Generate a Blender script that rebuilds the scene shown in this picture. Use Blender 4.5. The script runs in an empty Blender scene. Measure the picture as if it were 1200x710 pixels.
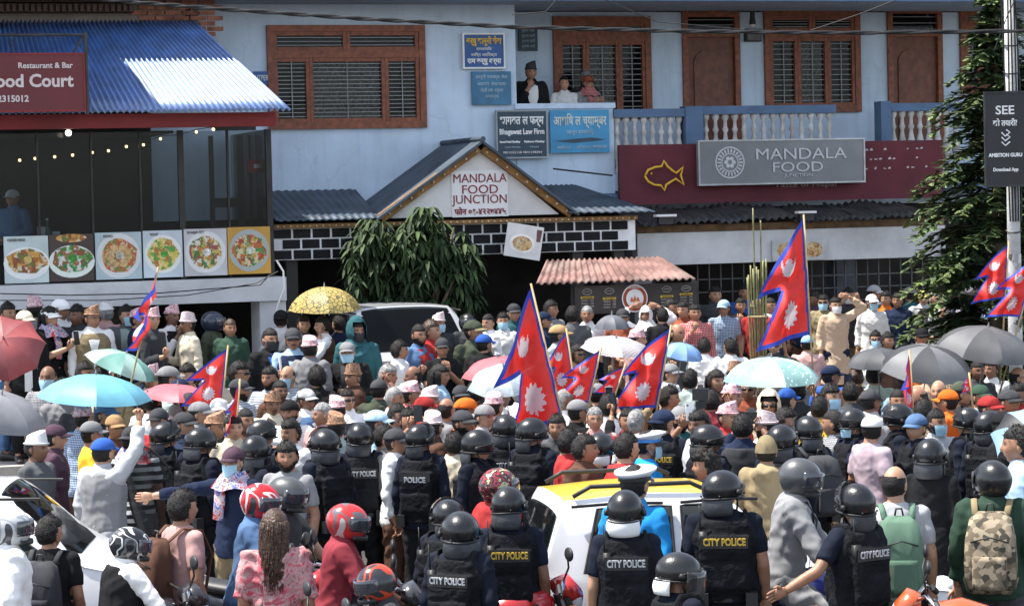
import bpy, math, random, bmesh
import numpy as np
from mathutils import Vector, Matrix, noise
R = math.radians
random.seed(7)
scn = bpy.context.scene
COL = scn.collection
# ---------------------------------------------------------------- camera
F = 3000.0 / 1200.0            # focal length over picture width
H = 3.4
PITCH, ROLL = R(2.18), R(1.35)
fw = Vector((0, math.cos(PITCH), -math.sin(PITCH)))
r0 = Vector((1, 0, 0)); u0 = Vector((0, math.sin(PITCH), math.cos(PITCH)))
RT = r0 * math.cos(ROLL) - u0 * math.sin(ROLL)
UP = r0 * math.sin(ROLL) + u0 * math.cos(ROLL)
CAMP = Vector((0, 0, H))
cam = bpy.data.cameras.new('camera'); camo = bpy.data.objects.new('camera', cam); COL.objects.link(camo)
m = Matrix.Identity(4)
for i in range(3):
    m[i][0] = RT[i]; m[i][1] = UP[i]; m[i][2] = -fw[i]; m[i][3] = CAMP[i]
camo.matrix_world = m
cam.sensor_width = 36; cam.lens = 36 * F; cam.clip_end = 2000; cam.clip_start = .5
scn.camera = camo
cam.dof.use_dof = False
# ---------------------------------------------------------------- world, sun, exposure
SUN_EL, SUN_AZ = R(66), R(177)     # azimuth of the direction TO the sun, counter-clockwise from +X
w = bpy.data.worlds.new("World"); scn.world = w; w.use_nodes = True
nt = w.node_tree; bg = nt.nodes['Background']
sky = nt.nodes.new('ShaderNodeTexSky'); sky.sky_type = 'NISHITA'; sky.sun_disc = False
sky.sun_elevation = SUN_EL; sky.sun_rotation = (math.pi / 2 - SUN_AZ) % (2 * math.pi)
sky.air_density = 1.0; sky.dust_density = 2.5; sky.altitude = 1300
hs = nt.nodes.new('ShaderNodeHueSaturation'); hs.inputs['Saturation'].default_value = .55   # thin bright haze
nt.links.new(sky.outputs[0], hs.inputs['Color']); nt.links.new(hs.outputs[0], bg.inputs[0]); bg.inputs[1].default_value = 0.15
sl = bpy.data.lights.new('sun', 'SUN'); sl.energy = 3.9; sl.angle = R(.5); sl.color = (1, .955, .89)
so = bpy.data.objects.new('sun', sl); COL.objects.link(so)
sd = Vector((math.cos(SUN_EL) * math.cos(SUN_AZ), math.cos(SUN_EL) * math.sin(SUN_AZ), math.sin(SUN_EL)))
so.rotation_euler = sd.to_track_quat('Z', 'Y').to_euler(); so.location = (0, 20, 30)
scn.view_settings.view_transform = 'Standard'; scn.view_settings.look = 'None'
scn.view_settings.exposure = 1.4; scn.view_settings.gamma = 1
scn.cycles.max_bounces = 6; scn.cycles.transparent_max_bounces = 12
# ---------------------------------------------------------------- pixel <-> place helpers (used to read positions off the survey photo)
def ray(px, py):
    return (fw + RT * ((px - 600) / 3000.0) + UP * ((355 - py) / 3000.0))
def at_y(px, py, Y):
    d = ray(px, py); return CAMP + d * (Y / d.y)
def at_z(px, py, z):
    d = ray(px, py); return CAMP + d * ((z - H) / d.z)
def to_px(p):
    v = Vector(p) - CAMP; k = v.dot(fw)
    return 600 + 3000 * v.dot(RT) / k, 355 - 3000 * v.dot(UP) / k
TH = R(18)
FO = Vector((0, 34, 0)); FU = Vector((math.cos(TH), math.sin(TH), 0)); FN = Vector((math.sin(TH), -math.cos(TH), 0))
def UZ(px, py, v):
    d = ray(px, py); o = FO + FN * v
    t = (o - CAMP).dot(FN) / d.dot(FN); p = CAMP + d * t
    return (p - FO).dot(FU), p.z
def RC(x0, y0, x1, y1, v):
    """u0,u1,z0,z1 on the wall plane v for a pixel rectangle"""
    ym, xm = (y0 + y1) / 2, (x0 + x1) / 2
    return UZ(x0, ym, v)[0], UZ(x1, ym, v)[0], UZ(xm, y1, v)[1], UZ(xm, y0, v)[1]
def LOC(u, v, z):
    p = FO + FU * u + FN * v; return Vector((p.x, p.y, z))
# ---------------------------------------------------------------- materials
_M = {}
def nodes(name):
    m = bpy.data.materials.new(name); m.use_nodes = True
    nt = m.node_tree; return m, nt, nt.nodes['Principled BSDF']
def N(nt, t, **k):
    n = nt.nodes.new(t)
    for a, b in k.items(): setattr(n, a, b)
    return n
def ramp(nt, stops, fac=None, const=False):
    r = N(nt, 'ShaderNodeValToRGB'); cr = r.color_ramp
    if const: cr.interpolation = 'CONSTANT'
    while len(cr.elements) < len(stops): cr.elements.new(.5)
    for e, (p, c) in zip(cr.elements, stops): e.position = p; e.color = (*c, 1)
    if fac is not None: nt.links.new(fac, r.inputs[0])
    return r
def M(name, col, rough=.75, metal=0., var=.12, sc=6., bump=.0, bsc=60., spec=.4, coat=0., dirt=0., dcol=(.12, .10, .08)):
    if name in _M: return _M[name]
    m, nt, b = nodes(name); L = nt.links.new
    b.inputs['Roughness'].default_value = rough; b.inputs['Metallic'].default_value = metal
    b.inputs['Specular IOR Level'].default_value = spec; b.inputs['Coat Weight'].default_value = coat
    tc = N(nt, 'ShaderNodeTexCoord'); oi = N(nt, 'ShaderNodeObjectInfo')
    add = N(nt, 'ShaderNodeVectorMath', operation='ADD'); L(tc.outputs['Object'], add.inputs[0])
    sc2 = N(nt, 'ShaderNodeMath', operation='MULTIPLY'); L(oi.outputs['Random'], sc2.inputs[0]); sc2.inputs[1].default_value = 31.
    L(sc2.outputs[0], add.inputs[1])
    n = N(nt, 'ShaderNodeTexNoise'); n.inputs['Scale'].default_value = sc; n.inputs['Detail'].default_value = 5
    L(add.outputs[0], n.inputs[0])
    lo = tuple(max(0, c * (1 - var * 1.6)) for c in col); hi = tuple(min(1, c * (1 + var * 1.3)) for c in col)
    r = ramp(nt, [(.3, lo), (.7, hi)], n.outputs[0])
    out = r.outputs[0]
    if dirt > 0:
        n2 = N(nt, 'ShaderNodeTexNoise'); n2.inputs['Scale'].default_value = 1.3; n2.inputs['Detail'].default_value = 8; n2.inputs['Roughness'].default_value = .7
        L(add.outputs[0], n2.inputs[0])
        r2 = ramp(nt, [(.48, (0, 0, 0)), (.72, (dirt,) * 3)], n2.outputs[0])
        mx = N(nt, 'ShaderNodeMixRGB'); L(r2.outputs[0], mx.inputs[0]); L(out, mx.inputs[1]); mx.inputs[2].default_value = (*dcol, 1)
        out = mx.outputs[0]
    L(out, b.inputs['Base Color'])
    if bump > 0:
        n3 = N(nt, 'ShaderNodeTexNoise'); n3.inputs['Scale'].default_value = bsc; n3.inputs['Detail'].default_value = 3
        L(add.outputs[0], n3.inputs[0])
        bp = N(nt, 'ShaderNodeBump'); bp.inputs['Strength'].default_value = bump; bp.inputs['Distance'].default_value = .02
        L(n3.outputs[0], bp.inputs['Height']); L(bp.outputs[0], b.inputs['Normal'])
    _M[name] = m; return m
def cloth(col, name=None, var=.10, rough=.9):
    k = name or 'cloth_%.2f_%.2f_%.2f' % col
    if k in _M: return _M[k]
    m, nt, b = nodes(k); L = nt.links.new; b.inputs['Roughness'].default_value = rough; b.inputs['Specular IOR Level'].default_value = .15
    if sum(col) > 1.5: var = .03
    tc = N(nt, 'ShaderNodeTexCoord'); oi = N(nt, 'ShaderNodeObjectInfo'); mp = N(nt, 'ShaderNodeMapping'); L(tc.outputs['Object'], mp.inputs[0]); mp.inputs['Rotation'].default_value = (0, .5, 0); mp.inputs['Scale'].default_value = (1, 1, .45)
    L(oi.outputs['Random'], mp.inputs['Location'])
    n = N(nt, 'ShaderNodeTexNoise'); n.inputs['Scale'].default_value = 5; n.inputs['Detail'].default_value = 3; L(mp.outputs[0], n.inputs[0])
    r = ramp(nt, [(.3, tuple(c * (1 - var) for c in col)), (.7, tuple(min(1, c * (1 + var)) for c in col))], n.outputs[0])
    hs = N(nt, 'ShaderNodeHueSaturation'); mr = N(nt, 'ShaderNodeMapRange'); L(oi.outputs['Random'], mr.inputs[0]); mr.inputs[3].default_value = .82; mr.inputs[4].default_value = 1.15; L(mr.outputs[0], hs.inputs['Value']); L(r.outputs[0], hs.inputs['Color']); L(hs.outputs[0], b.inputs['Base Color'])
    f = N(nt, 'ShaderNodeTexNoise'); f.noise_type = 'RIDGED_MULTIFRACTAL'; f.inputs['Scale'].default_value = 6.5; f.inputs['Detail'].default_value = 2; f.inputs['Distortion'].default_value = .8; L(mp.outputs[0], f.inputs[0])
    bp = N(nt, 'ShaderNodeBump'); bp.inputs['Strength'].default_value = .75; bp.inputs['Distance'].default_value = .035; L(f.outputs[0], bp.inputs['Height']); L(bp.outputs[0], b.inputs['Normal'])
    _M[k] = m; return m
def emis(name, col, s):
    if name in _M: return _M[name]
    m, nt, b = nodes(name); b.inputs['Base Color'].default_value = (*col, 1)
    b.inputs['Emission Color'].default_value = (*col, 1); b.inputs['Emission Strength'].default_value = s
    _M[name] = m; return m
def glass(name, tint=(.8, .85, .88), refl=.12, trans=.85, rough=.03, base=.04):
    if name in _M: return _M[name]
    m = bpy.data.materials.new(name); m.use_nodes = True; nt = m.node_tree; nt.nodes.clear(); L = nt.links.new
    o = N(nt, 'ShaderNodeOutputMaterial'); t = N(nt, 'ShaderNodeBsdfTransparent'); t.inputs[0].default_value = (*[c * trans for c in tint], 1)
    g = N(nt, 'ShaderNodeBsdfPrincipled'); g.inputs['Base Color'].default_value = (*[c * base for c in tint], 1); g.inputs['Roughness'].default_value = rough
    g.inputs['Specular IOR Level'].default_value = .8
    lw = N(nt, 'ShaderNodeLayerWeight'); lw.inputs[0].default_value = .35
    mr = N(nt, 'ShaderNodeMapRange'); mr.inputs[3].default_value = refl; mr.inputs[4].default_value = .9
    L(lw.outputs['Fresnel'], mr.inputs[0])
    mx = N(nt, 'ShaderNodeMixShader'); L(mr.outputs[0], mx.inputs[0]); L(t.outputs[0], mx.inputs[1]); L(g.outputs[0], mx.inputs[2]); L(mx.outputs[0], o.inputs[0])
    _M[name] = m; return m
# ---------------------------------------------------------------- mesh collector
class MB:
    def __init__(s): s.v = []; s.f = []; s.m = []
    def add(s, vs, fs, mi=0):
        o = len(s.v); s.v += [tuple(v) for v in vs]; s.f += [tuple(i + o for i in f) for f in fs]; s.m += [mi] * len(fs); return s
    def box(s, x0, x1, y0, y1, z0, z1, mi=0):
        v = [(x, y, z) for z in (z0, z1) for y in (y0, y1) for x in (x0, x1)]
        return s.add(v, [(0, 2, 3, 1), (4, 5, 7, 6), (0, 1, 5, 4), (2, 6, 7, 3), (0, 4, 6, 2), (1, 3, 7, 5)], mi)
    def tube(s, pts, rad, n=8, mi=0, cap=True, flat=1.0, upv=None):
        pts = [Vector(p) for p in pts]; k = len(pts)
        if not hasattr(rad, '__len__'): rad = [rad] * k
        rings = []; prev = None
        for i in range(k):
            t = (pts[min(i + 1, k - 1)] - pts[max(i - 1, 0)]).normalized()
            a = prev if prev is not None else (Vector(upv) if upv else (Vector((0, 0, 1)) if abs(t.z) < .9 else Vector((0, 1, 0))))
            x = (a - t * a.dot(t)).normalized(); prev = x; y = t.cross(x)
            rings.append([pts[i] + (x * math.cos(2 * math.pi * j / n) + y * math.sin(2 * math.pi * j / n) * flat) * rad[i] for j in range(n)])
        return s.loft(rings, mi, cap)
    def loft(s, rings, mi=0, cap=True, close=True):
        n = len(rings[0]); vs = [p for r in rings for p in r]; fs = []
        for i in range(len(rings) - 1):
            for j in range(n if close else n - 1):
                a = i * n + j; b = i * n + (j + 1) % n
                fs.append((a, b, b + n, a + n))
        if cap:
            fs.append(tuple(reversed(range(n)))); fs.append(tuple(range((len(rings) - 1) * n, len(rings) * n)))
        return s.add(vs, fs, mi)
    def ball(s, c, r, n=10, k=7, mi=0):
        if not hasattr(r, '__len__'): r = (r, r, r)
        rings = [[(c[0] + r[0] * math.sin(math.pi * (i + .02) / (k + .04)) * math.cos(2 * math.pi * j / n), c[1] + r[1] * math.sin(math.pi * (i + .02) / (k + .04)) * math.sin(2 * math.pi * j / n), c[2] - r[2] * math.cos(math.pi * i / k)) for j in range(n)] for i in range(k + 1)]
        return s.loft(rings, mi, True)
    def poly(s, pts, th, ax=(0, 1, 0), mi=0):
        """flat outline given thickness th along ax"""
        a = Vector(ax) * th; n = len(pts); P = [Vector(p) for p in pts]
        vs = P + [p + a for p in P]
        return s.add(vs, [tuple(range(n)), tuple(reversed(range(n, 2 * n)))] + [(i, i + n, (i + 1) % n + n, (i + 1) % n) for i in range(n)], mi)
    def mesh(s, name, mats=(), smooth=False):
        me = bpy.data.meshes.new(name); me.from_pydata(s.v, [], s.f)
        for m_ in mats: me.materials.append(m_)
        if len(mats) > 1: me.polygons.foreach_set('material_index', s.m)
        if smooth: me.polygons.foreach_set('use_smooth', [True] * len(me.polygons))
        me.update(); return me
    def build(s, name, mats, parent=None, smooth=False):
        if not isinstance(mats, (list, tuple)): mats = [mats]
        return link(name, s.mesh(name, mats, smooth), parent)
def link(name, me, parent=None, loc=None, rot=None, scale=None):
    o = bpy.data.objects.new(name, me); COL.objects.link(o)
    if parent is not None: o.parent = parent
    if loc is not None: o.location = loc
    if rot is not None: o.rotation_euler = rot
    if scale is not None: o.scale = scale
    return o
def autosmooth(o, deg=35):
    try: o.data.set_sharp_from_angle(angle=R(deg)); o.data.polygons.foreach_set('use_smooth', [True] * len(o.data.polygons))
    except Exception: pass
    return o
def tag(o, label=None, cat=None, group=None, kind=None):
    if label: o['label'] = label
    if cat: o['category'] = cat
    if group: o['group'] = group
    if kind: o['kind'] = kind
    return o
def thing(name, loc, label, cat, group=None, rz=0., kind=None):
    o = bpy.data.objects.new(name, None); COL.objects.link(o); o.location = loc; o.rotation_euler = (0, 0, rz)
    o.empty_display_size = .2
    return tag(o, label, cat, group, kind)
_T = {}
def text_mesh(body, size, mat, bold=0., ext=.004, align='CENTER', width=None, italic=0., font=None):
    k = (body, size, mat.name, bold, ext, align, width, italic)
    if k in _T: return _T[k]
    c = bpy.data.curves.new('lettering', 'FONT'); c.body = body; c.size = size; c.extrude = ext; c.offset = bold
    c.align_x = align; c.align_y = 'CENTER'; c.shear = italic; c.resolution_u = 3
    o = bpy.data.objects.new('tmp', c); me = bpy.data.meshes.new_from_object(o); bpy.data.objects.remove(o)
    me.materials.clear(); me.materials.append(mat)
    if len(me.vertices):
        co = np.empty(len(me.vertices) * 3, 'f'); me.vertices.foreach_get('co', co); co = co.reshape(-1, 3)
        if width: 
            w0 = co[:, 0].max() - co[:, 0].min(); co[:, 0] *= width / w0
        co = np.stack([co[:, 0], -co[:, 2], co[:, 1]], 1)      # stand it up, facing -Y
        co[:, 2] -= (co[:, 2].max() + co[:, 2].min()) / 2
        me.vertices.foreach_set('co', co.reshape(-1)); me.update()
    me.name = 'lettering'; _T[k] = me; return me
def text(body, size, mat, parent, loc, rot=(0, 0, 0), **k):
    return link('lettering', text_mesh(body, size, mat, **k), parent, loc, rot)
def pix(px, Y): return px * Y / 3000.0
# ================================================================ the setting
asph = M('asphalt', (.055, .053, .052), .92, 0, .25, 3, .5, 90, .3, 0, .5, (.10, .09, .08))
def ground():
    mb = MB(); mb.add([(-400, -60, 0), (400, -60, 0), (400, 700, 0), (-400, 700, 0)], [(0, 1, 2, 3)])
    tag(mb.build('street', asph), kind='structure')
    # raised forecourt in front of the building
    pave = M('forecourt_concrete', (.30, .285, .265), .9, 0, .15, 2, .3, 60, .3, 0, .5)
    mb = MB(); mb.box(-9, 12, -4.3, 3.0, 0.0, .7)
    o = mb.build('forecourt', pave); o.location = LOC(0, 0, 0); o.rotation_euler.z = TH; tag(o, kind='structure')
    mb = MB(); mb.box(-9, 12, -4.46, -4.303, 0.0, .40)
    o = mb.build('kerb', M('kerb', (.33, .32, .30), .85, 0, .1)); o.location = LOC(0, 0, 0); o.rotation_euler.z = TH; tag(o, kind='structure')
    mb = MB(); mb.box(-9, 12, -5.05, -4.463, 0.0, .35)
    o = mb.build('forecourt_step', pave); o.location = LOC(0, 0, 0); o.rotation_euler.z = TH; tag(o, kind='structure')
    # one thin joint line painted on the street edge
    mb = MB(); mb.box(-60, 60, -.06, .06, 0, .004)
    o = mb.build('road_marking', M('road_paint', (.75, .74, .70), .7, 0, .1, 4, 0, 1, .3, 0, .6)); o.location = (0, 20.2, 0.004); tag(o, kind='structure')
ground()
blue = M('pale_blue_paint', (.56, .67, .79), .85, 0, .05, 2, .12, 40, .25, 0, .18, (.22, .28, .34))
def streaks(m, amt, col):
    nt = m.node_tree; L = nt.links.new; b = nt.nodes['Principled BSDF']; src = b.inputs['Base Color'].links[0].from_socket
    tc = N(nt, 'ShaderNodeTexCoord'); mp = N(nt, 'ShaderNodeMapping'); mp.inputs['Scale'].default_value = (3.2, 3.2, .32); L(tc.outputs['Object'], mp.inputs[0])
    n = N(nt, 'ShaderNodeTexNoise'); n.inputs['Scale'].default_value = 2.2; n.inputs['Detail'].default_value = 7; n.inputs['Roughness'].default_value = .65; L(mp.outputs[0], n.inputs[0])
    r = ramp(nt, [(.5, (0, 0, 0)), (.78, (amt,) * 3)], n.outputs[0]); mx = N(nt, 'ShaderNodeMixRGB'); L(r.outputs[0], mx.inputs[0]); L(src, mx.inputs[1]); mx.inputs[2].default_value = (*col, 1); L(mx.outputs[0], b.inputs['Base Color'])
    # thin cracks in the plaster
    v = N(nt, 'ShaderNodeTexVoronoi', feature='DISTANCE_TO_EDGE'); v.inputs['Scale'].default_value = .9; n4 = N(nt, 'ShaderNodeTexNoise'); n4.inputs['Scale'].default_value = 3; L(tc.outputs['Object'], n4.inputs[0])
    m4 = N(nt, 'ShaderNodeMixRGB'); m4.inputs[0].default_value = .35; L(tc.outputs['Object'], m4.inputs[1]); L(n4.outputs['Color'], m4.inputs[2]); L(m4.outputs[0], v.inputs[0])
    rr = ramp(nt, [(.0, (.16,) * 3), (.006, (0, 0, 0))], v.outputs['Distance']); mx2 = N(nt, 'ShaderNodeMixRGB'); L(rr.outputs[0], mx2.inputs[0]); L(mx.outputs[0], mx2.inputs[1]); mx2.inputs[2].default_value = (*[c * .5 for c in col], 1); L(mx2.outputs[0], b.inputs['Base Color'])
streaks(blue, .32, (.26, .32, .37))
dblue = M('slate_blue_paint', (.10, .16, .26), .8, 0, .1, 3, .15, 40, .25, 0, .25, (.10, .12, .15))
soffit = M('grey_soffit', (.25, .29, .34), .9, 0, .08, 3, .1)
wood = M('red_brown_wood', (.22, .068, .032), .5, 0, .25, 14, .2, 50, .4)
wood2 = M('door_wood', (.15, .05, .026), .45, 0, .22, 10, .2, 40, .4)
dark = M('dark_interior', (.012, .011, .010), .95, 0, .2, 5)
steel = M('window_bar', (.26, .26, .26), .5, .3, .1)
pane = glass('window_pane', (.80, .84, .86), .08, .85)
dpane = glass('showcase_glass', (.8, .84, .85), .07, .93)
curtain = M('curtain', (.55, .48, .40), .9, 0, .35, 22, .5, 30)
white = M('white_paint', (.74, .735, .72), .7, 0, .05, 3, .1, 40, .3, 0, .3, (.35, .33, .30))
offwhite = M('grimy_white_plaster', (.56, .56, .565), .85, 0, .07, 2.5, .15, 40, .2, 0, .5, (.26, .25, .24))
baluster_m = M('baluster_stone', (.52, .50, .47), .8, 0, .18, 9, .2, 60, .3, 0, .6, (.16, .15, .14))
maroon = M('maroon_board', (.115, .022, .032), .7, 0, .12, 2.5, .1, 30, .3, 0, .2, (.06, .03, .03))
metald = M('dark_metal', (.05, .05, .052), .55, .5, .2)
# ---------- blue building
BT = thing('blue_building', LOC(0, 0, 0), 'pale blue two storey building with wooden windows and a recessed balcony', 'building', rz=TH)
def lbox(name, u0, u1, v0, v1, z0, z1, mat, parent=BT, base=(0, 0, 0)):
    """box in wall coordinates: v is metres out from the wall"""
    mb = MB(); mb.box(u0 - base[0], u1 - base[0], -v1 - base[1], -v0 - base[1], z0 - base[2], z1 - base[2]); return mb.build(name, mat, parent)
def wall_with_holes(name, u0, u1, z0, z1, v, th, holes, mat, parent=BT):
    us = sorted({u0, u1, *[h[0] for h in holes], *[h[1] for h in holes]}); zs = sorted({z0, z1, *[h[2] for h in holes], *[h[3] for h in holes]})
    us = [a for a in us if u0 <= a <= u1]; zs = [a for a in zs if z0 <= a <= z1]
    mb = MB()
    for a, b in zip(us, us[1:]):
        run = None
        for c, d in zip(zs, zs[1:]):
            um, zm = (a + b) / 2, (c + d) / 2
            hole = any(h[0] < um < h[1] and h[2] < zm < h[3] for h in holes)
            if hole:
                if run: mb.box(a, b, -v, -v + th, run[0], run[1]); run = None
            else: run = (run[0], d) if run else (c, d)
        if run: mb.box(a, b, -v, -v + th, run[0], run[1])
    return mb.build(name, mat, parent)
EV = 6.05
VB = -1.2
w1 = RC(313, 30, 498, 151, 0)
bayL, bayR = UZ(236, 100, 0)[0], UZ(605, 100, 0)[0]
wall_with_holes('wall', bayL - 6, bayR, 3.3, EV, 0, .25, [w1], blue)
lbox('wall', bayR - .25, bayR, VB, -.252, 3.3, EV, blue)                     # return wall of the bay
Wn = {'W2': RC(648, 20, 762, 140, VB), 'D1': RC(800, 14, 867, 205, VB), 'W3': RC(895, 13, 1007, 132, VB), 'D2': RC(1040, 10, 1104, 200, VB), 'W4': RC(1124, 8, 1190, 110, VB)}
FLOOR = 3.68
Wn['D1'] = (*Wn['D1'][:2], FLOOR, Wn['D1'][3]); Wn['D2'] = (*Wn['D2'][:2], FLOOR, Wn['D2'][3])
endU = 12.
wall_with_holes('wall', bayR - .25, endU, 3.3, EV, VB, .25, list(Wn.values()), blue)
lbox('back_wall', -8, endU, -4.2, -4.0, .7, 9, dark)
lbox('floor_slab', bayR - .25, endU, -1.45, 0.0, 3.45, FLOOR, dblue)
lbox('eave', -9, endU, -1.0, 1.0, EV, EV + .16, soffit)
lbox('eave', -9, endU, 1.003, 1.05, EV - .03, EV + .22, dblue)
lbox('upper_wall', -9, endU, -4, -.2, EV + .17, 9, blue)
# ground floor: dark shop interiors behind the porches
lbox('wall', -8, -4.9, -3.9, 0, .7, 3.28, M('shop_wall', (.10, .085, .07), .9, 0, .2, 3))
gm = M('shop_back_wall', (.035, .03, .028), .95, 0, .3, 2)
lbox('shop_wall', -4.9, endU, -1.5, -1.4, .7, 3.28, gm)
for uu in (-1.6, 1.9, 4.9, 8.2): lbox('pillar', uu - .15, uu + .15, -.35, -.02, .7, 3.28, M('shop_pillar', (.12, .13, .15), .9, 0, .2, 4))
def louvre(u0, u1, z0, z1, v, parent, n, bars=True):
    me = MB().box(-.5, .5, -.004, .004, -.0045, .0045).mesh('bar', [steel])
    for i in range(n):
        z = z0 + (z1 - z0) * (i + .5) / n
        link('bar', me, parent, ((u0 + u1) / 2, -v, z), None, (u1 - u0, 1, 1))
def windowU(w, v, cols, trans, nb=17, curt=(), parent=BT, transcols=None):
    """w=(u0,u1,z0,z1); cols = list of relative widths; trans = height share of the transom"""
    u0, u1, z0, z1 = w; t = .085
    f = MB()
    f.box(u0, u0 + t, -v - .06, -v + .1, z0, z1); f.box(u1 - t, u1, -v - .06, -v + .1, z0, z1)
    f.box(u0 + t, u1 - t, -v - .06, -v + .1, z1 - t, z1); f.box(u0 + t, u1 - t, -v - .06, -v + .1, z0, z0 + t)
    fr = f.build('window', wood, parent); fr['label'] = 'red brown wooden window with louvred iron bars'
    iu0, iu1, iz0, iz1 = u0 + t, u1 - t, z0 + t, z1 - t
    zt = iz1 - (iz1 - iz0) * trans
    lbox('transom', iu0, iu1, v - .1, v + .055, zt - .045, zt + .045, wood, fr)
    tot = sum(cols); x = iu0; s = .05
    for i, c in enumerate(cols):
        xe = x + (iu1 - iu0) * c / tot
        g = MB()
        for (a, b, c0, d) in ((x, x + s, iz0, zt - .045), (xe - s, xe, iz0, zt - .045), (x + s, xe - s, iz0, iz0 + s), (x + s, xe - s, zt - .045 - s, zt - .045)):
            g.box(a + .002, b - .002, -v - .04, -v + .03, c0, d)
        g.build('sash', wood, fr)
        lbox('pane', x + s, xe - s, v - .02, v - .012, iz0 + s, zt - .045 - s, pane, fr)
        louvre(x + s, xe - s, iz0 + s, zt - .045 - s, v + .012, fr, nb)
        for k in range(1, 2):
            um = x + s + (xe - x - 2 * s) * k / 2
            link('bar', MB().box(-.005, .005, -.005, .005, iz0 + s, zt - .045 - s).mesh('bar', [steel]), fr, (um, -v - .022, 0))
        if i in curt:
            cm = MB(); n = 22
            for k in range(n):
                a = x + s + (xe - x - 2 * s) * k / n; b = x + s + (xe - x - 2 * s) * (k + 1) / n
                ya = .075 + .018 * (k % 2); yb = .075 + .018 * ((k + 1) % 2)
                cm.add([(a, -v + ya, iz0), (b, -v + yb, iz0), (b, -v + yb, zt), (a, -v + ya, zt)], [(0, 1, 2, 3)])
            cm.build('curtain', curtain, fr)
        x = xe
    tc = transcols or [1, 1]; x = iu0; tot = sum(tc)
    for c in tc:
        xe = x + (iu1 - iu0) * c / tot; g = MB()
        for (a, b, c0, d) in ((x, x + s, zt + .045, iz1), (xe - s, xe, zt + .045, iz1), (x + s, xe - s, zt + .045, zt + .045 + s), (x + s, xe - s, iz1 - s, iz1)):
            g.box(a + .002, b - .002, -v - .04, -v + .03, c0, d)
        g.build('sash', wood, fr)
        lbox('pane', x + s, xe - s, v - .02, v - .012, zt + .045 + s, iz1 - s, pane, fr)
        louvre(x + s, xe - s, zt + .045 + s, iz1 - s, v + .012, fr, 3)
        x = xe
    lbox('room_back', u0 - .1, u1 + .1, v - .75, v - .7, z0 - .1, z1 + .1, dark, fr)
windowU(w1, 0, [.24, .52, .24], .25, 14, (1,))
windowU(Wn['W2'], VB, [1, 1.25, 1], .17, 12, (1,))
windowU(Wn['W3'], VB, [1, 1.1, 1], .20, 12, (1,))
windowU(Wn['W4'], VB, [1, 1.1, 1], .20, 11, (1,))
def door(w, v):
    u0, u1, z0, z1 = w; t = .08
    f = MB(); f.box(u0, u0 + t, -v - .05, -v + .1, z0, z1); f.box(u1 - t, u1, -v - .05, -v + .1, z0, z1); f.box(u0 + t, u1 - t, -v - .05, -v + .1, z1 - t, z1)
    d = f.build('door', wood, BT); zt = z0 + 2.02
    lbox('transom', u0 + t, u1 - t, v - .1, v + .045, zt, zt + .06, wood, d)
    lbox('pane', u0 + t, u1 - t, v - .03, v - .02, zt + .06, z1 - t, pane, d)
    louvre(u0 + t, u1 - t, zt + .06, z1 - t, v + .012, d, 3)
    lbox('door_leaf', u0 + t + .004, u1 - t - .004, v - .06, v - .015, z0, zt - .002, wood2, d)
    # raised arched panels
    uc, hw = (u0 + u1) / 2, (u1 - u0) / 2 - t - .1
    pts = [(uc - hw, 0, z0 + 1.0), (uc + hw, 0, z0 + 1.0)] + [(uc + hw * math.cos(a), 0, zt - .35 + .18 * math.sin(a)) for a in [math.pi * i / 10 for i in range(11)]]
    mb = MB(); mb.poly([(p[0], -v + .012, p[2]) for p in pts], -.02)
    mb.build('door_panel', wood2, d)
    lbox('door_panel', uc - hw, uc + hw, v - .012, v + .005, z0 + .15, z0 + .85, wood2, d)
    kb = MB(); kb.tube([(u1 - t - .07, -v - .02, z0 + 1.0), (u1 - t - .07, -v - .07, z0 + 1.0), (u1 - t - .07, -v - .075, z0 + .9)], .012, 6)
    kb.build('handle', M('brass', (.5, .42, .28), .35, .9), d)
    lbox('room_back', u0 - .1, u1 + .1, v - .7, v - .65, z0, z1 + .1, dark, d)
door(Wn['D1'], VB); door(Wn['D2'], VB)
# parapet and balustrades
pu0, pu1, pz0, pz1 = RC(605, 124, 719, 207, 0)
lbox('parapet', pu0, pu1, -.12, 0.02, FLOOR - .15, pz1 - .04, blue); lbox('coping', pu0 - .02, pu1 + .02, -.15, .05, pz1 - .04, pz1 + .03, blue)
lbox('cornice', pu0 - .3, pu1 + .05, -.02, .14, FLOOR - .28, FLOOR - .155, dblue)
def baluster_mesh():
    prof = [(.055, 0), (.055, .05), (.03, .07), (.026, .12), (.05, .2), (.062, .27), (.05, .34), (.028, .42), (.024, .46), (.045, .50), (.028, .53), (.024, .60), (.05, .64), (.05, .68)]
    mb = MB(); mb.loft([[(r * math.cos(a), r * math.sin(a), z) for a in [2 * math.pi * i / 10 for i in range(10)]] for r, z in prof])
    return mb.mesh('baluster', [baluster_m], True)
BAL = baluster_mesh()
def balustrade(x0, x1, yt, yb, n, post0=None):
    u0, u1, z0, z1 = RC(x0, yt, x1, yb, 0)
    r = thing('balustrade', LOC((u0 + u1) / 2, 0, FLOOR), {718: 'short blue railed balustrade of nine stone balusters right of the parapet', 822: 'longer balcony balustrade of stone balusters above the silver sign board', 1042: 'short balustrade with stone balusters beside the dark conifer'}[x0], 'balustrade', 'balustrades along the upstairs balcony', rz=TH)
    c = (u0 + u1) / 2
    zr = z1
    lbox('rail', u0 - c, u1 - c, -.09, .06, zr - FLOOR - .11, zr - FLOOR, dblue, r)
    lbox('kerb', u0 - c, u1 - c, -.09, .06, -.12, .10, blue, r)
    hgt = zr - FLOOR - .11 - .10
    for i in range(n):
        link('baluster', BAL, r, (u0 - c + (u1 - u0) * (i + .5) / n, 0.015, .10), (0, 0, random.random()), (1, 1, hgt / .68))
    return u0, u1, zr
b1 = balustrade(718, 801, 128, 172, 8)
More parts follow.
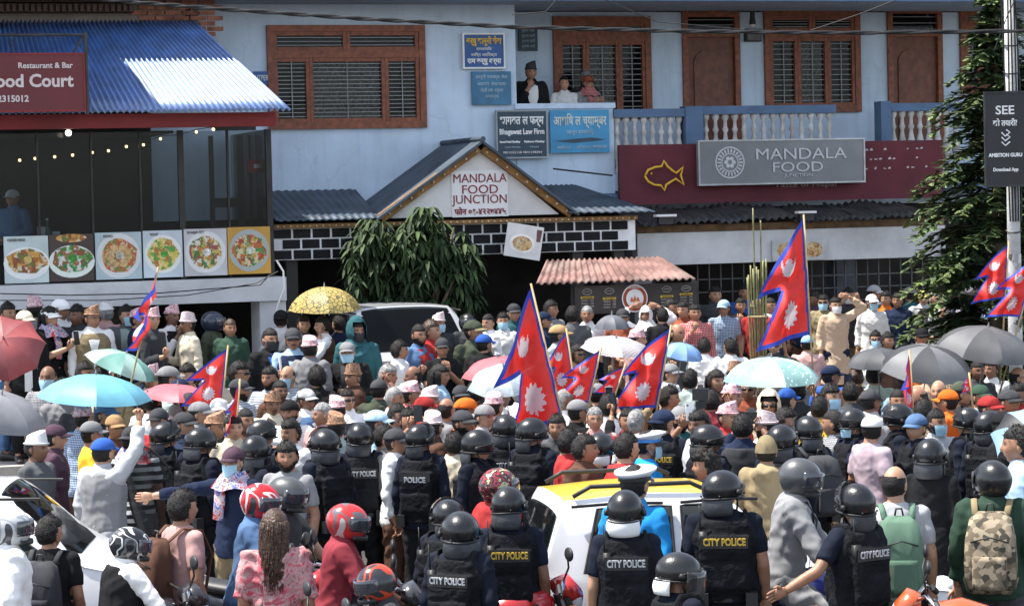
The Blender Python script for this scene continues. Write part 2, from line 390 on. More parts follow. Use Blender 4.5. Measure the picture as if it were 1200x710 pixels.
b2 = balustrade(822, 978, 124, 168, 14)
b3 = balustrade(1042, 1125, 121, 155, 8)
lbox('balcony_pier', b1[1] + .003, b2[0] - .003, -.14, .08, FLOOR - .2, b1[2] + .03, dblue)
lbox('balcony_pier', b3[0] - .16, b3[0] - .003, -.14, .08, FLOOR - .2, b3[2] + .03, dblue)
# ---------- signs on the blue wall
def sign_panel(name, px, v, label, mat, th=.03, frame=None, cat='sign', tilt=0.):
    u0, u1, z0, z1 = RC(*px, v); c, zc = (u0 + u1) / 2, (z0 + z1) / 2; w_, h_ = u1 - u0, z1 - z0
    s = thing(name, LOC(c, v, zc), label, cat, rz=TH)
    mb = MB(); mb.box(-w_ / 2, w_ / 2, 0, th, -h_ / 2, h_ / 2); mb.build('panel', mat, s)
    if frame:
        f = MB(); t = .022
        f.box(-w_ / 2 - t, w_ / 2 + t, -.012, th, h_ / 2, h_ / 2 + t); f.box(-w_ / 2 - t, w_ / 2 + t, -.012, th, -h_ / 2 - t, -h_ / 2)
        f.box(-w_ / 2 - t, -w_ / 2, -.012, th, -h_ / 2, h_ / 2); f.box(w_ / 2, w_ / 2 + t, -.012, th, -h_ / 2, h_ / 2); f.build('frame', frame, s)
    return s, w_, h_
sblue = M('enamel_blue', (.02, .085, .26), .4, 0, .12, 4, .05); slate = M('slate_sign', (.035, .06, .085), .5, 0, .15, 4)
sky_s = M('sign_sky_blue', (.055, .27, .47), .5, 0, .12, 3); teal_s = M('faded_blue_sign', (.06, .18, .30), .6, 0, .15, 5)
yel = M('yellow_letter', (.75, .46, .04), .5, 0, .1); wht = M('white_letter', (.78, .78, .76), .5, 0, .06); pale = M('pale_letter', (.42, .55, .62), .6, 0, .15)
s, W_, H_ = sign_panel('law_office_sign', (544, 41, 590, 79), .06, 'small dark blue sign with yellow Devanagari headline above the paler blue sign', sblue, frame=wht)
text('बन्धु कानूनी सेवा', .11, yel, s, (0, -.004, H_ * .30), width=W_ * .9, bold=.003)
text('व्यवसायिक', .05, wht, s, (0, -.004, H_ * .06)); text('वरिष्ठ अधिवक्ता', .055, wht, s, (0, -.004, -H_ * .12))
text('राम बन्धु शर्मा', .09, wht, s, (0, -.004, -H_ * .34), width=W_ * .86, bold=.003)
s, W_, H_ = sign_panel('small_blue_sign', (553, 84, 599, 123), .06, 'faded blue sign with four lines of small pale Devanagari writing', teal_s)
for i, t in enumerate(('कानूनी परामर्श सेवा', 'वकालत, लेखनदास', 'नोटरी तथा अनुवाद', 'सम्पर्क')): text(t, .06, pale, s, (0, -.004, H_ * (.33 - .2 * i)), width=W_ * (.82, .72, .6, .35)[i])
s, W_, H_ = sign_panel('law_firm_sign', (583, 131, 640, 184), .10, 'dark slate law firm sign with white English and Devanagari writing on the balcony', slate, frame=M('grey_trim', (.3, .33, .35), .5))
text('भागवत ल फर्म', .15, wht, s, (0, -.004, H_ * .27), width=W_ * .9, bold=.004)
text('Bhagawat Law Firm', .10, wht, s, (0, -.004, H_ * .04), width=W_ * .92, bold=.003)
for a, t in ((-.25, 'Bagwat Pratel Chaulikey'), (.25, 'Kathmou Chaubey')): text(t, .035, wht, s, (W_ * a, -.004, -H_ * .17), width=W_ * .42, bold=.002)
text('Senior Advocate', .032, pale, s, (-W_ * .2, -.004, -H_ * .28)); text('Advocate', .032, pale, s, (W_ * .25, -.004, -H_ * .28)); text('9851032158 9841298354', .04, wht, s, (0, -.004, -H_ * .4), width=W_ * .8)
s, W_, H_ = sign_panel('law_chamber_sign', (645, 129, 714, 179), .10, 'bright sky blue law chamber sign with pale Devanagari letters on the balcony', sky_s)
text('आशिष ल च्याम्बर', .17, M('cream_letter', (.62, .66, .60), .5), s, (0, -.004, H_ * .24), width=W_ * .9, bold=.003)
text('(कानून व्यवसायी)', .07, pale, s, (0, -.004, -H_ * .02), width=W_ * .45)
mb = MB(); mb.add([(-W_ * .42, -.006, -H_ * .22), (-.1, -.006, -H_ * .27), (W_ * .2, -.006, -H_ * .24), (W_ * .42, -.006, -H_ * .2), (W_ * .2, -.006, -H_ * .15), (-.1, -.006, -H_ * .18)], [(0, 1, 2, 3, 4, 5)])
mb.build('tear', slate, s)
for a, t in ((-.28, 'अधिवक्ता'), (.05, 'हरि प्रसाद'), (.33, 'सम्पर्क')): text(t, .05, pale, s, (W_ * a, -.004, -H_ * .38), width=W_ * .24)
s, W_, H_ = sign_panel('balcony_top_sign', (809, 0, 853, 12), VB + .06, 'dark blue sign with white Devanagari letters above the balcony door', sblue)
text('पान खाजा घर', .10, wht, s, (0, -.004, 0), width=W_ * .8)
s, W_, H_ = sign_panel('wall_notice', (608, 32, 630, 60), VB + .06, 'small dark notice board on the recessed balcony wall', slate)
for i in range(4): text('सूचना पाटी', .05, pale, s, (0, -.004, H_ * (.35 - .22 * i)), width=W_ * .7)
s, W_, H_ = sign_panel('corner_sign', (297, 84, 316, 99), .05, 'small dark blue sign half hidden by the tin roof corner', sblue)
text('UTPER', .10, wht, s, (0, -.004, 0), width=W_ * .8)
lamp = thing('wall_lamp', LOC(*[UZ(877, 20, VB)[0], VB + .05, UZ(877, 20, VB)[1]]), 'dark wall lamp hanging beside the balcony door', 'lamp', rz=TH)
MB().tube([(0, 0, .14), (0, -.06, .15), (0, -.09, .1), (0, -.09, -.12)], [.02, .02, .03, .05], 8).build('shade', metald, lamp, True)
MB().ball((0, -.09, -.12), .04).build('bulb', wht, lamp, True)
eb = thing('meter_box', LOC(UZ(880, 42, VB)[0], VB + .02, UZ(880, 42, VB)[1]), 'dark electric meter box on the balcony wall under the lamp', 'meter box', rz=TH)
MB().box(-.12, .12, -.08, 0, -.09, .09).build('box', metald, eb); MB().box(-.10, .10, -.095, -.081, -.07, .07).build('lid', M('box_lid', (.12, .12, .12), .6), eb)
# ---------- brick house at the top left, in front of the bay
BH = thing('brick_house', LOC(0, 0, 0), 'old brick house with a dark carved cornice above the blue tin roof', 'building', rz=TH)
hu0, hu1 = UZ(-60, 10, .7)[0], UZ(222, 10, .7)[0]
zr0 = UZ(150, 27, .7)[1]
brickm = M('brick_wall', (.22, .085, .05), .9, 0, .3, 8, .3, 60)
lbox('wall', hu0 - 3, hu1 - .07, 0.27, .66, 4.9, 7.0, M('mortar', (.16, .13, .11), .95), BH)
cm = M('carved_wood', (.055, .028, .016), .7, 0, .3, 20, .3)
cu = UZ(155, 10, .7)[0]
lbox('cornice', hu0 - 3, cu, .66, .80, zr0 + .12, zr0 + .22, cm, BH); lbox('cornice', hu0 - 3, cu, .66, .86, zr0 + .24, zr0 + .5, cm, BH)
me = MB().box(-.022, .022, -.05, 0, -.045, .045).mesh('corbel', [cm])
for i in range(42): link('corbel', me, BH, (cu - .04 - i * .075, -.81, zr0 + .17))
me = MB().box(-.098, .098, -.02, .02, -.026, .026).mesh('brick', [brickm])
for r_ in range(9):
    for c in range(5):
        link('brick', me, BH, (cu + .08 + c * .215 + (.1 if r_ % 2 else 0), -.665 - random.random() * .006, zr0 - .14 + r_ * .066))
lbox('unseen_shade_eave', hu0 - 6, hu1 - .35, .665, 1.6, 6.6, 7.0, cm, BH)  # overhang added out of view, sized to cast shade on the tin roof
lbox('unseen_shade_slab', hu0 - 6, UZ(62, 60, 1.5)[0], 1.603, 3.1, 6.6, 7.1, cm, BH)  # deeper unseen slab, added to shade the left part of the roof
lbox('corner_post', hu1 + .02, hu1 + .12, .3, .66, 4.9, 7.0, metald, BH)
# ---------- corrugated sheets
def corr(name, A, B, C, D, waves, amp, mat, parent=None, th=.012, seg=6, sag=0):
    """A,B lower edge left to right; D,C upper edge; corrugation runs up the slope"""
    A, B, C, D = map(Vector, (A, B, C, D)); nrm = (B - A).cross(D - A).normalized()
    if nrm.z < 0: nrm = -nrm
    n = waves * seg; rows = 8; vs = []
    for j in range(rows + 1):
        for i in range(n + 1):
            s_, t = i / n, j / rows
            p = (A.lerp(B, s_)).lerp(D.lerp(C, s_), t) + nrm * (amp * math.sin(2 * math.pi * s_ * waves))
            if sag: p.z += sag * noise.noise(Vector((s_ * 3, t * 2, waves)))
            vs.append(p)
    k = len(vs); vs2 = vs + [v - nrm * th for v in vs]; fs = []
    for j in range(rows):
        for i in range(n):
            a = j * (n + 1) + i; fs.append((a, a + 1, a + n + 2, a + n + 1)); fs.append((a + k, a + n + 1 + k, a + n + 2 + k, a + 1 + k))
    for i in range(n): fs.append((i, i + k, i + 1 + k, i + 1)); a = rows * (n + 1) + i; fs.append((a, a + 1, a + 1 + k, a + k))
    for j in range(rows):
        a = j * (n + 1); fs.append((a, a + n + 1, a + n + 1 + k, a + k)); a += n; fs.append((a, a + k, a + n + 1 + k, a + n + 1))
    mb = MB(); mb.add(vs2, fs); return mb.build(name, mat, parent, True)
# ================================================================ restaurant pavilion (left)
tin = M('blue_tin', (.045, .13, .36), .5, .1, .25, 5, .1, 40, 1., 1., .35, (.16, .22, .32)); tin.node_tree.nodes['Principled BSDF'].inputs['Coat Roughness'].default_value = .42; tin.node_tree.nodes['Principled BSDF'].inputs['Coat IOR'].default_value = 1.8
redb = M('red_fascia', (.22, .028, .028), .6, 0, .12, 3, .1, 30, .3, 0, .3, (.08, .02, .02))
VP = 2.2
PV = thing('restaurant_pavilion', LOC(0, 0, 0), 'glass fronted restaurant pavilion with corrugated blue tin roof', 'restaurant', rz=TH)
def lpt(px, py, v):
    u, z = UZ(px, py, v); return (u, -v, z)
A = lpt(-40, 131, 3.0); B = lpt(341, 128, 3.0); C = lpt(229, 25, .95); D = lpt(-40, 26, .95)
A = (A[0], A[1], B[2]); D = (D[0], D[1], C[2])
corr('roof', A, B, C, D, 52, .022, tin, PV)
pr = lpt(317, 200, VP)[0]; plx = lpt(-60, 200, VP)[0]
# the whitish roof patch is sunlight glancing off the coated tin
zr1 = RC(0, 133, 318, 152, VP + .5)
lbox('fascia', plx, pr - .03, VP + .38, VP + .5, zr1[2] + .02, B[2] - .02, redb, PV)
zb = RC(0, 328, 318, 358, VP + .25)
lbox('floor_beam', plx, pr + .1, VP - .3, VP + .25, zb[2], zb[3] - .02, offwhite, PV)
lbox('floor_deck', plx, pr, .05, VP - .31, zb[2], zb[3] - .03, M('deck', (.12, .1, .09), .9), PV)
lbox('pier', pr - .22, pr + .1, VP - .3, VP + .2, .7, zb[2] - .002, offwhite, PV)
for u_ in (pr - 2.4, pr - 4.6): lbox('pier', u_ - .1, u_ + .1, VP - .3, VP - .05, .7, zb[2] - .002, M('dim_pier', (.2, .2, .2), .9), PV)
zt_, zb_ = zr1[2], zb[3] - .018
frm = M('dark_frame', (.03, .028, .026), .5, .3, .2)
edges = [-60, 45, 108, 165, 213, 268, 316]
for i, e in enumerate(edges):
    u_ = UZ(e, 220, VP)[0]
    lbox('post', u_ - (.035 if e in (316, 213) else .012), u_ + (.035 if e in (316, 213) else .012), VP - .05, VP, zb_, zt_, frm, PV)
for a, b in zip(edges, edges[1:]):
    ua, ub = UZ(a, 220, VP)[0], UZ(b, 220, VP)[0]
    lbox('pane', ua + .013, ub - .013, VP - .03, VP - .022, zb_ + .5, zt_ - .01, dpane, PV)
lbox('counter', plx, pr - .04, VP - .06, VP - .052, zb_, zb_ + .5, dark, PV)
lbox('rail', plx, pr - .04, VP - .045, VP - .005, zb_ + .46, zb_ + .498, frm, PV)
lbox('side_wall', pr - .03, pr, .05, VP - .06, zb_, zt_, dpane, PV)
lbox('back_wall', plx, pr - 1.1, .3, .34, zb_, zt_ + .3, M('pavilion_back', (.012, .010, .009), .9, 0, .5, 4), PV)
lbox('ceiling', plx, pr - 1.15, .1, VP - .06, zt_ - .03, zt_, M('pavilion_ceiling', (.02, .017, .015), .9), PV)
# window frame seen inside on the right
for (a, b, c, d) in ((246, 251, 148, 266), (279, 286, 148, 266), (292, 297, 148, 266)):
    u0, u1, z0, z1 = RC(a, c, b, d, 1.2); lbox('post', u0, u1, 1.15, 1.2, z0, min(z1, zt_ - .04), frm, PV)
for (a, b, c, d) in ((251, 286, 232, 243), (251, 300, 148, 153), (251, 300, 264, 268)):
    u0, u1, z0, z1 = RC(a, c, b, d, 1.2); lbox('crosspiece', u0, u1, 1.152, 1.198, z0, z1, frm, PV)
u0, u1, z0, z1 = RC(292, 187, 314, 202, 1.6); rb = thing('red_box', LOC((u0 + u1) / 2, 1.5, z0), 'small red box behind the glass at the right end of the pavilion', 'box', rz=TH)
MB().box(-(u1 - u0) / 2, (u1 - u0) / 2, -.06, .06, 0, z1 - z0).build('case', M('red_case', (.35, .02, .02), .5), rb); MB().box(-.05, .05, -.066, -.0605, .05, .1).build('label_plate', wht, rb)
MB().tube([(0, 0, z1 - z0), (0, 0, zt_ - z0 - .03)], .008, 5).build('bracket', frm, rb)
# string lights and their bulbs
bulb = emis('warm_bulb', (1, .62, .25), 3.5); cord = M('black_cord', (.012, .012, .012), .6)
sp = []
for px_, py_ in ((0, 190), (23, 188), (41, 186), (64, 184), (85, 182), (108, 179), (127, 177), (148, 172), (168, 170), (188, 163), (210, 161), (230, 155), (250, 152), (291, 143)): sp.append(lpt(px_, py_ - 3, VP - .4))
st = thing('string_lights', LOC(0, 0, 0), 'string of small warm bulbs hanging behind the pavilion glass', 'string lights', rz=TH)
MB().tube(sp, .005, 5).build('cord', cord, st)
bm_ = MB().ball((0, 0, 0), .017, 8, 5).mesh('bulb', [bulb])
for p in sp[1:]: link('bulb', bm_, st, (p[0], p[1], p[2] - .03))
hb = thing('hanging_bulb', LOC(*[lpt(80, 150, VP + .3)[0], VP + .3, lpt(80, 156, VP + .3)[2]]), 'single white bulb hanging under the tin roof in front of the red fascia', 'lamp', rz=TH)
MB().tube([(0, 0, .03), (0, 0, .07)], .022, 8).build('socket', cord, hb); MB().tube([(0, 0, .07), (0, 0, .30)], .006, 5).build('cord', cord, hb)
MB().ball((0, 0, 0), .036, 10, 6).build('bulb', emis('bright_bulb', (1, .9, .75), 4), hb, True)
# menu posters below the glass: flat prints
def vor(name, cols, scale, bg=None, bump=0.6):
    if name in _M: return _M[name]
    m, nt, b = nodes(name); L = nt.links.new; tc = N(nt, 'ShaderNodeTexCoord'); v = N(nt, 'ShaderNodeTexVoronoi'); v.inputs['Scale'].default_value = scale
    n = N(nt, 'ShaderNodeTexNoise'); n.inputs['Scale'].default_value = scale * .7; L(tc.outputs['Object'], n.inputs[0])
    mx = N(nt, 'ShaderNodeMixRGB'); mx.inputs[0].default_value = .12; L(tc.outputs['Object'], mx.inputs[1]); L(n.outputs['Color'], mx.inputs[2]); L(mx.outputs[0], v.inputs[0])
    sep = N(nt, 'ShaderNodeSeparateColor'); L(v.outputs['Color'], sep.inputs[0])
    r = ramp(nt, [(i / len(cols), c) for i, c in enumerate(cols)], sep.outputs[0], True); L(r.outputs[0], b.inputs['Base Color']); b.inputs['Roughness'].default_value = .5
    _M[name] = m; return m
poster_d = [
    (5, 57, (.52, .60, .58), (.75, .75, .72), [(.35, .12, .02), (.55, .28, .05), (.22, .06, .02), (.6, .5, .35), (.12, .16, .03)], 'pale menu poster with fried chicken dish, leftmost of six'),
    (58, 110, (.05, .03, .025), (.7, .75, .66), [(.08, .3, .05), (.25, .07, .03), (.6, .6, .55), (.04, .16, .03), (.3, .12, .05)], 'dark menu poster with green salad and meat bowl'),
    (112, 166, (.42, .52, .54), (.62, .62, .6), [(.35, .14, .03), (.5, .3, .1), (.15, .2, .04), (.45, .08, .03), (.55, .45, .3)], 'pale blue menu poster with bowl of brown dumplings'),
    (168, 214, (.50, .56, .60), (.72, .72, .66), [(.6, .45, .08), (.1, .3, .05), (.7, .55, .2), (.4, .15, .04)], 'pale menu poster with bowl of yellow soup'),
    (216, 266, (.48, .47, .48), (.66, .66, .64), [(.5, .4, .1), (.3, .08, .05), (.06, .15, .04), (.65, .6, .5), (.45, .2, .04)], 'grey menu poster with round plate of mixed curry and rice'),
    (267, 317, (.50, .27, .04), (.35, .38, .36), [(.05, .22, .05), (.45, .12, .02), (.6, .5, .3), (.3, .05, .03), (.5, .3, .06)], 'orange menu poster with round thali plate, rightmost of six')]
for i, (a, b, bgc, plc, fc, lab) in enumerate(poster_d):
    yt, yb = 278 - 13 * (a + b) / 630, 333 - 13 * (a + b) / 630
    s, W_, H_ = sign_panel('menu_poster', (a, yt, b, yb), VP + .04, lab, M('poster_ground_%d' % i, bgc, .35, 0, .1, 3), .03, cat='poster'); s['group'] = 'food posters along the pavilion front'
    def disc(nm, rx, rz_, y, mat, cx=0, cz=0, n=22, wob=0.):
        pts = [(cx + rx * (1 + wob * random.uniform(-1, 1)) * math.cos(2 * math.pi * k / n), y, cz + rz_ * (1 + wob * random.uniform(-1, 1)) * math.sin(2 * math.pi * k / n)) for k in range(n)]
        mb = MB(); mb.add(pts, [tuple(range(n))]); return mb.build(nm, mat, s)
    rr = min(W_, H_) * .5
    wide = i < 2
    disc('plate', rr * (1.04 if wide else .95), rr * (.74 if wide else .97), -.003, M('plate_%d' % i, plc, .3, 0, .04), 0, -H_ * .08 if wide else 0)
    disc('food', rr * (.9 if wide else .78), rr * (.60 if wide else .76), -.006, vor('food_%d' % i, fc, 26), 0, (-H_ * .03 if wide else 0), 18, .12)
    if i in (2, 4, 5):
        for k in range(6):
            a_ = k * 1.05; disc('dumpling', rr * .2, rr * .18, -.009, vor('food_%d' % i, fc, 26) if i != 2 else M('dumpling', (.55, .36, .16), .5, 0, .3, 20), rr * .4 * math.cos(a_), rr * .38 * math.sin(a_), 10, .1)
    disc('garnish', rr * .2, rr * .17, -.012, M('garnish_%d' % i, [(.5, .35, .1), (.05, .25, .03), (.5, .45, .35), (.08, .35, .05), (.72, .7, .62), (.6, .62, .5)][i], .5, 0, .3, 30), rr * .05, 0, 10, .1)
    if i == 1: disc('side_dish', rr * .7, rr * .2, -.006, vor('food_0', fc, 26), 0, H_ * .42, 14)
    text(('CHICKEN WINGS', 'SEKUWA SET', 'MOMO', 'SOUP', 'KHAJA SET', 'THALI')[i], .045, M('poster_ink', (.08, .07, .06), .5), s, (-W_ * .22, -.005, H_ * .42), width=W_ * (.4, .4, .2, .2, .4, .3)[i]) if i not in (1, 5) else None
# things on the sill inside
for px_, lab, c_, hh in ((48, 'white paper box standing on the pavilion sill', (.7, .7, .68), .16), (55, 'slim glass bottle standing beside the white paper box', (.12, .2, .22), .24), (65, 'white napkin holder standing on the pavilion sill', (.5, .52, .55), .10)):
    u_, z_ = UZ(px_, 275, VP - .2); z_ = zb_ + .5
    t = thing('bottle' if 'bottle' in lab else 'box', LOC(u_, VP - .15, z_), lab, 'bottle' if 'bottle' in lab else 'box', rz=TH)
    if 'bottle' in lab:
        MB().tube([(0, 0, 0), (0, 0, hh * .55), (0, 0, hh * .7), (0, 0, hh)], [.035, .035, .014, .012], 10).build('glass', M('bottle_glass', c_, .2), t, True); MB().tube([(0, 0, hh), (0, 0, hh + .02)], .014, 8).build('cap', wht, t)
    else:
        MB().box(-.04, .04, -.03, .03, 0, hh).build('carton', M('box_%.1f' % hh, c_, .6), t); MB().box(-.042, .042, -.032, .032, hh * .8, hh + .004).build('lid', wht, t)
    lbox('sill', u_ - .15, u_ + .15, VP - .3, VP - .061, zb_ + .46, z_ - .002, frm, PV)
# Food Court hanging board
bu0, bu1, bz0, bz1 = RC(-52, 66, 98, 128, 3.25)
s = thing('hanging_sign', LOC((bu0 + bu1) / 2, 3.25, (bz0 + bz1) / 2), 'dark red hanging board with white lettering above the tin roof', 'sign', rz=TH)
W_, H_ = bu1 - bu0, .62
MB().box(-W_ / 2, W_ / 2, 0, .05, -H_ / 2, H_ / 2).build('panel', M('sign_red', (.125, .018, .022), .45, 0, .08, 3), s)
f = MB(); f.box(-W_ / 2, W_ / 2 + .02, -.01, .05, H_ / 2, H_ / 2 + .02); f.box(W_ / 2, W_ / 2 + .02, -.01, .05, -H_ / 2, H_ / 2); f.box(-W_ / 2, W_ / 2 + .02, -.01, .05, -H_ / 2 - .02, -H_ / 2); f.build('frame', redb, s)
sl_ = M('sign_letter', (.62, .52, .50), .5, 0, .06)
text('Restaurant & Bar', .088, sl_, s, (W_ / 2 - .12, -.008, .19), align='RIGHT', bold=.002)
text('Food Court', .198, sl_, s, (W_ / 2 - .12, -.008, .02), align='RIGHT', bold=.006)
text('01-42315012', .10, sl_, s, (W_ / 2 - .62, -.008, -.18), align='RIGHT', bold=.003)
f = MB(); zz = UZ(98, 38, 3.25)[1] - (bz0 + bz1) / 2
f.tube([(W_ / 2 + .04, .02, -H_ / 2 - .05), (W_ / 2 + .04, .02, zz)], .022, 8); f.tube([(-W_ / 2 - .5, .02, zz - .03), (W_ / 2 + .04, .02, zz - .03)], .016, 8)
f.tube([(W_ / 2 + .04, .02, zz), (W_ / 2 - .12, .02, H_ / 2)], .012, 6)
f.build('bracket', metald, s)
f = MB()
for k in range(9): f.tube([(W_ / 2 - .78 + .012 * (k % 2), .02, H_ / 2 + (zz - H_ / 2) * k / 9), (W_ / 2 - .78 - .012 * (k % 2), .02, H_ / 2 + (zz - H_ / 2) * (k + 1) / 9)], .008, 5)
f.build('chain', metald, s)
# ================================================================ porch with gable
sheet = M('dark_slate_roof', (.055, .075, .10), .55, .2, .3, 3, .2, 20, .4, 0, .5, (.11, .12, .13))
ochre = M('ochre_trim', (.24, .12, .035), .7, 0, .25, 9, .2)
VG = 1.7
PO = thing('porch', LOC(0, 0, 0), 'porch with gabled sheet roof and black and white tile band', 'porch', rz=TH)
ax_, az_ = UZ(563, 168, VG); lx, lz = UZ(448, 257, VG); rx, rz_ = UZ(668, 250, VG)
bz = (lz + rz_) / 2; 
gm_ = M('gable_white', (.66, .655, .64), .8, 0, .05, 2, .1, 30, .2, 0, .35, (.4, .38, .35))
def flatpoly(name, pts, v, th, mat, parent):
    mb = MB(); mb.poly([(p[0], -v, p[1]) for p in pts], th, (0, 1, 0)); return mb.build(name, mat, parent)
flatpoly('gable', [(lx + .12, bz), (rx - .12, bz), (ax_, az_ - .06)], VG - .08, .06, gm_, PO)
def beam(name, p, q, v0, v1, th, mat, parent):
    p, q = Vector((p[0], 0, p[1])), Vector((q[0], 0, q[1])); d = (q - p).normalized(); n = Vector((-d.z, 0, d.x))
    mb = MB(); vs = []
    for v in (v0, v1):
        for a in (p, q):
            for s_ in (-1, 1): vs.append((a.x + n.x * th / 2 * s_, -v, a.z + n.z * th / 2 * s_))
    mb.add(vs, [(0, 1, 3, 2), (4, 6, 7, 5), (0, 4, 5, 1), (2, 3, 7, 6), (0, 2, 6, 4), (1, 5, 7, 3)]); return mb.build(name, mat, parent)
beam('rake_trim', (lx - .02, bz), (ax_ - .03, az_ - .06), VG - .06, VG + .02, .11, ochre, PO)
beam('rake_trim', (ax_ + .03, az_ - .06), (rx + .02, bz), VG - .06, VG + .02, .11, ochre, PO)
dot = MB().ball((0, 0, 0), .018, 8, 5).mesh('rosette', [M('rosette', (.5, .42, .3), .6)], True)
for (p, q, n) in (((lx, bz), (ax_, az_ - .06), 9), ((ax_, az_ - .06), (rx, bz), 9)):
    for i in range(n):
        t = (i + .6) / n; link('rosette', dot, PO, (p[0] + (q[0] - p[0]) * t, -VG - .025, p[1] + (q[1] - p[1]) * t))
# gable roof slopes
def slab(name, A, B, C, D, th, mat, parent):
    A, B, C, D = map(Vector, (A, B, C, D)); n = (B - A).cross(D - A).normalized()
    if n.z < 0: n = -n
    vs = [A, B, C, D] + [p - n * th for p in (A, B, C, D)]
    mb = MB(); mb.add(vs, [(0, 1, 2, 3), (7, 6, 5, 4), (0, 4, 5, 1), (1, 5, 6, 2), (2, 6, 7, 3), (3, 7, 4, 0)]); return mb.build(name, mat, parent)
slab('roof_slope', (lx - .10, -VG - .10, bz + .0), (ax_, -VG - .10, az_ + .035), (ax_, -.02, az_ + .035), (lx - .10, -.02, bz), .03, sheet, PO)
slab('roof_slope', (ax_ + .002, -VG - .10, az_ + .035), (rx + .10, -VG - .10, bz + .0), (rx + .10, -.02, bz), (ax_ + .002, -.02, az_ + .035), .03, sheet, PO)
MB().tube([(ax_, -VG - .12, az_ + .05), (ax_, -.02, az_ + .05)], .035, 8).build('ridge_cap', sheet, PO)
# lean-to roofs either side
tl = UZ(322, 257, VG + .05); tr = UZ(766, 247, VG + .05)
uL = tl[0]; uR = tr[0]; zE = UZ(385, 257, VG)[1]; zW = UZ(400, 222, .1)[1]
mbm = corr('roof', (uL, -VG - .1, zE), (lx - .05, -VG - .1, zE), (lx + .1, -.03, zW), (uL, -.03, zW), 14, .008, sheet, PO)
mbm = corr('roof', (rx - .05, -VG - .12, zE + .01), (uR, -VG - .12, zE), (uR - .45, -.03, zW), (rx - .05, -.03, zW), 10, .008, sheet, PO)
zs = RC(320, 268, 745, 300, VG - .1); zr2 = (UZ(535, 263, VG - .1)[1])
strip0 = UZ(535, 299, VG - .1)[1]
lbox('beam', uL, uR - .2, VG - .12, VG, zr2 + .004, zE - .05, ochre, PO)
for i in range(58):
    t = (i + .5) / 58; link('rosette', dot, PO, (uL + (uR - .2 - uL) * t, -VG - .005, (zr2 + zE - .05) / 2), None, (.8,) * 3)
# black tiles set in white joints
lbox('tile_band', uL, uR - .2, VG - .16, VG - .10, strip0, zr2, M('white_joint', (.80, .80, .80), .7, 0, .1), PO)
tile = M('black_tile', (.010, .010, .012), .5, 0, .3, 5, 0, 1, .15)
rows = 3; rh = (zr2 - strip0) / rows; tw = .245
tme = MB().box(-tw / 2 + .014, tw / 2 - .014, -.012, 0, -rh / 2 + .009, rh / 2 - .009).mesh('tile', [tile])
for r_ in range(rows):
    x = uL + (tw / 2 if r_ % 2 else tw * .05) + tw * .45
    while x < uR - .2 - tw / 2:
        link('tile', tme, PO, (x, -(VG - .10), strip0 + rh * (r_ + .5))); x += tw
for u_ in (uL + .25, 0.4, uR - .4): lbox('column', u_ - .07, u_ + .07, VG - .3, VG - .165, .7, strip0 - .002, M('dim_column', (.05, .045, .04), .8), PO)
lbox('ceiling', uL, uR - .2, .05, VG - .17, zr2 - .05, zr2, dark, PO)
# lettering on the gable board
cx, cz = UZ(562, 227, VG - .08)
s = thing('gable_sign', LOC(cx, VG - .076, cz), 'white gable sign with dark red capital lettering above the porch', 'sign', rz=TH)
hw = .37
MB().box(-hw, hw, -.012, .004, -.29, .29).build('panel', M('sign_white', (.72, .715, .70), .6, 0, .04), s)
rl = M('dark_red_letter', (.20, .012, .018), .5, 0, .1)
text('MANDALA', .155, rl, s, (0, -.016, .195), width=.70, bold=.0); text('FOOD', .155, rl, s, (0, -.016, .055), width=.47, bold=.0)
text('JUNCTION', .155, rl, s, (0, -.016, -.085), width=.72, bold=.0); text('फोन ०१-४२२७४४५', .10, rl, s, (0, -.016, -.215), width=.68, bold=.003)
# noodle poster hanging tilted
u_, z_ = UZ(614, 283, VG + .2)
s = thing('noodle_poster', LOC(u_, VG + .2, z_), 'tilted white poster with a plate of fried noodles hanging under the porch band', 'poster', rz=TH); s.rotation_euler = (0, R(10), TH)
MB().box(-.24, .24, 0, .02, -.21, .21).build('panel', M('poster_white', (.66, .65, .63), .5, 0, .06), s)
n = 20; MB().add([(.17 * math.cos(2 * math.pi * k / n) - .02, -.004, .12 * math.sin(2 * math.pi * k / n) - .03) for k in range(n)], [tuple(range(n))]).build('plate', M('plate_n', (.78, .76, .7), .4), s)
MB().add([(.13 * math.cos(2 * math.pi * k / n) - .02, -.008, .09 * math.sin(2 * math.pi * k / n) - .03) for k in range(n)], [tuple(range(n))]).build('food', vor('noodles', [(.5, .3, .1), (.6, .42, .2), (.3, .12, .04), (.55, .5, .35)], 40), s)
MB().add([(.16, -.005, .02), (.21, -.005, .02), (.22, -.005, .17), (.15, -.005, .17)], [(0, 1, 2, 3)]).build('drink', M('cola', (.12, .05, .04), .4), s)
# small tiled awning and menu board (centre)
redt = M('red_tile_sheet', (.20, .115, .10), .8, 0, .35, 4, .2, 30, .2, 0, .8, (.30, .25, .22))
KO = thing('food_stall', LOC(0, 0, 0), 'small food stall with faded red tile sheet roof and dark menu board', 'stall', rz=TH)
A = lpt(628, 329, 3.1); B = lpt(815, 326, 3.1); C = lpt(775, 301, 2.1); D = lpt(640, 305, 2.1)
A = (A[0], A[1], B[2]); D = (D[0], D[1], C[2])
corr('roof', A, B, C, D, 22, .016, redt, KO)
mu0, mu1, mz0, mz1 = RC(673, 333, 816, 366, 2.9)
lbox('post', mu0 - .03, mu0 + .03, 2.82, 2.88, .7, mz1 + .02, metald, KO); lbox('post', mu1 - .03, mu1 + .03, 2.82, 2.88, .7, mz1 + .02, metald, KO)
lbox('counter', mu0, mu1, 2.5, 2.85, .7, 1.7, M('stall_counter', (.10, .09, .08), .8), KO)
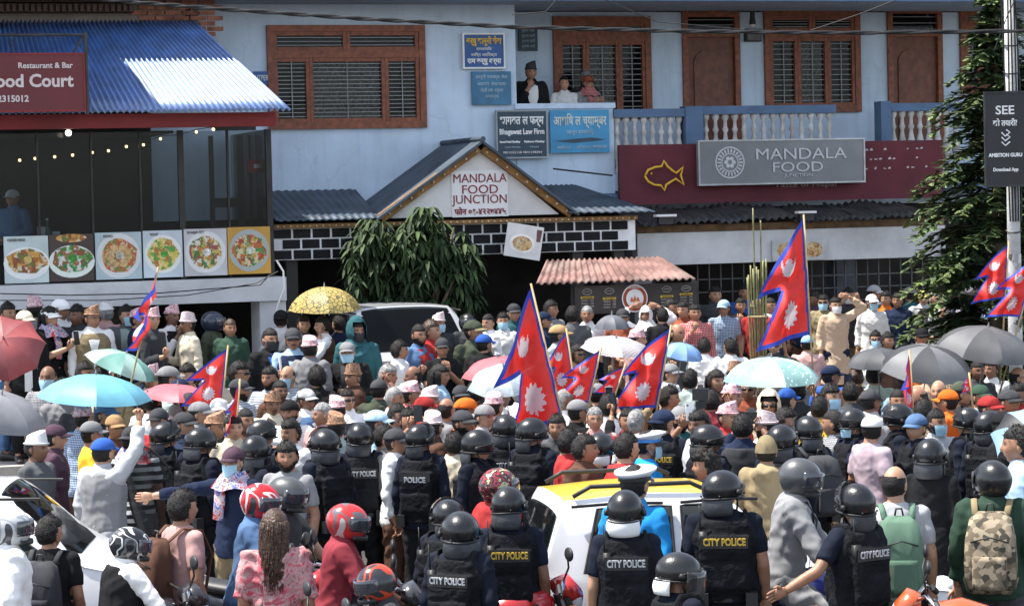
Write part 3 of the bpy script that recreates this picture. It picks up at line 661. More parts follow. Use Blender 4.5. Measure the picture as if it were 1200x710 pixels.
s = thing('menu_board', LOC((mu0 + mu1) / 2, 2.92, (mz0 + mz1) / 2), 'dark menu board with round white and orange logo on the food stall', 'sign', rz=TH)
W_, H_ = mu1 - mu0, mz1 - mz0
MB().box(-W_ / 2, W_ / 2, 0, .03, -H_ / 2, H_ / 2).build('panel', M('menu_dark', (.045, .036, .034), .6, 0, .15, 5), s)
yb = M('menu_yellow', (.62, .40, .04), .5)
mbl = MB().box(-.085, .085, -.004, 0, -.014, .014).mesh('heading_bar', [yb])
ink = M('menu_ink', (.45, .42, .38), .6)
for k, (c_, t) in enumerate(((-.40, 'Momo & Noodles'), (-.22, 'Burger'), (.25, 'Sekuwa'), (.41, 'Coffee'))):
    link('heading_bar', mbl, s, (W_ * c_, -.001, .03 - (.02 if k in (1, 2) else 0)))
    text(t, .025, M('menu_black', (.02, .02, .02), .5), s, (W_ * c_, -.008, .03 - (.02 if k in (1, 2) else 0)), width=.13)
    for j in range(3):
        text('chicken   150', .03, ink, s, (W_ * c_, -.003, -.005 - .035 * j - (.02 if k in (1, 2) else 0)), width=.16)
    hx = MB(); hx.tube([(W_ * c_ + .06 * math.cos(a), -.004, .10 + .035 * math.sin(a)) for a in [2 * math.pi * i / 12 for i in range(13)]], .004, 4); hx.tube([(W_ * c_ - .04, -.004, .10), (W_ * c_ + .04, -.004, .105)], .004, 4); hx.build('drawing', ink, s)
def dsc(nm, r, y, mat, n=28, c=(0, 0), r2=None):
    if r2: 
        mb = MB(); vs = []
        for k in range(n): a = 2 * math.pi * k / n; vs += [(c[0] + r * math.cos(a), y, c[1] + r * math.sin(a)), (c[0] + r2 * math.cos(a), y, c[1] + r2 * math.sin(a))]
        mb.add(vs, [(2 * k, 2 * k + 1, (2 * k + 3) % (2 * n), (2 * k + 2) % (2 * n)) for k in range(n)])
    else: mb = MB(); mb.add([(c[0] + r * math.cos(2 * math.pi * k / n), y, c[1] + r * math.sin(2 * math.pi * k / n)) for k in range(n)], [tuple(range(n))])
    return mb.build(nm, mat, s)
ox = (UZ(743, 347, 2.9)[0] - (mu0 + mu1) / 2)
orange = M('logo_orange', (.55, .12, .02), .5)
dsc('logo', .17, -.006, wht, c=(ox, 0)); dsc('logo_ring', .155, -.009, M('logo_red', (.35, .05, .02), .5), c=(ox, 0), r2=.115)
for k in range(3):
    x_ = ox + (k - 1) * .04; MB().add([(x_ - .022, -.011, -.04), (x_ + .022, -.011, -.04), (x_ + .012, -.011, .0), (x_, -.011, .05 if k == 1 else .02), (x_ - .014, -.011, 0)], [(0, 1, 2, 3, 4)]).build('flame', orange, s)
text('BAR & JUNCTION', .035, wht, s, (ox, -.012, .132), width=.16)
# ================================================================ right shopfront
RS = thing('shop', LOC(0, 0, 0), 'shopfront with maroon board, dark corrugated awning and long white fascia', 'shop', rz=TH)
mu0, mu1, mz0, mz1 = RC(727, 167, 1106, 236, .3)
lbox('fascia_board', mu0, mu1, .2, .27, mz0, mz1, maroon, RS)
zc1 = UZ(920, 238, .3)[1]
corrd = M('dark_corrugated', (.035, .037, .038), .6, .2, .3, 4, .1, 30, .3, 0, .5, (.12, .10, .08))
pts = [748, 838, 930, 1000, 1085]
for i in range(4):
    a, b = pts[i], pts[i + 1]; dz = (0, .02, -.015, .01)[i]
    ua, ub = UZ(a, 262, 1.25)[0], UZ(b + 6, 262, 1.25)[0]; zlo = UZ(920, 258, 1.25)[1] + dz
    corr('awning', (ua, -1.3, zlo), (ub, -1.3, zlo), (ub, -.3, zc1 + dz - .02), (ua, -.3, zc1 + dz - .02), 11, .02, corrd, RS, sag=.06)
fu0, fu1, fz0, fz1 = RC(747, 269, 1108, 306, 1.15)
lbox('wooden_beam', fu0, fu1, .9, 1.12, fz1 + .003, fz1 + .10, M('old_beam', (.14, .08, .04), .8, 0, .3, 8), RS)
lbox('white_fascia', fu0, fu1, .95, 1.15, fz0, fz1, offwhite, RS)
# light grey small sheet on the awning
u_, z_ = UZ(945, 250, 1.3); s = thing('awning_sheet', LOC(u_, 1.32, z_), 'small white floodlight sheet fixed on the dark awning', 'lamp', rz=TH)
MB().box(-.13, .13, -.02, .10, .0, .03).build('hood', white, s); MB().box(-.10, .10, 0, .08, -.1, -.002).build('under_block', metald, s)
u_, z_ = UZ(780, 254, 1.3); s = thing('awning_sheet', LOC(u_, 1.32, z_), 'second white sheet hood at the left end of the dark awning', 'lamp', rz=TH)
MB().box(-.14, .14, -.02, .10, .0, .03).build('hood', white, s); MB().box(-.10, .10, 0, .08, -.1, -.002).build('under_block', metald, s)  # another plain sheet on the awning, dark block below it
# metal grille
gu0, gu1, gz0, gz1 = RC(818, 312, 1110, 380, .9)
grm = M('grille_metal', (.10, .10, .10), .5, .5, .2)
vb = MB().box(-.008, .008, -.008, .008, 0, fz0 - .7).mesh('bar', [grm]); hbm = MB().box(-.5, .5, -.007, .007, -.008, .008).mesh('bar', [grm])
k = gu0
while k < gu1: link('bar', vb, RS, (k, -.9, .7)); k += .165
for i in range(9): link('bar', hbm, RS, ((gu0 + gu1) / 2, -.888, 1.0 + i * .17), None, (gu1 - gu0, 1, 1))
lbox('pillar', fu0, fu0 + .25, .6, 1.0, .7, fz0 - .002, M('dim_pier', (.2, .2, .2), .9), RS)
# fish neon
u_, z_ = UZ(778, 206, .32)
s = thing('fish_sign', LOC(u_, .33, z_), 'yellow outline fish sign on the maroon board', 'sign', rz=TH)
fishp = [(-.29, .0), (-.24, .08), (-.14, .115), (-.04, .125), (-.01, .2), (.045, .12), (.12, .06), (.17, .03), (.27, .11), (.235, .0), (.28, -.13), (.16, -.045), (.06, -.10), (.02, -.12), (-.01, -.2), (-.06, -.13), (-.16, -.12), (-.25, -.07), (-.29, 0)]
MB().tube([(x * .98, -.02, z * 1.0) for x, z in fishp], .016, 8).build('outline', M('fish_yellow', (.75, .42, .03), .4, 0, .05), s, True)
MB().ball((-.19, -.02, .03), .014).build('eye', M('fish_yellow', (0, 0, 0)), s)
# silver board
s, W_, H_ = sign_panel('silver_sign_board', (820, 165, 1012, 214), .42, 'silver grey sign board with pale capital lettering and round emblem', M('silver_board', (.20, .205, .21), .45, .3, .08, 3), .06, M('silver_frame', (.42, .43, .43), .4, .5))
sl2 = M('silver_letter', (.50, .51, .52), .5, .1, .05)
serif = dict(bold=.0)
text('MANDALA', .215, sl2, s, (.27, -.01, .105), width=1.34, **serif); text('FOOD', .19, sl2, s, (.22, -.01, -.075), width=.74, **serif); text('JUNCTION', .06, sl2, s, (.23, -.01, -.195), width=.42)
EX = -W_ * .32
def ring(r, r2, mat, nm='emblem_ring'):
    n = 28; vs = []
    for k in range(n): a = 2 * math.pi * k / n; vs += [(EX + r * math.cos(a), -.008, r * math.sin(a)), (EX + r2 * math.cos(a), -.008, r2 * math.sin(a))]
    MB().add(vs, [(2 * k, 2 * k + 1, (2 * k + 3) % (2 * n), (2 * k + 2) % (2 * n)) for k in range(n)]).build(nm, mat, s)
ring(.215, .195, sl2); ring(.125, .112, sl2)
for k in range(22):
    a = 2 * math.pi * k / 22; MB().box(-.011, .011, -.004, 0, -.026, .026).build('emblem_mark', sl2, s).matrix_local = Matrix.Translation((EX + .158 * math.cos(a), -.006, .158 * math.sin(a))) @ Matrix.Rotation(-a + math.pi / 2, 4, 'Y')
for k in range(6):
    a = 2 * math.pi * k / 6; MB().ball((EX + .055 * math.cos(a), -.005, .055 * math.sin(a)), (.03, .006, .03), 8, 4).build('emblem_petal', sl2, s)
text('Taste of Nepal', .085, M('dim_letter', (.40, .30, .30), .6), RS, (UZ(945, 217, .3)[0], -.275, UZ(945, 217, .3)[1]), width=.92)
dl = M('peeling_letter', (.5, .42, .42), .6)
rnd = random.Random(5)
for r_ in range(3):
    for k in range(14):
        if rnd.random() < .55: continue
        u_, z_ = UZ(1015 + k * 5.4, 177 + r_ * 11 - k * .2, .3); MB().add([(0, 0, 0), (.03 + .03 * rnd.random(), 0, .005), (.03, 0, .03 * rnd.random() + .01), (0, 0, .02)], [(0, 1, 2, 3)]).build('peeling_letter', dl, RS).location = (u_, -.274, z_)
s, W_, H_ = sign_panel('shop_poster', (905, 281, 969, 305), 1.2, 'small food poster on the long white fascia behind the tallest flag', M('poster_grey', (.45, .46, .45), .5), .02, cat='poster')
for sx in (-1, 1): MB().add([(sx * W_ * .25 + .13 * math.cos(2 * math.pi * k / 16), -.003, .1 * math.sin(2 * math.pi * k / 16)) for k in range(16)], [tuple(range(16))]).build('food', vor('noodles', [], 1), s)
# ================================================================ schefflera shrub, conifer
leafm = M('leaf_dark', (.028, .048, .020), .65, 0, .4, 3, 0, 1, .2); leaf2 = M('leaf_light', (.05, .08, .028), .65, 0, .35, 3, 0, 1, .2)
bark = M('bark', (.10, .075, .05), .9, 0, .3, 9, .4)
def leafmesh(nm, L_, W_, mat, droop=.25):
    vs = [(0, 0, 0), (W_ * .5, L_ * .35, .01 - droop * L_ * .15), (W_ * .42, L_ * .7, -droop * L_ * .5), (0, L_, -droop * L_), (-W_ * .42, L_ * .7, -droop * L_ * .5), (-W_ * .5, L_ * .35, .01 - droop * L_ * .15), (0, L_ * .35, -.01 - droop * L_ * .12), (0, L_ * .7, -.012 - droop * L_ * .48)]
    return MB().add(vs, [(0, 1, 6), (1, 2, 7, 6), (2, 3, 7), (0, 6, 5), (6, 7, 4, 5), (7, 3, 4)])
TR = thing('schefflera_tree', LOC(UZ(490, 330, 2.35)[0], 1.98, .7), 'dark green umbrella leaved small tree in front of the tile band', 'tree', rz=TH)
tb = MB(); rnd = random.Random(3); top = []
c0 = Vector((0, 0, 1.9))
for k in range(9):
    a = rnd.uniform(0, 6.28); e = Vector((rnd.uniform(-.65, .65), rnd.uniform(-.4, .3), rnd.uniform(1.75, 2.62)))
    tb.tube([(rnd.uniform(-.05, .05), 0, 0), (e.x * .35, e.y * .35, 1.1), tuple(e)], [.05, .035, .014], 6); top.append(e)
tb.build('trunk', bark, TR, True)
big = MB(); cnt = 0
xl = UZ(417, 300, 2.35)[0] - UZ(490, 330, 2.35)[0]; xr = UZ(565, 300, 2.35)[0] - UZ(490, 330, 2.35)[0]
zt1 = UZ(490, 252, 2.35)[1] - .7; zb1 = UZ(490, 372, 2.35)[1] - .7
LM = [leafmesh('leaf', .22, .052, None, .55), leafmesh('leaf', .18, .044, None, .8)]
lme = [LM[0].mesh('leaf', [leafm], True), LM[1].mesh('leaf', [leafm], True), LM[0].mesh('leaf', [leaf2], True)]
for k in range(430):
    x = rnd.uniform(xl, xr); t = abs(x - .02) / max(abs(xl), xr); z = rnd.uniform(zb1 + .1 * t, zt1 - .32 * t ** 1.5 + .16 * math.sin(x * 9)); y = rnd.uniform(-.42, .32) * (1 - .4 * t)
    if z < zb1 + .35 and rnd.random() < .45: continue
    c = Vector((x, y, z)); ph = rnd.uniform(0, 6.28); nn = 8
    for j in range(nn):
        a = ph + 2 * math.pi * j / nn + rnd.uniform(-.2, .2); mt = Matrix.Translation(c) @ Matrix.Rotation(a, 4, 'Z') @ Matrix.Rotation(R(rnd.uniform(-38, 2)), 4, 'X')
        src = LM[(k + j) % 2]
        if cnt < 290 and y < -.18 and rnd.random() < .5:
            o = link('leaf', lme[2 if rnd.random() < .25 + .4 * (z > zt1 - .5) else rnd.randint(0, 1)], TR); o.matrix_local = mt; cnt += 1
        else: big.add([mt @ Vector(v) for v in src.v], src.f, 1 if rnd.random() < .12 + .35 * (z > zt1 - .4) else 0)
tag(big.build('foliage', [leafm, leaf2], TR, True), kind='stuff')
# conifer on the right
needle = M('needle_green', (.052, .088, .038), .6, 0, .4, 2, 0, 1, .3); needle2 = M('needle_tip', (.15, .20, .065), .6, 0, .3, 2, 0, 1, .3)
cb = at_y(1168, 400, 31.0); CT = thing('conifer_tree', (cb.x, 31.0, .7), 'tall dark conifer with drooping layered branches behind the pole', 'tree')
mb = MB(); mb.tube([(0, 0, 0), (.05, 0, 2.5), (.1, 0, 6.2)], [.12, .09, .03], 8); mb.build('trunk', bark, CT, True)
fb = MB(); rnd = random.Random(11); bb = MB()
def px_of(x, z): return to_px((cb.x + x, 31, .7 + z))
for lv in range(58):
    z = .35 + lv * .094; reach = 1.2 if z < 2.7 else max(.12, 1.2 - .42 * (z - 2.7))
    for k in range(9):
        a = rnd.uniform(0, 6.28); L_ = reach * rnd.uniform(.55, 1.08); d = Vector((math.cos(a), math.sin(a) * .75, 0)); p0 = Vector((.06, 0, z))
        P = [p0 + d * (L_ * t) + Vector((0, 0, .18 * math.sin(t * 2.2) * L_ - .28 * t * t * L_)) for t in (0, .3, .6, .85, 1)]
        bb.tube(P, [.016, .012, .009, .006, .003], 4)
        sidev = Vector((-d.y, d.x, 0))
        for q in range(int(40 * L_) + 8):
            t = rnd.uniform(.22, 1.0); i = min(3, int(t * 4)); p = p0 + d * (L_ * t) + Vector((0, 0, .18 * math.sin(t * 2.2) * L_ - .28 * t * t * L_))
            sd_ = rnd.choice((-1, 1)); ln = rnd.uniform(.10, .24) * (1.25 - t * .6)
            dd = (sidev * sd_ * rnd.uniform(.5, 1) + d * rnd.uniform(.3, .9) + Vector((0, 0, rnd.uniform(-.55, .15)))).normalized() * ln
            wv = Vector((rnd.uniform(-.3, .3), rnd.uniform(-.3, .3), 1)).cross(dd).normalized() * rnd.uniform(.018, .036)
            for f_ in (0, .45):
                b0 = p + dd * f_; fb.add([b0 - wv, b0 + dd * .55 + wv * .9, b0 + dd * .62, b0 + wv], [(0, 1, 2, 3)], 1 if (t > .6 and rnd.random() < .55) else 0)
            fb.add([p, p + dd * .5 - wv * 1.2, p + dd, p + dd * .5 + wv * 1.2], [(0, 1, 2, 3)], 1 if (t > .78 and rnd.random() < .6) else 0)
bb.build('branches', bark, CT); tag(fb.build('crown', [needle, needle2], CT), kind='stuff')
CT.children[1]['kind'] = 'stuff'
# bamboo poles
cb2 = at_y(889, 400, 30.6)
BP = thing('bamboo_bundle', (cb2.x, 30.6, .7), 'bundle of tall green bamboo poles standing in front of the grille', 'bamboo')
bam = M('bamboo', (.22, .21, .09), .5, 0, .3, 9, .2)
rnd = random.Random(4)
for k in range(13):
    x = (k - 6) * .016 + rnd.uniform(-.01, .01); h = rnd.choice((2.6, 1.95, 2.0, 1.9, 2.45)) if k in (5, 6, 8) else rnd.uniform(1.75, 2.0)
    mb = MB(); zz = np.linspace(0, h, int(h / .16)); pts = []; rr = []
    for q in zz: pts.append((x + .03 * (q - 1) * (x * 8), rnd.uniform(-.03, .03) * 0 + (k % 3) * .02, float(q))); rr.append(.0085 + (.002 if int(q / .16) % 2 else 0))
    mb.tube(pts, rr, 6); mb.build('pole', bam, BP, True)
MB().tube([(.12 * math.cos(a), .02 + .05 * math.sin(a), 1.3) for a in [2 * math.pi * i / 12 for i in range(13)]], .012, 5).build('rope', M('rope', (.35, .28, .15), .9), BP)
# ================================================================ pole, banner, wires
Yp = 27.6
pb = at_y(1190, 400, Yp)
PL = thing('utility_pole', (pb.x, Yp, 0), 'pale concrete utility pole with wound posters in front of the conifer', 'pole')
polem = M('pole_concrete', (.56, .56, .55), .8, 0, .12, 5, .2, 30, .2, 0, .5, (.2, .19, .18))
MB().tube([(0, 0, 0), (0, 0, 7.5)], [.075, .06], 14).build('shaft', polem, PL, True)
pm = vor('torn_poster', [(.5, .5, .48), (.06, .06, .06), (.45, .44, .42), (.3, .3, .3), (.55, .55, .53)], 14)
MB().tube([(0, 0, 1.7), (0, 0, 2.75)], [.076, .074], 14, cap=False).build('wound_poster', pm, PL, True)
for z in (3.0, 4.0, 4.7, 5.0): MB().tube([(.078 * math.cos(a), .078 * math.sin(a), z + .02 * math.sin(a)) for a in [2 * math.pi * i / 14 for i in range(15)]], .008, 5).build('band', metald, PL)
mb = MB()
for k in range(5): mb.tube([(-.07 + .03 * k, -.08, 7.2), (-.09 + .03 * k + rnd.uniform(-.03, .03), -.09, 5.6), (-.08 + .04 * k, -.08, 4.4), (-.05 + .03 * k, -.08, 3.1)], .009, 5)
mb.build('cable', cord, PL)
c = at_y(1181, 163, Yp - .2)
s = thing('pole_banner', (c.x, Yp - .16, c.z), 'black advertising banner with white lettering fixed to the utility pole', 'banner')
W_, H_ = .44, .98
MB().box(-W_ / 2, W_ / 2, 0, .03, -H_ / 2, H_ / 2).build('panel', M('banner_black', (.02, .02, .022), .45, 0, .15, 3), s)
f = MB(); f.box(-W_ / 2 - .02, W_ / 2 + .02, -.01, .04, H_ / 2, H_ / 2 + .02); f.box(-W_ / 2 - .02, W_ / 2 + .02, -.01, .04, -H_ / 2 - .02, -H_ / 2); f.box(-W_ / 2 - .02, -W_ / 2, -.01, .04, -H_ / 2, H_ / 2); f.box(W_ / 2, W_ / 2 + .02, -.01, .04, -H_ / 2, H_ / 2); f.build('frame', metald, s)
for (t, z, hh, ww) in (('SEE', .31, .13, .20), ('को तयारी?', .18, .085, .26), ('AMBITION GURU', -.17, .055, .36), ('Download App', -.33, .05, .27)): text(t, hh, wht, s, (-.02, -.006, z), width=ww, bold=.002)
lg = MB()
for (ox_, oz_) in ((0, .05), (.0, .0), (0, -.05)): lg.tube([(-.06, -.008, oz_ + .02), (-.02, -.008, oz_ - .02), (.03, -.008, oz_ + .02), (-.01, -.008, oz_ + .05)][: 3 if oz_ < 0 else 4], .008, 5)
lg.build('logo', wht, s)
MB().box(-.05, .12, .03, .12, .3, .34).build('clamp', metald, s)
def wire(pts, Y, r, label, twist=False, name='cable', mat=None):
    P = [at_y(x, y, Y) for x, y in pts]; mb = MB(); Q = []
    for i in range(len(P) - 1):
        for k in range(12): Q.append(P[i].lerp(P[i + 1], k / 12))
    Q.append(P[-1])
    if twist:
        for s_ in range(2): mb.tube([q + Vector((0, r * .8 * math.sin(i * 1.3 + s_ * 3.14), r * .8 * math.cos(i * 1.3 + s_ * 3.14))) for i, q in enumerate(Q)], r, 6)
    else: mb.tube(Q, r, 5)
    return tag(mb.build(name, mat or cord), label, 'cable' if mat is None else 'pipe')
wire([(-60, -8), (100, -2), (230, 9), (420, 22), (600, 32), (800, 37), (1000, 39), (1260, 36)], 26, .014, 'thick twisted black power cable sagging across the whole front', True)
wire([(700, -4), (770, 26), (860, 34), (900, 40)], 31, .006, 'thin black wire curving down from the top to the balcony doors')
wire([(600, 18), (640, 14), (655, -3)], 32, .006, 'thin wire looping over the recessed corner')
wire([(950, 36), (1010, 16), (1060, -4)], 31, .006, 'thin black wire rising to the right above the tall window')
wire([(1165, 60), (1180, 20), (1192, -5)], 27.4, .006, 'thin wire climbing the top of the utility pole')
wire([(0, 344), (80, 346), (180, 344), (305, 334), (316, 322)], 29.4, .007, 'thin black wire drooping along the white floor beam')
wire([(0, 352), (120, 352), (220, 346), (300, 332), (326, 318)], 29.38, .006, 'lower thin wire along the white floor beam')
wire([(324, 305), (332, 318), (333, 338), (326, 356), (322, 372)], 29.9, .012, 'white plastic pipe bent around the pavilion corner', name='pipe', mat=white)
# long brown stick across slab
wire([(648, 198), (718, 206)], 33.4, .012, 'short dark rod leaning under the balcony parapet')
# ================================================================ figures: meshes shared between people
class Fig: pass
def pose_joints(p):
    """joints of an adult 1.68 m tall, facing -Y; +X is the figure's left"""
    J = {}
    sh = Vector((.166, .0, 1.372))
    arms = {  # side: (elbow, wrist, hand direction)
        'down': ((.225, .03, 1.10), (.235, -.05, .86), (0, -.15, -1)),
        'fold': ((.235, -.03, 1.12), (.04, -.205, 1.10), (-1, -.1, .12)),
        'front': ((.235, .0, 1.11), (.05, -.20, .98), (-.7, -.5, -.3)),
        'phone': ((.225, -.10, 1.13), (.07, -.32, 1.24), (-.25, -.6, .5)),
        'photo': ((.25, -.22, 1.30), (.10, -.33, 1.53), (-.4, -.3, .8)),
        'raise': ((.27, -.10, 1.60), (.22, -.20, 1.83), (-.1, -.1, 1)),
        'head': ((.40, -.04, 1.52), (.17, -.06, 1.70), (-1, -.05, .15)),
        'chin': ((.215, -.12, 1.10), (.06, -.19, 1.36), (-.5, .1, .8)),
        'ear': ((.26, -.14, 1.18), (.12, -.07, 1.46), (-.1, .05, 1)),
        'point': ((.42, -.14, 1.33), (.66, -.26, 1.30), (1, -.35, -.05)),
        'side': ((.36, .02, 1.17), (.56, -.08, 1.05), (1, -.3, -.3)),
        'ride': ((.27, -.20, 1.12), (.31, -.44, 1.02), (-.1, -1, -.1)),
        'lean': ((.27, -.10, 1.12), (.09, -.30, 1.10), (-1, -.25, -.05)),
        'hold': ((.235, -.06, 1.10), (.16, -.28, 1.16), (-.1, -.5, .8)),
        'clap': ((.22, -.10, 1.12), (.035, -.27, 1.30), (-.2, -.4, .9)),
    }
    presets = {'stand': ('down', 'down'), 'fold': ('fold', 'fold'), 'front': ('front', 'front'), 'phone': ('phone', 'phone'), 'phone1': ('down', 'phone'), 'photo': ('photo', 'photo'),
               'raise': ('down', 'raise'), 'headhand': ('head', 'down'), 'bothhead': ('head', 'head'), 'chin': ('down', 'chin'), 'ear': ('ear', 'down'), 'point': ('down', 'point'),
               'ride': ('ride', 'ride'), 'lean': ('lean', 'lean'), 'hold': ('down', 'hold'), 'clap': ('clap', 'clap'), 'pointL': ('point', 'down'), 'raiseL': ('raise', 'down'), 'photo1': ('down', 'photo'), 'side': ('down', 'side'), 'sideL': ('side', 'down')}
    L, Rr = presets[p]
    for s_, nm in ((1, L), (-1, Rr)):
        e, w_, h = arms[nm]; f = lambda q: Vector((q[0] * s_, q[1], q[2]))
        e, w_, h = f(e), f(w_), f(h)
        if nm == 'fold' and s_ < 0: w_ += Vector((0, -.035, .03))
        J[s_] = (f(sh), e, w_, h.normalized(), nm)
    if p == 'ride':
        J['legs'] = {s_: (Vector((.09 * s_, .02, .86)), Vector((.20 * s_, -.36, .72)), Vector((.19 * s_, -.20, .30))) for s_ in (1, -1)}
    else:
        J['legs'] = {1: (Vector((.088, 0, .86)), Vector((.10, -.02, .47)), Vector((.105, .02, .09))), -1: (Vector((-.088, 0, .86)), Vector((-.105, .01, .47)), Vector((-.12, .03, .09)))}
    return J
def ell(z, rx, ry, cy=0., n=20, cx=0., p=2.3):
    out = []
    for k in range(n):
        a = 2 * math.pi * k / n; c, s_ = math.cos(a), math.sin(a)
        q = (abs(c) ** p + abs(s_) ** p) ** (-1 / p); out.append((cx + rx * c * q, cy + ry * s_ * q, z))
    return out
TORSO = [(.80, .13, .09, 0), (.86, .165, .108, .005), (.95, .168, .110, .005), (1.06, .150, .102, .0), (1.18, .160, .108, -.005), (1.28, .172, .112, -.005), (1.35, .165, .100, .0), (1.40, .125, .080, .008), (1.435, .075, .060, .012), (1.46, .052, .052, .015)]
def torso(mb, g=0., z0=.78, z1=1.5, flare=0., slump=None):
    rr = [ell(z, rx + g + flare * max(0, (1.0 - z)), ry + g + flare * max(0, 1.0 - z), cy) for z, rx, ry, cy in TORSO if z0 <= z <= z1]
    mb.loft(rr)
def arm(mb, a, g=0., frac=2., first=.0):
    S, E, W = a[0], a[1], a[2]
    P = [S + Vector((-.05 if S.x > 0 else .05, 0, .0)), S]; rad = [.046 + g, .052 + g]
    n = 4
    for k in range(1, n + 1): P.append(S.lerp(E, k / n)); rad.append(.055 - .014 * k / n + g * (1 if frac > 1 else 1.15))
    if frac <= 1:
        keep = 2 + max(1, int(round(n * frac))); P, rad = P[:keep], rad[:keep]
        mb.tube(P, rad, 10); mb.ball(S, .051 + g, 10, 7); return
    mb.ball(E, .042 + g * .9, 8, 6)
    for k in range(1, n + 1):
        if frac < 2 and k / n > frac - 1: break
        P.append(E.lerp(W, k / n)); rad.append((.042, .040, .034, .028)[k - 1] + g * .8)
    P = P[:6]; mb.tube(P, rad[:6], 10)
    Q = [E] + [E.lerp(W, k / n) for k in range(1, n + 1) if not (frac < 2 and k / n > frac - 1)]
    mb.tube(Q, [.042 + g * .85] + [(.042, .040, .034, .027)[k] + g * .8 for k in range(len(Q) - 1)], 10)
    mb.ball(S, .052 + g, 10, 7)
def remesh(mb, vox, smooth=3, wr=0., seed=0, mats=()):
    me = mb.mesh('src'); ob = bpy.data.objects.new('src', me); COL.objects.link(ob)
    m_ = ob.modifiers.new('r', 'REMESH'); m_.mode = 'VOXEL'; m_.voxel_size = vox
    s_ = ob.modifiers.new('s', 'SMOOTH'); s_.iterations = smooth; s_.factor = .5
    dg = bpy.context.evaluated_depsgraph_get(); me2 = bpy.data.meshes.new_from_object(ob.evaluated_get(dg)); bpy.data.objects.remove(ob); bpy.data.meshes.remove(me)
    if wr:
        nv = len(me2.vertices); co = np.empty(nv * 3, 'f'); no = np.empty(nv * 3, 'f'); me2.vertices.foreach_get('co', co); me2.vertex_normals.foreach_get('vector', no)
        co = co.reshape(-1, 3); no = no.reshape(-1, 3)
        # folds: stretched noise, stronger at the waist and the bends
        d = np.array([.9 - 3.2 * abs(noise.noise(Vector((c[0] * 6 + c[2] * 3 + seed, c[1] * 7, c[2] * 10 - abs(c[0]) * 5)))) + .6 * noise.noise(Vector((c[0] * 22 + seed, c[1] * 18, c[2] * 28))) for c in co])
        co += no * (d * wr)[:, None]; me2.vertices.foreach_set('co', co.reshape(-1))
    me2.polygons.foreach_set('use_smooth', [True] * len(me2.polygons)); me2.materials.clear()
    for q in mats: me2.materials.append(q)
    me2.update(); return me2
# ---- head
HC = Vector((0, -.012, 1.562))     # head centre
def headf(x, y, z, off=0.):
    """unit direction -> point on the head (centre at 0, facing -Y)"""
    X, Y, Z = x * .077, y * .099, z * .122
    if z < 0:
        t = -z; X *= 1 - .34 * t ** 1.6
        if y > 0: Y *= 1 - .42 * t
    if y < 0: X *= .97; Y *= .96
    if z > .5: X *= 1 + .03 * (z - .5)
    if y < 0:
        def g(cx, cz, sx, sz): return math.exp(-((X - cx) / sx) ** 2 - ((Z - cz) / sz) ** 2)
        Y -= .020 * g(0, -.022, .010, .014) + .010 * g(0, -.004, .008, .02) + .006 * g(0, .034, .04, .011) + .006 * g(0, -.060, .022, .010) + .008 * g(0, -.098, .02, .016)
        Y += .010 * (g(.030, .010, .014, .011) + g(-.030, .010, .014, .011)) + .004 * g(0, -.075, .02, .007)
        Y -= .004 * (g(.042, -.025, .018, .02) + g(-.042, -.025, .018, .02))
    v = Vector((X, Y, Z))
    if off: v += Vector((x, y, z)).normalized() * off
    return v
NL, NM = 44, 30
def headgrid(mb, fn, n=NL, k=NM, keep=None):
    vs = []; dirs = []
    for i in range(k + 1):
        th = math.pi * i / k
        for j in range(n):
            t = -math.pi + 2 * math.pi * (j + .5) / n; a = t - .45 * math.sin(t); ct, s_ = math.cos(th), math.sin(th)
            if i in (0, k): s_ = .01
            d = (math.sin(a) * s_, -math.cos(a) * s_, ct); dirs.append(d); vs.append(fn(*d))
    fs = []
    for i in range(k):
        for j in range(n):
            a = i * n + j; b = i * n + (j + 1) % n; f = (a, a + n, b + n, b)
            if keep is None or all(keep(*dirs[q]) for q in f): fs.append(f)
    used = sorted({q for f in fs for q in f}); mp = {q: i for i, q in enumerate(used)}
    return mb.add([vs[q] for q in used], [tuple(mp[q] for q in f) for f in fs])
def hand(mb, W, d, s_, curl=.5, grip=False):
    """palm, four bent fingers of different length and a thumb"""
    d = d.normalized(); side = Vector((0, 1, 0)).cross(d)
    if side.length < .3: side = Vector((1, 0, 0)).cross(d)
    side.normalize(); nrm = d.cross(side).normalized()
    mb.tube([W - d * .02, W + d * .02, W + d * .055, W + d * .085], [.026, .034, .040, .036], 10, flat=.42, upv=side)
    K = W + d * .08
    for i, (o, L_) in enumerate(((-.030, .066), (-.010, .076), (.010, .071), (.029, .056))):
        c = curl * (1.15 if i > 1 else 1.0)
        p0 = K + side * o - d * .012; d1 = (d * math.cos(c * .6) + nrm * math.sin(c * .6)); d2 = (d * math.cos(c * 1.6) + nrm * math.sin(c * 1.6)); d3 = (d * math.cos(c * 2.3) + nrm * math.sin(c * 2.3))
        p1 = p0 + d1 * L_ * .48; p2 = p1 + d2 * L_ * .32; p3 = p2 + d3 * L_ * .28
        mb.tube([p0, p1, p2, p3], [.0100, .0093, .0084, .0062], 6)
    t0 = W + d * .025 - side * .026 * (1 if s_ > 0 else 1); t1 = t0 - side * .026 + d * .026 + nrm * .012; t2 = t1 + d * .030 + nrm * .016 - side * .004
    mb.tube([t0, t1, t2], [.013, .0112, .0082], 6)
_body = {}; _trunk = {}
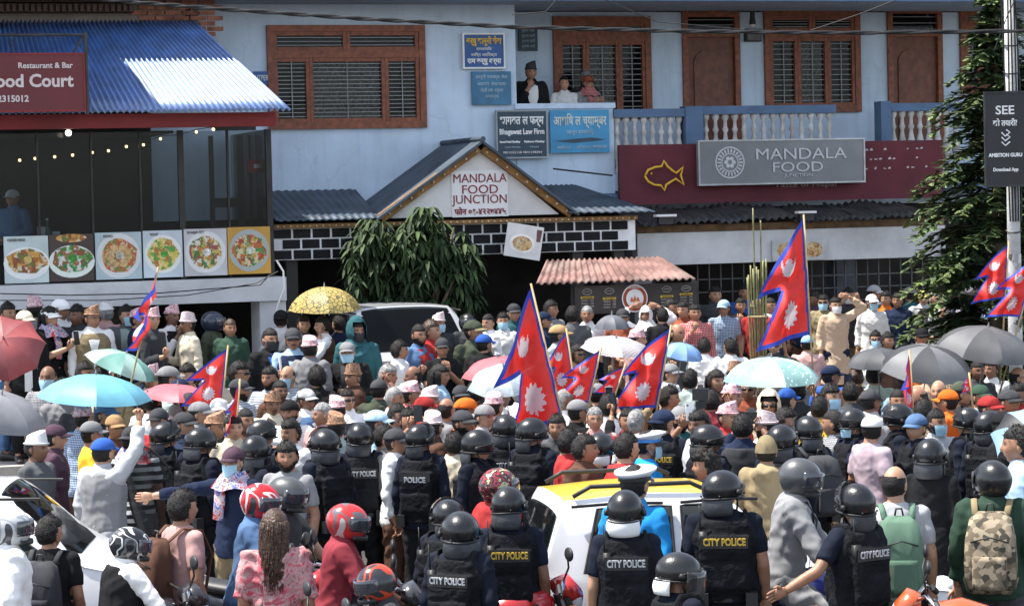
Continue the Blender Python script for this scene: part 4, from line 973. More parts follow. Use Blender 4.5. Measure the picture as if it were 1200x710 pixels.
def body_mesh(pose, hy):
    k = (pose, hy)
    if k in _body: return _body[k]
    J = pose_joints(pose); mb = MB()
    torso(mb)
    for s_ in (1, -1):
        arm(mb, J[s_])
        h, kn, an = J['legs'][s_]; mb.tube([h + Vector((0, 0, .04)), h.lerp(kn, .5), kn], [.092, .078, .056], 12); mb.tube([kn, kn.lerp(an, .35), an], [.054, .056, .034], 12); mb.ball(kn, .055, 10, 6)
        mb.tube([an, an + Vector((0, -.09, -.055)), an + Vector((0, -.16, -.065))], [.036, .036, .026], 8)
    mb.tube([(0, .02, 1.40), (0, .015, 1.45), (0, .0, 1.53)], [.066, .055, .054], 12)
    if pose in _trunk: me = _trunk[pose]
    else: me = _trunk[pose] = remesh(mb, .016, 2)
    # head and hands in finer grids, joined to the same mesh
    hb = MB(); headgrid(hb, headf)
    for s_ in (1, -1):
        hb.ball((.078 * s_, .008, -.006), (.010, .019, .032), 8, 6)
    rz = Matrix.Rotation(R(hy), 4, 'Z'); hv = [HC + (rz @ Vector(v)) for v in hb.v]
    hd = MB()
    for s_ in (1, -1):
        nm = J[s_][4]; hand(hd, J[s_][2], J[s_][3], s_, {'ride': 1.2, 'raise': 1.25, 'hold': 1.15, 'phone': .9, 'photo': 1.0, 'point': .15, 'side': .2, 'chin': .9, 'down': .55}.get(nm, .5))
    bv = [tuple(v.co) for v in me.vertices]; bf = [tuple(p.vertices) for p in me.polygons]
    out = MB(); out.add(bv, bf); out.add(hv, hb.f); out.add(hd.v, hd.f); nb = len(bv)
    m2 = out.mesh('body', [bpy.data.materials.get('skin_brown') or skin_mat('skin_brown', (.33, .17, .10))], True)
    col = np.zeros((len(out.v), 4), 'f'); col[:, 3] = 1
    for i, v in enumerate(hb.v[:(NM + 1) * NL]):
        x, y, z = v
        if y < 0:
            e = max(math.exp(-(((abs(x) - .030) / .0125) ** 2 + ((z - .011) / .0062) ** 2) ** 1.5), .85 * math.exp(-(((abs(x) - .033) / .021) ** 2 + ((z - .033 + abs(x) * .05) / .0065) ** 2) ** 2))
            l = math.exp(-((x / .023) ** 2 + ((z + .060) / .0085) ** 2) ** 2)
            st = math.exp(-((x / .05) ** 2 + ((z + .085) / .034) ** 2) ** 2) * (1 if z < -.045 else .6)
            col[nb + i, 0] = e; col[nb + i, 1] = l; col[nb + i, 2] = st
    ca = m2.color_attributes.new('face', 'FLOAT_COLOR', 'POINT'); ca.data.foreach_set('color', col.reshape(-1))
    _body[k] = m2; return m2
def skin_mat(name, c, stub=.25):
    if name in _M: return _M[name]
    m, nt, b = nodes(name); L = nt.links.new
    at = N(nt, 'ShaderNodeVertexColor', layer_name='face'); sp = N(nt, 'ShaderNodeSeparateColor'); L(at.outputs[0], sp.inputs[0])
    tc = N(nt, 'ShaderNodeTexCoord'); n = N(nt, 'ShaderNodeTexNoise'); n.inputs['Scale'].default_value = 12; L(tc.outputs['Object'], n.inputs[0])
    r = ramp(nt, [(.3, tuple(x * .85 for x in c)), (.7, tuple(min(1, x * 1.12) for x in c))], n.outputs[0])
    cur = r.outputs[0]
    for ch, cc, f in ((2, tuple(x * .45 for x in c), stub), (1, (c[0] * .9, c[1] * .55, c[2] * .6), .8), (0, (.014, .010, .008), .93)):
        mu = N(nt, 'ShaderNodeMath', operation='MULTIPLY'); L(sp.outputs[ch], mu.inputs[0]); mu.inputs[1].default_value = f
        mx = N(nt, 'ShaderNodeMixRGB'); L(mu.outputs[0], mx.inputs[0]); L(cur, mx.inputs[1]); mx.inputs[2].default_value = (*cc, 1); cur = mx.outputs[0]
    L(cur, b.inputs['Base Color']); b.inputs['Roughness'].default_value = .48; b.inputs['Specular IOR Level'].default_value = .35
    _M[name] = m; return m
SK = [skin_mat('skin_brown', (.32, .165, .10)), skin_mat('skin_tan', (.41, .23, .145)), skin_mat('skin_dark', (.20, .10, .062), .4), skin_mat('skin_light', (.46, .28, .19), .1), skin_mat('skin_bearded', (.30, .155, .095), .85)]
# ---- clothing shells (one continuous shell each, shared)
_cl = {}
def arms_of(mb, J, g, frac):
    for s_ in (1, -1): arm(mb, J[s_], g, frac)
def cloth_mesh(kind, pose):
    k = (kind, pose)
    if k in _cl: return _cl[k]
    J = pose_joints(pose); mb = MB(); sd = len(_cl)
    if kind in ('shirt', 'tee', 'jacket', 'kurta', 'hoodie'):
        g = {'shirt': .016, 'tee': .014, 'jacket': .026, 'kurta': .020, 'hoodie': .030}[kind]
        if kind == 'kurta':
            mb.loft([ell(z, rx + g, ry + g, cy) for z, rx, ry, cy in [(.42, .20, .15, 0), (.6, .19, .14, 0), (.80, .17, .12, 0)] + TORSO[1:]])
        else: torso(mb, g, .78, 1.44, .12 if kind != 'tee' else .05)
        arms_of(mb, J, g * .85, 1.93 if kind != 'tee' else .8)
        # collar
        z = 1.43
        mb.loft([ell(1.425, .085, .080, .012), ell(1.455, .072, .068, .008), ell(1.478 if kind != 'tee' else 1.455, .064, .064, .004)])
        if kind == 'hoodie': mb.ball((0, .10, 1.40), (.12, .07, .07), 12, 8)
        me = remesh(mb, .014, 3, .0065 if kind != 'tee' else .005, sd * 3.1)
    elif kind in ('vest', 'armour'):
        g = .036 if kind == 'vest' else .046
        mb.loft([ell(z, rx + g * (1 if z < 1.3 else .45) + .02 * max(0, 1 - z), ry + g, cy) for z, rx, ry, cy in [q for q in TORSO if .84 <= q[0] <= 1.41]])
        if kind == 'armour':
            for s_ in (1, -1): mb.tube([(s_ * .125, .10, 1.34), (s_ * .125, .05, 1.435), (s_ * .125, -.06, 1.43), (s_ * .125, -.12, 1.33)], [.035, .033, .033, .035], 8, flat=.5)
            [mb.box(-.135, .135, .165, .181, z_, z_ + .022) for z_ in (1.15, 1.19)]; mb.box(-.15, .15, .135, .172, .93, 1.30); mb.box(-.14, .14, -.172, -.135, .93, 1.26)
            mb.box(-.13, .13, .165, .188, .96, 1.12)
            for s_ in (1, -1): mb.box(s_ * .085 - .045, s_ * .085 + .045, -.20, -.165, .98, 1.10)
        me = remesh(mb, .013, 2 if kind == 'armour' else 3, .004, sd * 2.3)
    elif kind == 'trousers':
        torso(mb, .012, .78, .97)
        for s_ in (1, -1):
            h, kn, an = J['legs'][s_]; mb.tube([h + Vector((0, 0, .05)), h.lerp(kn, .5), kn], [.112, .098, .078], 12); mb.tube([kn, kn.lerp(an, .5), an + Vector((0, 0, .01))], [.078, .072, .064], 12); mb.ball(kn, .077, 10, 6)
        me = remesh(mb, .019, 3, .012, sd * 1.7)
    elif kind == 'dress':
        g = .024
        mb.loft([ell(z, rx, ry, cy) for z, rx, ry, cy in [(.30, .30, .25, 0), (.5, .27, .22, 0), (.75, .22, .17, 0), (.9, .185, .14, 0), (1.0, .155, .115, 0)]] + [ell(z, rx + g * .7, ry + g * .7, cy) for z, rx, ry, cy in TORSO[3:9]])
        arms_of(mb, J, .024, .95); me = remesh(mb, .016, 3, .014, sd * 2.1)
    elif kind == 'gloves':
        for s_ in (1, -1): hand(mb, J[s_][2], J[s_][3], s_, 1.1)
        me = mb.mesh('gloves', [], True)
        co = np.empty(len(me.vertices) * 3, 'f')
    me.name = kind; me.materials.append(None); _cl[k] = me; return me
# ---- head gear and hair, origin at the head centre
_hg = {}
def curved_plate(mb, az0, az1, z0, z1, rx, ry, th, n=12, cy=0., k=4, bow=0.):
    vs = []
    for j in range(k + 1):
        z = z0 + (z1 - z0) * j / k; b_ = bow * math.sin(math.pi * j / k)
        for i in range(n + 1):
            a = R(az0 + (az1 - az0) * i / n); vs.append((math.sin(a) * (rx + b_), cy - math.cos(a) * (ry + b_), z))
    m0 = len(vs); vs += [((x * (1 + th / rx)), (y - cy) * (1 + th / ry) + cy, z) for x, y, z in vs]; fs = []
    for j in range(k):
        for i in range(n): a = j * (n + 1) + i; fs += [(a, a + 1, a + n + 2, a + n + 1), (a + m0, a + n + 1 + m0, a + n + 2 + m0, a + 1 + m0)]
    for i in range(n): a = k * (n + 1) + i; fs += [(i, i + m0, i + 1 + m0, i + 1), (a, a + 1, a + 1 + m0, a + m0)]
    for j in range(k): a = j * (n + 1); fs += [(a, a + n + 1, a + n + 1 + m0, a + m0), (a + n, a + n + m0, a + 2 * n + 1 + m0, a + 2 * n + 1)]
    mb.add(vs, fs); return mb
def dome(rx, ry, rz, z0, n=28, k=12, th=.006, cy=.01, zc=.0):
    rings = []
    t0 = math.acos(max(-1, min(1, (z0 - zc) / rz)))
    for i in range(k + 1):
        t = t0 * (1 - i / k) + .02 * (i / k); rings.append([(rx * math.sin(t) * math.cos(2 * math.pi * j / n), cy + ry * math.sin(t) * math.sin(2 * math.pi * j / n), zc + rz * math.cos(t)) for j in range(n)])
    inner = [[(x * .93, cy + (y - cy) * .93, z if i == 0 else z - .008) for x, y, z in r] for i, r in enumerate(rings)]
    mb = MB(); mb.loft(list(reversed(inner)) + rings, 0, True); return mb
def hg(kind):
    if kind in _hg: return _hg[kind]
    mb = MB(); sm = True
    if kind in ('hair', 'hairthick', 'curly', 'bald', 'crop'):
        top = {'hair': .011, 'hairthick': .019, 'curly': .034, 'bald': .007, 'crop': .008}[kind]
        def mask(x, y, z):
            q = headf(x, y, z); line = .058 if y < -.2 else (.058 - (y + .2) * .36 if y < .1 else -.05 - .03 * max(0, y))
            v = (q.z - line + .012) / .02
            if kind == 'bald' and q.z > .055 + .25 * max(0, q.y - .03): v = -1
            return max(0, min(1, v))
        def fn(x, y, z):
            mk = mask(x, y, z); nz = noise.noise(Vector((x * 3.2, y * 3.2, z * 3.2 + top * 90))) + .7 * noise.noise(Vector((x * 9, y * 9, z * 9)))
            amp = .32 if kind != 'curly' else .9
            if kind == 'curly': nz += noise.noise(Vector((x * 16, y * 16, z * 16)))
            return headf(x, y, z, (top * (1 + amp * nz)) * mk - .001 * (1 - mk))
        headgrid(mb, fn, 44, 30, lambda x, y, z: mask(x, y, z) > 0.02)
    elif kind == 'longhair':
        def mask(x, y, z):
            q = headf(x, y, z); line = .05 if y < -.25 else (-.09 if y < .2 else -.12); return max(0, min(1, (q.z - line + .012) / .02))
        headgrid(mb, lambda x, y, z: headf(x, y, z, .022 * (1 + .4 * noise.noise(Vector((x * 4, y * 4, z * 4)))) * mask(x, y, z)), 44, 30, lambda x, y, z: mask(x, y, z) > .02)
        rings = []
        for i in range(12):
            z = .03 - .034 * i; w_ = .100 - .0012 * i + .014 * math.sin(i * .7); rings.append([((w_ + .006 * noise.noise(Vector((j * 1.3, i * .6, 0)))) * math.cos(2 * math.pi * j / 18), .055 + .006 * i + (.055 - .001 * i) * math.sin(2 * math.pi * j / 18) + .008 * math.sin(j * 2.1), z) for j in range(18)])
        rn = random.Random(2)
        for q in range(240):
            a = R(rn.uniform(15, 165)); x0, y0 = .086 * math.cos(a), .02 + .085 * math.sin(a); L_ = rn.uniform(.26, .42); ph = rn.uniform(0, 6); w_ = rn.uniform(.002, .0055); pts = []
            for i in range(8): t = i / 7; pts.append((x0 * (1 + .35 * t * (1 - .6 * t)) + .010 * math.sin(ph + 5 * t), y0 + .012 + .035 * t + .008 * math.cos(ph + 4 * t), .06 - (L_ + .06) * t))
            mb.tube(pts, [w_, w_ * 1.2, w_ * 1.2, w_ * 1.1, w_, w_ * .8, w_ * .6, w_ * .2], 5)
    elif kind == 'bun':
        headgrid(mb, lambda x, y, z: headf(x, y, z, .014), 36, 24, lambda x, y, z: headf(x, y, z).z > (.055 if y < -.2 else -.06)); mb.ball((0, .13, .03), .05, 12, 8)
    elif kind == 'topi':
        rings = []; n = 26
        for t in (0, .12, .35, .6, .8, .95, 1.0):
            rings.append([((.086 - .015 * t) * math.cos(a), .006 + (.106 - .024 * t) * math.sin(a), .034 + t * (.100 + .022 * -math.sin(a) * .8 + .022 * math.cos(a)) - .014 * math.cos(a * 1) * (1 - t) * .4) for a in [2 * math.pi * j / n for j in range(n)]])
        L_ = rings[-1]; rings.append([(x * .72, .006 + (y - .006) * .75, z - .004) for x, y, z in L_]); rings.append([(x * .2, .006 + (y - .006) * .25, .142 + .003 * math.sin(j)) for j, (x, y, z) in enumerate(L_)])
        mb.loft(rings)
        # turned up brim edge
        mb.tube([(.090 * math.cos(a), .006 + .110 * math.sin(a), .048 - .004 * math.cos(a)) for a in [2 * math.pi * j / 26 for j in range(27)]], .006, 5, cap=False)
    elif kind in ('cap', 'armycap'):
        d = dome(.090, .112, .098, .034, 26, 10, cy=.006, zc=.034); mb.add(d.v, d.f)
        if kind == 'armycap': pass
    elif kind == 'bill':
        vs = []; n = 12
        for i in range(4):
            t = i / 3
            for j in range(n + 1):
                a = R(-62 + 124 * j / n); x = math.sin(a) * (.088 + .004 * t); y = .006 - math.cos(a) * (.108 + .068 * t * math.cos(a * .9)); vs.append((x, y, .040 - .016 * t - .018 * (math.sin(a) ** 2) * (.4 + t)))
        m0 = len(vs); vs += [(x, y, z + .005) for x, y, z in vs]
        for i in range(3):
            for j in range(n): a = i * (n + 1) + j; mb.add([], []); mb.f += [(a, a + n + 1, a + n + 2, a + 1), (a + m0, a + 1 + m0, a + n + 2 + m0, a + n + 1 + m0)]; mb.m += [0, 0]
        for j in range(n): a = 3 * (n + 1) + j; mb.f.append((a, a + m0, a + 1 + m0, a + 1)); mb.m.append(0)
        mb.v = vs
    elif kind == 'riot':
        d = dome(.119, .141, .124, -.038, 30, 13, cy=.012, zc=.022); mb.add(d.v, d.f)
    elif kind == 'riot_rim':
        mb.tube([(.119 * math.cos(a), .012 + .141 * math.sin(a), -.036) for a in [2 * math.pi * j / 30 for j in range(31)]], .007, 6, cap=False)
        mb.tube([(.128 * math.cos(a), .012 - .148 * abs(math.sin(a)), .012 + .03 * abs(math.sin(a))) for a in [math.pi * j / 16 for j in range(17)]], .006, 6)
        for s_ in (1, -1):
            mb.tube([(.118 * s_, .01, .0), (.140 * s_, .01, .0)], [.022, .020], 10)
            for az in (35, 145): mb.ball((.126 * s_ * math.sin(R(az)), .012 - .146 * math.cos(R(az)), -.018), .008, 6, 4)
    elif kind == 'neck_guard':
        curved_plate(mb, 112, 248, -.150, -.03, .106, .122, .010, 14, .014, 5, .010)
    elif kind == 'neck_guard_white':
        curved_plate(mb, 118, 242, -.13, -.03, .108, .126, .014, 14, .014, 5, .010)
    elif kind == 'visor_up':
        # clear visor hinged at the ears, swung up over the brow
        vs = []; n = 14
        for j in range(5):
            t = j / 4
            for i in range(n + 1):
                a = R(-82 + 164 * i / n); el = R(28 + 36 * t); rr = .158 + .012 * math.cos(a)
                vs.append((math.sin(a) * .140, .012 - math.cos(a) * rr * math.cos(el), .005 + math.cos(a) * rr * math.sin(el) + .03 * t * 0))
        for j in range(4):
            for i in range(n): a = j * (n + 1) + i; mb.f.append((a, a + 1, a + n + 2, a + n + 1)); mb.m.append(0)
        mb.v = vs
    elif kind == 'visor_down':
        curved_plate(mb, -80, 80, -.13, .03, .138, .168, .003, 14, .012, 4, .004)
    elif kind == 'chin_strap':
        for s_ in (1, -1): mb.tube([(.112 * s_, .01, -.03), (.090 * s_, -.012, -.09), (.05 * s_, -.05, -.128), (0, -.062, -.134)], .007, 5)
    elif kind == 'moto':
        rings = []; n = 30
        for i in range(17):
            t = math.pi * (i + .3) / 17.3; z = .142 * math.cos(t); r_ = math.sin(t) ** .72 if z < 0 else math.sin(t)
            zz = z - .006 if z > -.11 else -.116 + (z + .11) * .2
            rings.append([(.125 * r_ * math.cos(2 * math.pi * j / n) * (1 - .10 * max(0, -z / .14)), (.010 if math.sin(2 * math.pi * j / n) > 0 else -.004) + (.148 if math.sin(2 * math.pi * j / n) > 0 else .154) * r_ * math.sin(2 * math.pi * j / n) * (1 - (.22 if math.sin(2 * math.pi * j / n) > 0 else .05) * max(0, -z / .14)), zz + .004) for j in range(n)])
        mb.loft(rings)
    elif kind == 'moto_visor':
        curved_plate(mb, -82, 82, -.052, .055, .128, .162, .003, 16, -.004, 5, .006)
    elif kind == 'moto_trim':
        curved_plate(mb, -70, 70, -.118, -.085, .110, .149, .008, 14, -.004, 3, .004)
    elif kind == 'peaked':
        d = []; n = 28
        for z, rx, ry, cy in ((.030, .090, .110, .004), (.062, .091, .111, .004), (.066, .100, .122, 0), (.088, .122, .145, -.006), (.100, .122, .145, -.008), (.108, .085, .10, -.006), (.110, .02, .02, 0)):
            d.append([(rx * math.cos(2 * math.pi * j / n), cy + ry * math.sin(2 * math.pi * j / n), z + (.016 * -math.sin(2 * math.pi * j / n) if z > .064 else 0)) for j in range(n)])
        mb.loft(d)
    elif kind == 'peaked_band': mb.loft([[(rx * math.cos(2 * math.pi * j / 28), .004 + ry * math.sin(2 * math.pi * j / 28), z) for j in range(28)] for z, rx, ry in ((.030, .093, .113), (.058, .094, .114))], cap=False)
    elif kind == 'hood':
        def hm(x, y, z): return not (y < -.25 and abs(x) < .62 and z < .55)
        headgrid(mb, lambda x, y, z: headf(x, y, z, .036 + .010 * noise.noise(Vector((x * 3, y * 3, z * 5)))) + Vector((0, .004, .016 * max(0, z))), 36, 24, hm)
        mb.loft([[((.10 + .03 * i) * math.cos(2 * math.pi * j / 20), .03 + (.10 + .02 * i) * math.sin(2 * math.pi * j / 20), -.08 - .04 * i) for j in range(20)] for i in range(3)], cap=False)
    elif kind == 'scarf_head':
        headgrid(mb, lambda x, y, z: headf(x, y, z, .020 + .010 * noise.noise(Vector((x * 4, y * 4, z * 6)))), 36, 24, lambda x, y, z: not (y < -.3 and z < .35 and abs(x) < .6))
        mb.loft([[((.095 + .02 * i) * math.cos(2 * math.pi * j / 18) * (1 + .05 * math.sin(3 * j)), .03 + (.09 + .02 * i) * math.sin(2 * math.pi * j / 18), -.06 - .05 * i) for j in range(18)] for i in range(5)], cap=False)
    elif kind == 'beanie': headgrid(mb, lambda x, y, z: headf(x, y, z, .018 + .004 * noise.noise(Vector((x * 8, y * 8, z * 8)))), 36, 24, lambda x, y, z: headf(x, y, z).z > (.045 if y < -.2 else -.01))
    elif kind == 'mask':
        vs = []; n = 12; k_ = 8
        for i in range(k_ + 1):
            z = -.010 - .100 * i / k_
            for j in range(n + 1):
                a = R(-66 + 132 * j / n); b_ = math.sin(math.pi * (i + .5) / (k_ + 1)); tap = 1 - .35 * max(0, (i / k_ - .3)) ** 1.2
                x = math.sin(a) * .079 * tap; y = -math.cos(a * .92) * (.103 + .012 * b_ * math.exp(-(a / .5) ** 2)) ; vs.append((x, y - .004, z))
        for i in range(k_):
            for j in range(n): a = i * (n + 1) + j; mb.f.append((a, a + n + 1, a + n + 2, a + 1)); mb.m.append(0)
        mb.v = vs
    elif kind == 'ear_loop':
        for s_ in (1, -1): mb.tube([(.070 * s_, -.045, -.02), (.083 * s_, .0, .012), (.082 * s_, .012, -.02), (.068 * s_, -.03, -.075)], .0022, 4)
    elif kind == 'sunglasses':
        for s_ in (1, -1):
            curved_plate(mb, 6 * s_ if s_ > 0 else -44, 44 if s_ > 0 else -6, -.006, .026, .086, .106, .003, 6, -.002, 3, .002)
            mb.tube([(.064 * s_, -.078, .018), (.080 * s_, -.03, .016), (.083 * s_, .012, .008)], .003, 4)
        mb.tube([(-.012, -.112, .016), (.012, -.112, .016)], .003, 4)
    elif kind == 'glasses':
        for s_ in (1, -1):
            mb.tube([(s_ * .031 + .021 * math.cos(a), -.108 + .010 * abs(s_ * .031 + .021 * math.cos(a)) / .05, .010 + .016 * math.sin(a)) for a in [2 * math.pi * i / 12 for i in range(13)]], .0022, 4)
            mb.tube([(.052 * s_, -.095, .012), (.080 * s_, -.03, .014), (.083 * s_, .012, .008)], .0022, 4)
    elif kind == 'beard':
        headgrid(mb, lambda x, y, z: headf(x, y, z, .009 + .004 * noise.noise(Vector((x * 12, y * 12, z * 12)))), 44, 30, lambda x, y, z: y < .12 and headf(x, y, z).z < (-.045 if abs(headf(x, y, z).x) < .045 else -.015) and not (abs(headf(x, y, z).x) < .022 and -.070 < headf(x, y, z).z < -.052) and z > -.97)
    elif kind == 'moustache':
        mb.tube([(-.028, -.096, -.056), (-.012, -.110, -.047), (0, -.113, -.045), (.012, -.110, -.047), (.028, -.096, -.056)], [.003, .006, .005, .006, .003], 6)
    if kind in ('hair', 'hairthick', 'crop', 'longhair', 'curly', 'beard'):
        rn = random.Random(9); base = list(mb.v); nb_ = len(base); off_ = {'crop': .007, 'beard': .008}.get(kind, .016); cnt_ = {'crop': 260, 'beard': 150}.get(kind, 420)
        cen = Vector((0, 0, 0)); fl = Vector((0, .35, -.55))
        for _ in range(cnt_):
            q = Vector(base[rn.randrange(nb_)]); nn_ = q.normalized(); tdir = (nn_ * rn.uniform(.35, .9) + fl * rn.uniform(.2, 1) + Vector((rn.uniform(-.5, .5), rn.uniform(-.5, .5), rn.uniform(-.3, .4)))).normalized()
            sd_ = tdir.cross(nn_).normalized() * rn.uniform(.002, .005); q = q - nn_ * .004 + Vector((rn.uniform(-.006, .006), rn.uniform(-.006, .006), rn.uniform(-.006, .006)))
            mb.add([q - sd_, q + sd_, q + tdir * off_ * rn.uniform(.8, 1.9)], [(0, 1, 2)])
    me = mb.mesh(kind, [None], True); _hg[kind] = me; return me
# small worn things in body coordinates
def gear(k):
    if 'gear_' + k in _cl: return _cl['gear_' + k]
    mb = MB()
    if k == 'belt': mb.loft([ell(z, rx, ry, .003) for z, rx, ry in ((.875, .196, .150), (.877, .204, .158), (.925, .204, .158), (.927, .196, .150))], cap=False); mb.box(.10, .17, .13, .20, .84, .94); mb.box(-.19, -.12, .11, .18, .80, .94)
    elif k == 'radio': mb.box(.10, .15, .12, .165, 1.20, 1.33); mb.tube([(.14, .14, 1.33), (.145, .145, 1.50)], [.006, .004], 6)
    elif k == 'label_panel': mb.box(-.14, .14, .174, .181, 1.222, 1.305)
    elif k == 'epaulette':
        for s_ in (1, -1): mb.box(min(s_ * .10, s_ * .19), max(s_ * .10, s_ * .19), -.028, .028, 1.432, 1.446)
    me = mb.mesh(k, [None], k == 'radio'); _cl['gear_' + k] = me; return me
def backpack_mesh():
    if 'bp' in _cl: return _cl['bp']
    mb = MB(); rr = []
    for z, rx, y1 in ((.86, .12, .10), (.90, .155, .15), (1.05, .165, .18), (1.22, .155, .17), (1.34, .13, .13), (1.38, .08, .08)): rr.append([(rx * c, .155 + y1 * .5 + y1 * .5 * s_, z) for c, s_ in [(max(-1, min(1, 1.25 * math.cos(a))), max(-1, min(1, 1.25 * math.sin(a)))) for a in [2 * math.pi * j / 20 for j in range(20)]]])
    mb.loft(rr); a = mb.mesh('bag_body', [None], True)
    mb = MB(); mb.loft([[(.11 * max(-1, min(1, 1.3 * math.cos(t))), .335 + .03 * max(-1, min(1, 1.3 * math.sin(t))), z) for t in [2 * math.pi * j / 16 for j in range(16)]] for z in (.90, .93, 1.08, 1.11)]); b = mb.mesh('pocket', [None], True)
    mb = MB()
    for s_ in (1, -1): mb.tube([(.10 * s_, .17, 1.36), (.115 * s_, .06, 1.445), (.12 * s_, -.08, 1.42), (.13 * s_, -.15, 1.25), (.16 * s_, -.08, 1.02), (.14 * s_, .15, .92)], .022, 8, flat=.35, upv=(1, 0, 0))
    c = mb.mesh('strap', [None], True)
    mb = MB(); mb.tube([(-.12, .325, 1.20), (0, .345, 1.235), (.12, .325, 1.20)], .005, 5)
    d = mb.mesh('zip', [None], True); mb = MB(); mb.tube([(-.03, .20, 1.385), (-.02, .20, 1.43), (.02, .20, 1.43), (.03, .20, 1.385)], .008, 6); e = mb.mesh('handle', [None], True); _cl['bp'] = (a, b, c, d, e); return _cl['bp']
# ================================================================ vehicles
tyre = M('tyre', (.02, .02, .02), .85, 0, .2, 9); chrome = M('chrome', (.6, .6, .62), .2, 1, .05); carglass = glass('car_glass', (.25, .29, .31), .16, .35, .04)
carw = M('car_white', (.72, .72, .72), .22, 0, .02, 2, 0, 1, .5, .6, .15, (.5, .48, .45)); blackp = M('black_plastic', (.02, .02, .021), .5, 0, .2, 8)
def interp(tab, x):
    if x <= tab[0][0]: return tab[0][1]
    for (a, b), (c, d) in zip(tab, tab[1:]):
        if x <= c: t = (x - a) / (c - a); t = t * t * (3 - 2 * t) * .5 + t * .5; return b + (d - b) * t
    return tab[-1][1]
def car(name, loc, rz, L_, W_, Ht, label, cat, hood, scr, roof_f, roof_r, tail, paint, roofcol=None, mid=None):
    """front at +X. hood/scr/roof_f/roof_r/tail: stations from the front bumper as shares of the length"""
    r = thing(name, loc, label, cat, rz=rz); hw = W_ / 2; belt = .58 * Ht
    fx = lambda s_: L_ * (.5 - s_)
    top = [(0, .36 * Ht), (.03, .46 * Ht), (hood, belt * 1.02), (scr, belt * 1.08), (roof_f, Ht * .985), ((roof_f + roof_r) / 2, Ht), (roof_r, Ht * .975), (tail, belt * 1.12), (.985, belt * .95), (1, .4 * Ht)]
    wid = [(0, .80), (.04, .93), (.16, 1), (.85, 1), (.96, .95), (1, .86)]
    mb = MB(); rings = []; S = sorted({*np.linspace(0, 1, 30).round(3), hood, scr, roof_f, roof_r, tail})
    def sec(s_):
        zt = interp(top, s_); w_ = hw * interp(wid, s_); zb = .17 if .06 < s_ < .95 else .25; bz_ = min(zt, belt + .03 * Ht); k = max(0, (zt - bz_) / (Ht - bz_ + 1e-6)); wr = w_ * (1 - .24 * k)
        return [(-w_ * .9, zb), (-w_, zb + .1), (-w_ * 1.01, zb + .3), (-w_ * .985, bz_ - .04), (-(w_ * .965), bz_), (-(w_ * .96 + wr) / 2, (bz_ + zt) / 2 + .012 * k), (-wr, zt - .05 * k - .012), (-wr * .9, zt - .012 * k), (-wr * .5, zt + .004), (0, zt + .008)]
    for s_ in S:
        h = sec(s_); rings.append([(fx(s_), y, z) for y, z in h] + [(fx(s_), -y, z) for y, z in reversed(h[:-1])])
    mb.loft(rings); b = mb.build('body', [paint, roofcol or paint], r, True)
    if roofcol:
        for p in b.data.polygons:
            if p.center.z > Ht * .955 and p.normal.z > .6 and p.center.x < fx(roof_f) + .05 and p.center.x > fx(roof_r) - .15 and abs(p.center.y) < hw * .66: p.material_index = 1
    autosmooth(b, 40)
    gl = carglass
    def side_w(s0, s1, s2, s3, nm='side_window'):
        """window between stations: bottom s0..s1, top s2..s3"""
        for sg in (-1, 1):
            def pt(s_, t):
                zt = interp(top, s_); bz_ = belt + .03 * Ht; zz = bz_ + .03 + (Ht * .93 - bz_ - .03) * t; w_ = hw
                k = (zz - bz_) / (Ht - bz_); return (fx(s_), sg * (w_ * (.967 - .205 * k) + .012), zz)
            m2 = MB(); n = 6; vs = [pt(s0 + (s1 - s0) * i / n, 0) for i in range(n + 1)] + [pt(s3 + (s2 - s3) * i / n, 1) for i in range(n + 1)]
            c = [Vector(v) for v in vs]; vs2 = [(x, y - sg * .006, z) for x, y, z in vs]; m2.add(vs, [tuple(range(len(vs)))]); m2.build(nm, gl, r)
            m3 = MB(); m3.tube([Vector(v) for v in vs] + [Vector(vs[0])], .010, 5, cap=False); m3.build('window_seal', blackp, r)
    mid = mid or (roof_f + roof_r) / 2
    side_w(scr + .05, mid - .012, roof_f + .035, mid - .012); side_w(mid + .012, roof_r - .03, mid + .012, roof_r - .07)
    if tail - roof_r > .05 or kind_is_wagon(name): pass
    for sg in (-1, 1):
        m2 = MB(); n = 5
        for s0, s1 in ((scr + .05, mid), (mid, roof_r)):
            m2.tube([(fx(s0 + .03), sg * (hw * .775 + .03), Ht * .945), (fx((s0 + s1) / 2), sg * (hw * .775 + .045), Ht * .955), (fx(s1 - .01), sg * (hw * .775 + .04), Ht * .945)], .011, 6, flat=.6)
        m2.build('rain_guard', blackp, r)
    # windscreen and rear glass
    def glass_strip(sa, sb, nm):
        m2 = MB(); vs = []
        for j in range(5):
            s_ = sa + (sb - sa) * j / 4; zt = interp(top, s_); bz_ = min(zt, belt + .03 * Ht); k = max(0, (zt - bz_) / (Ht - bz_)); wr = hw * (1 - .24 * k) * .86
            for i in range(9): yy = -wr + 2 * wr * i / 8; vs.append((fx(s_) + (.012 if sa < .5 else -.012), yy, zt + .012 - .03 * (abs(yy) / wr) ** 3))
        m2.add(vs, [(j * 9 + i, j * 9 + i + 1, j * 9 + i + 10, j * 9 + i + 9) for j in range(4) for i in range(8)]); m2.build(nm, gl, r, True)
    glass_strip(scr + .018, roof_f - .008, 'windscreen'); glass_strip(roof_r + .015, tail - .012, 'rear_window')
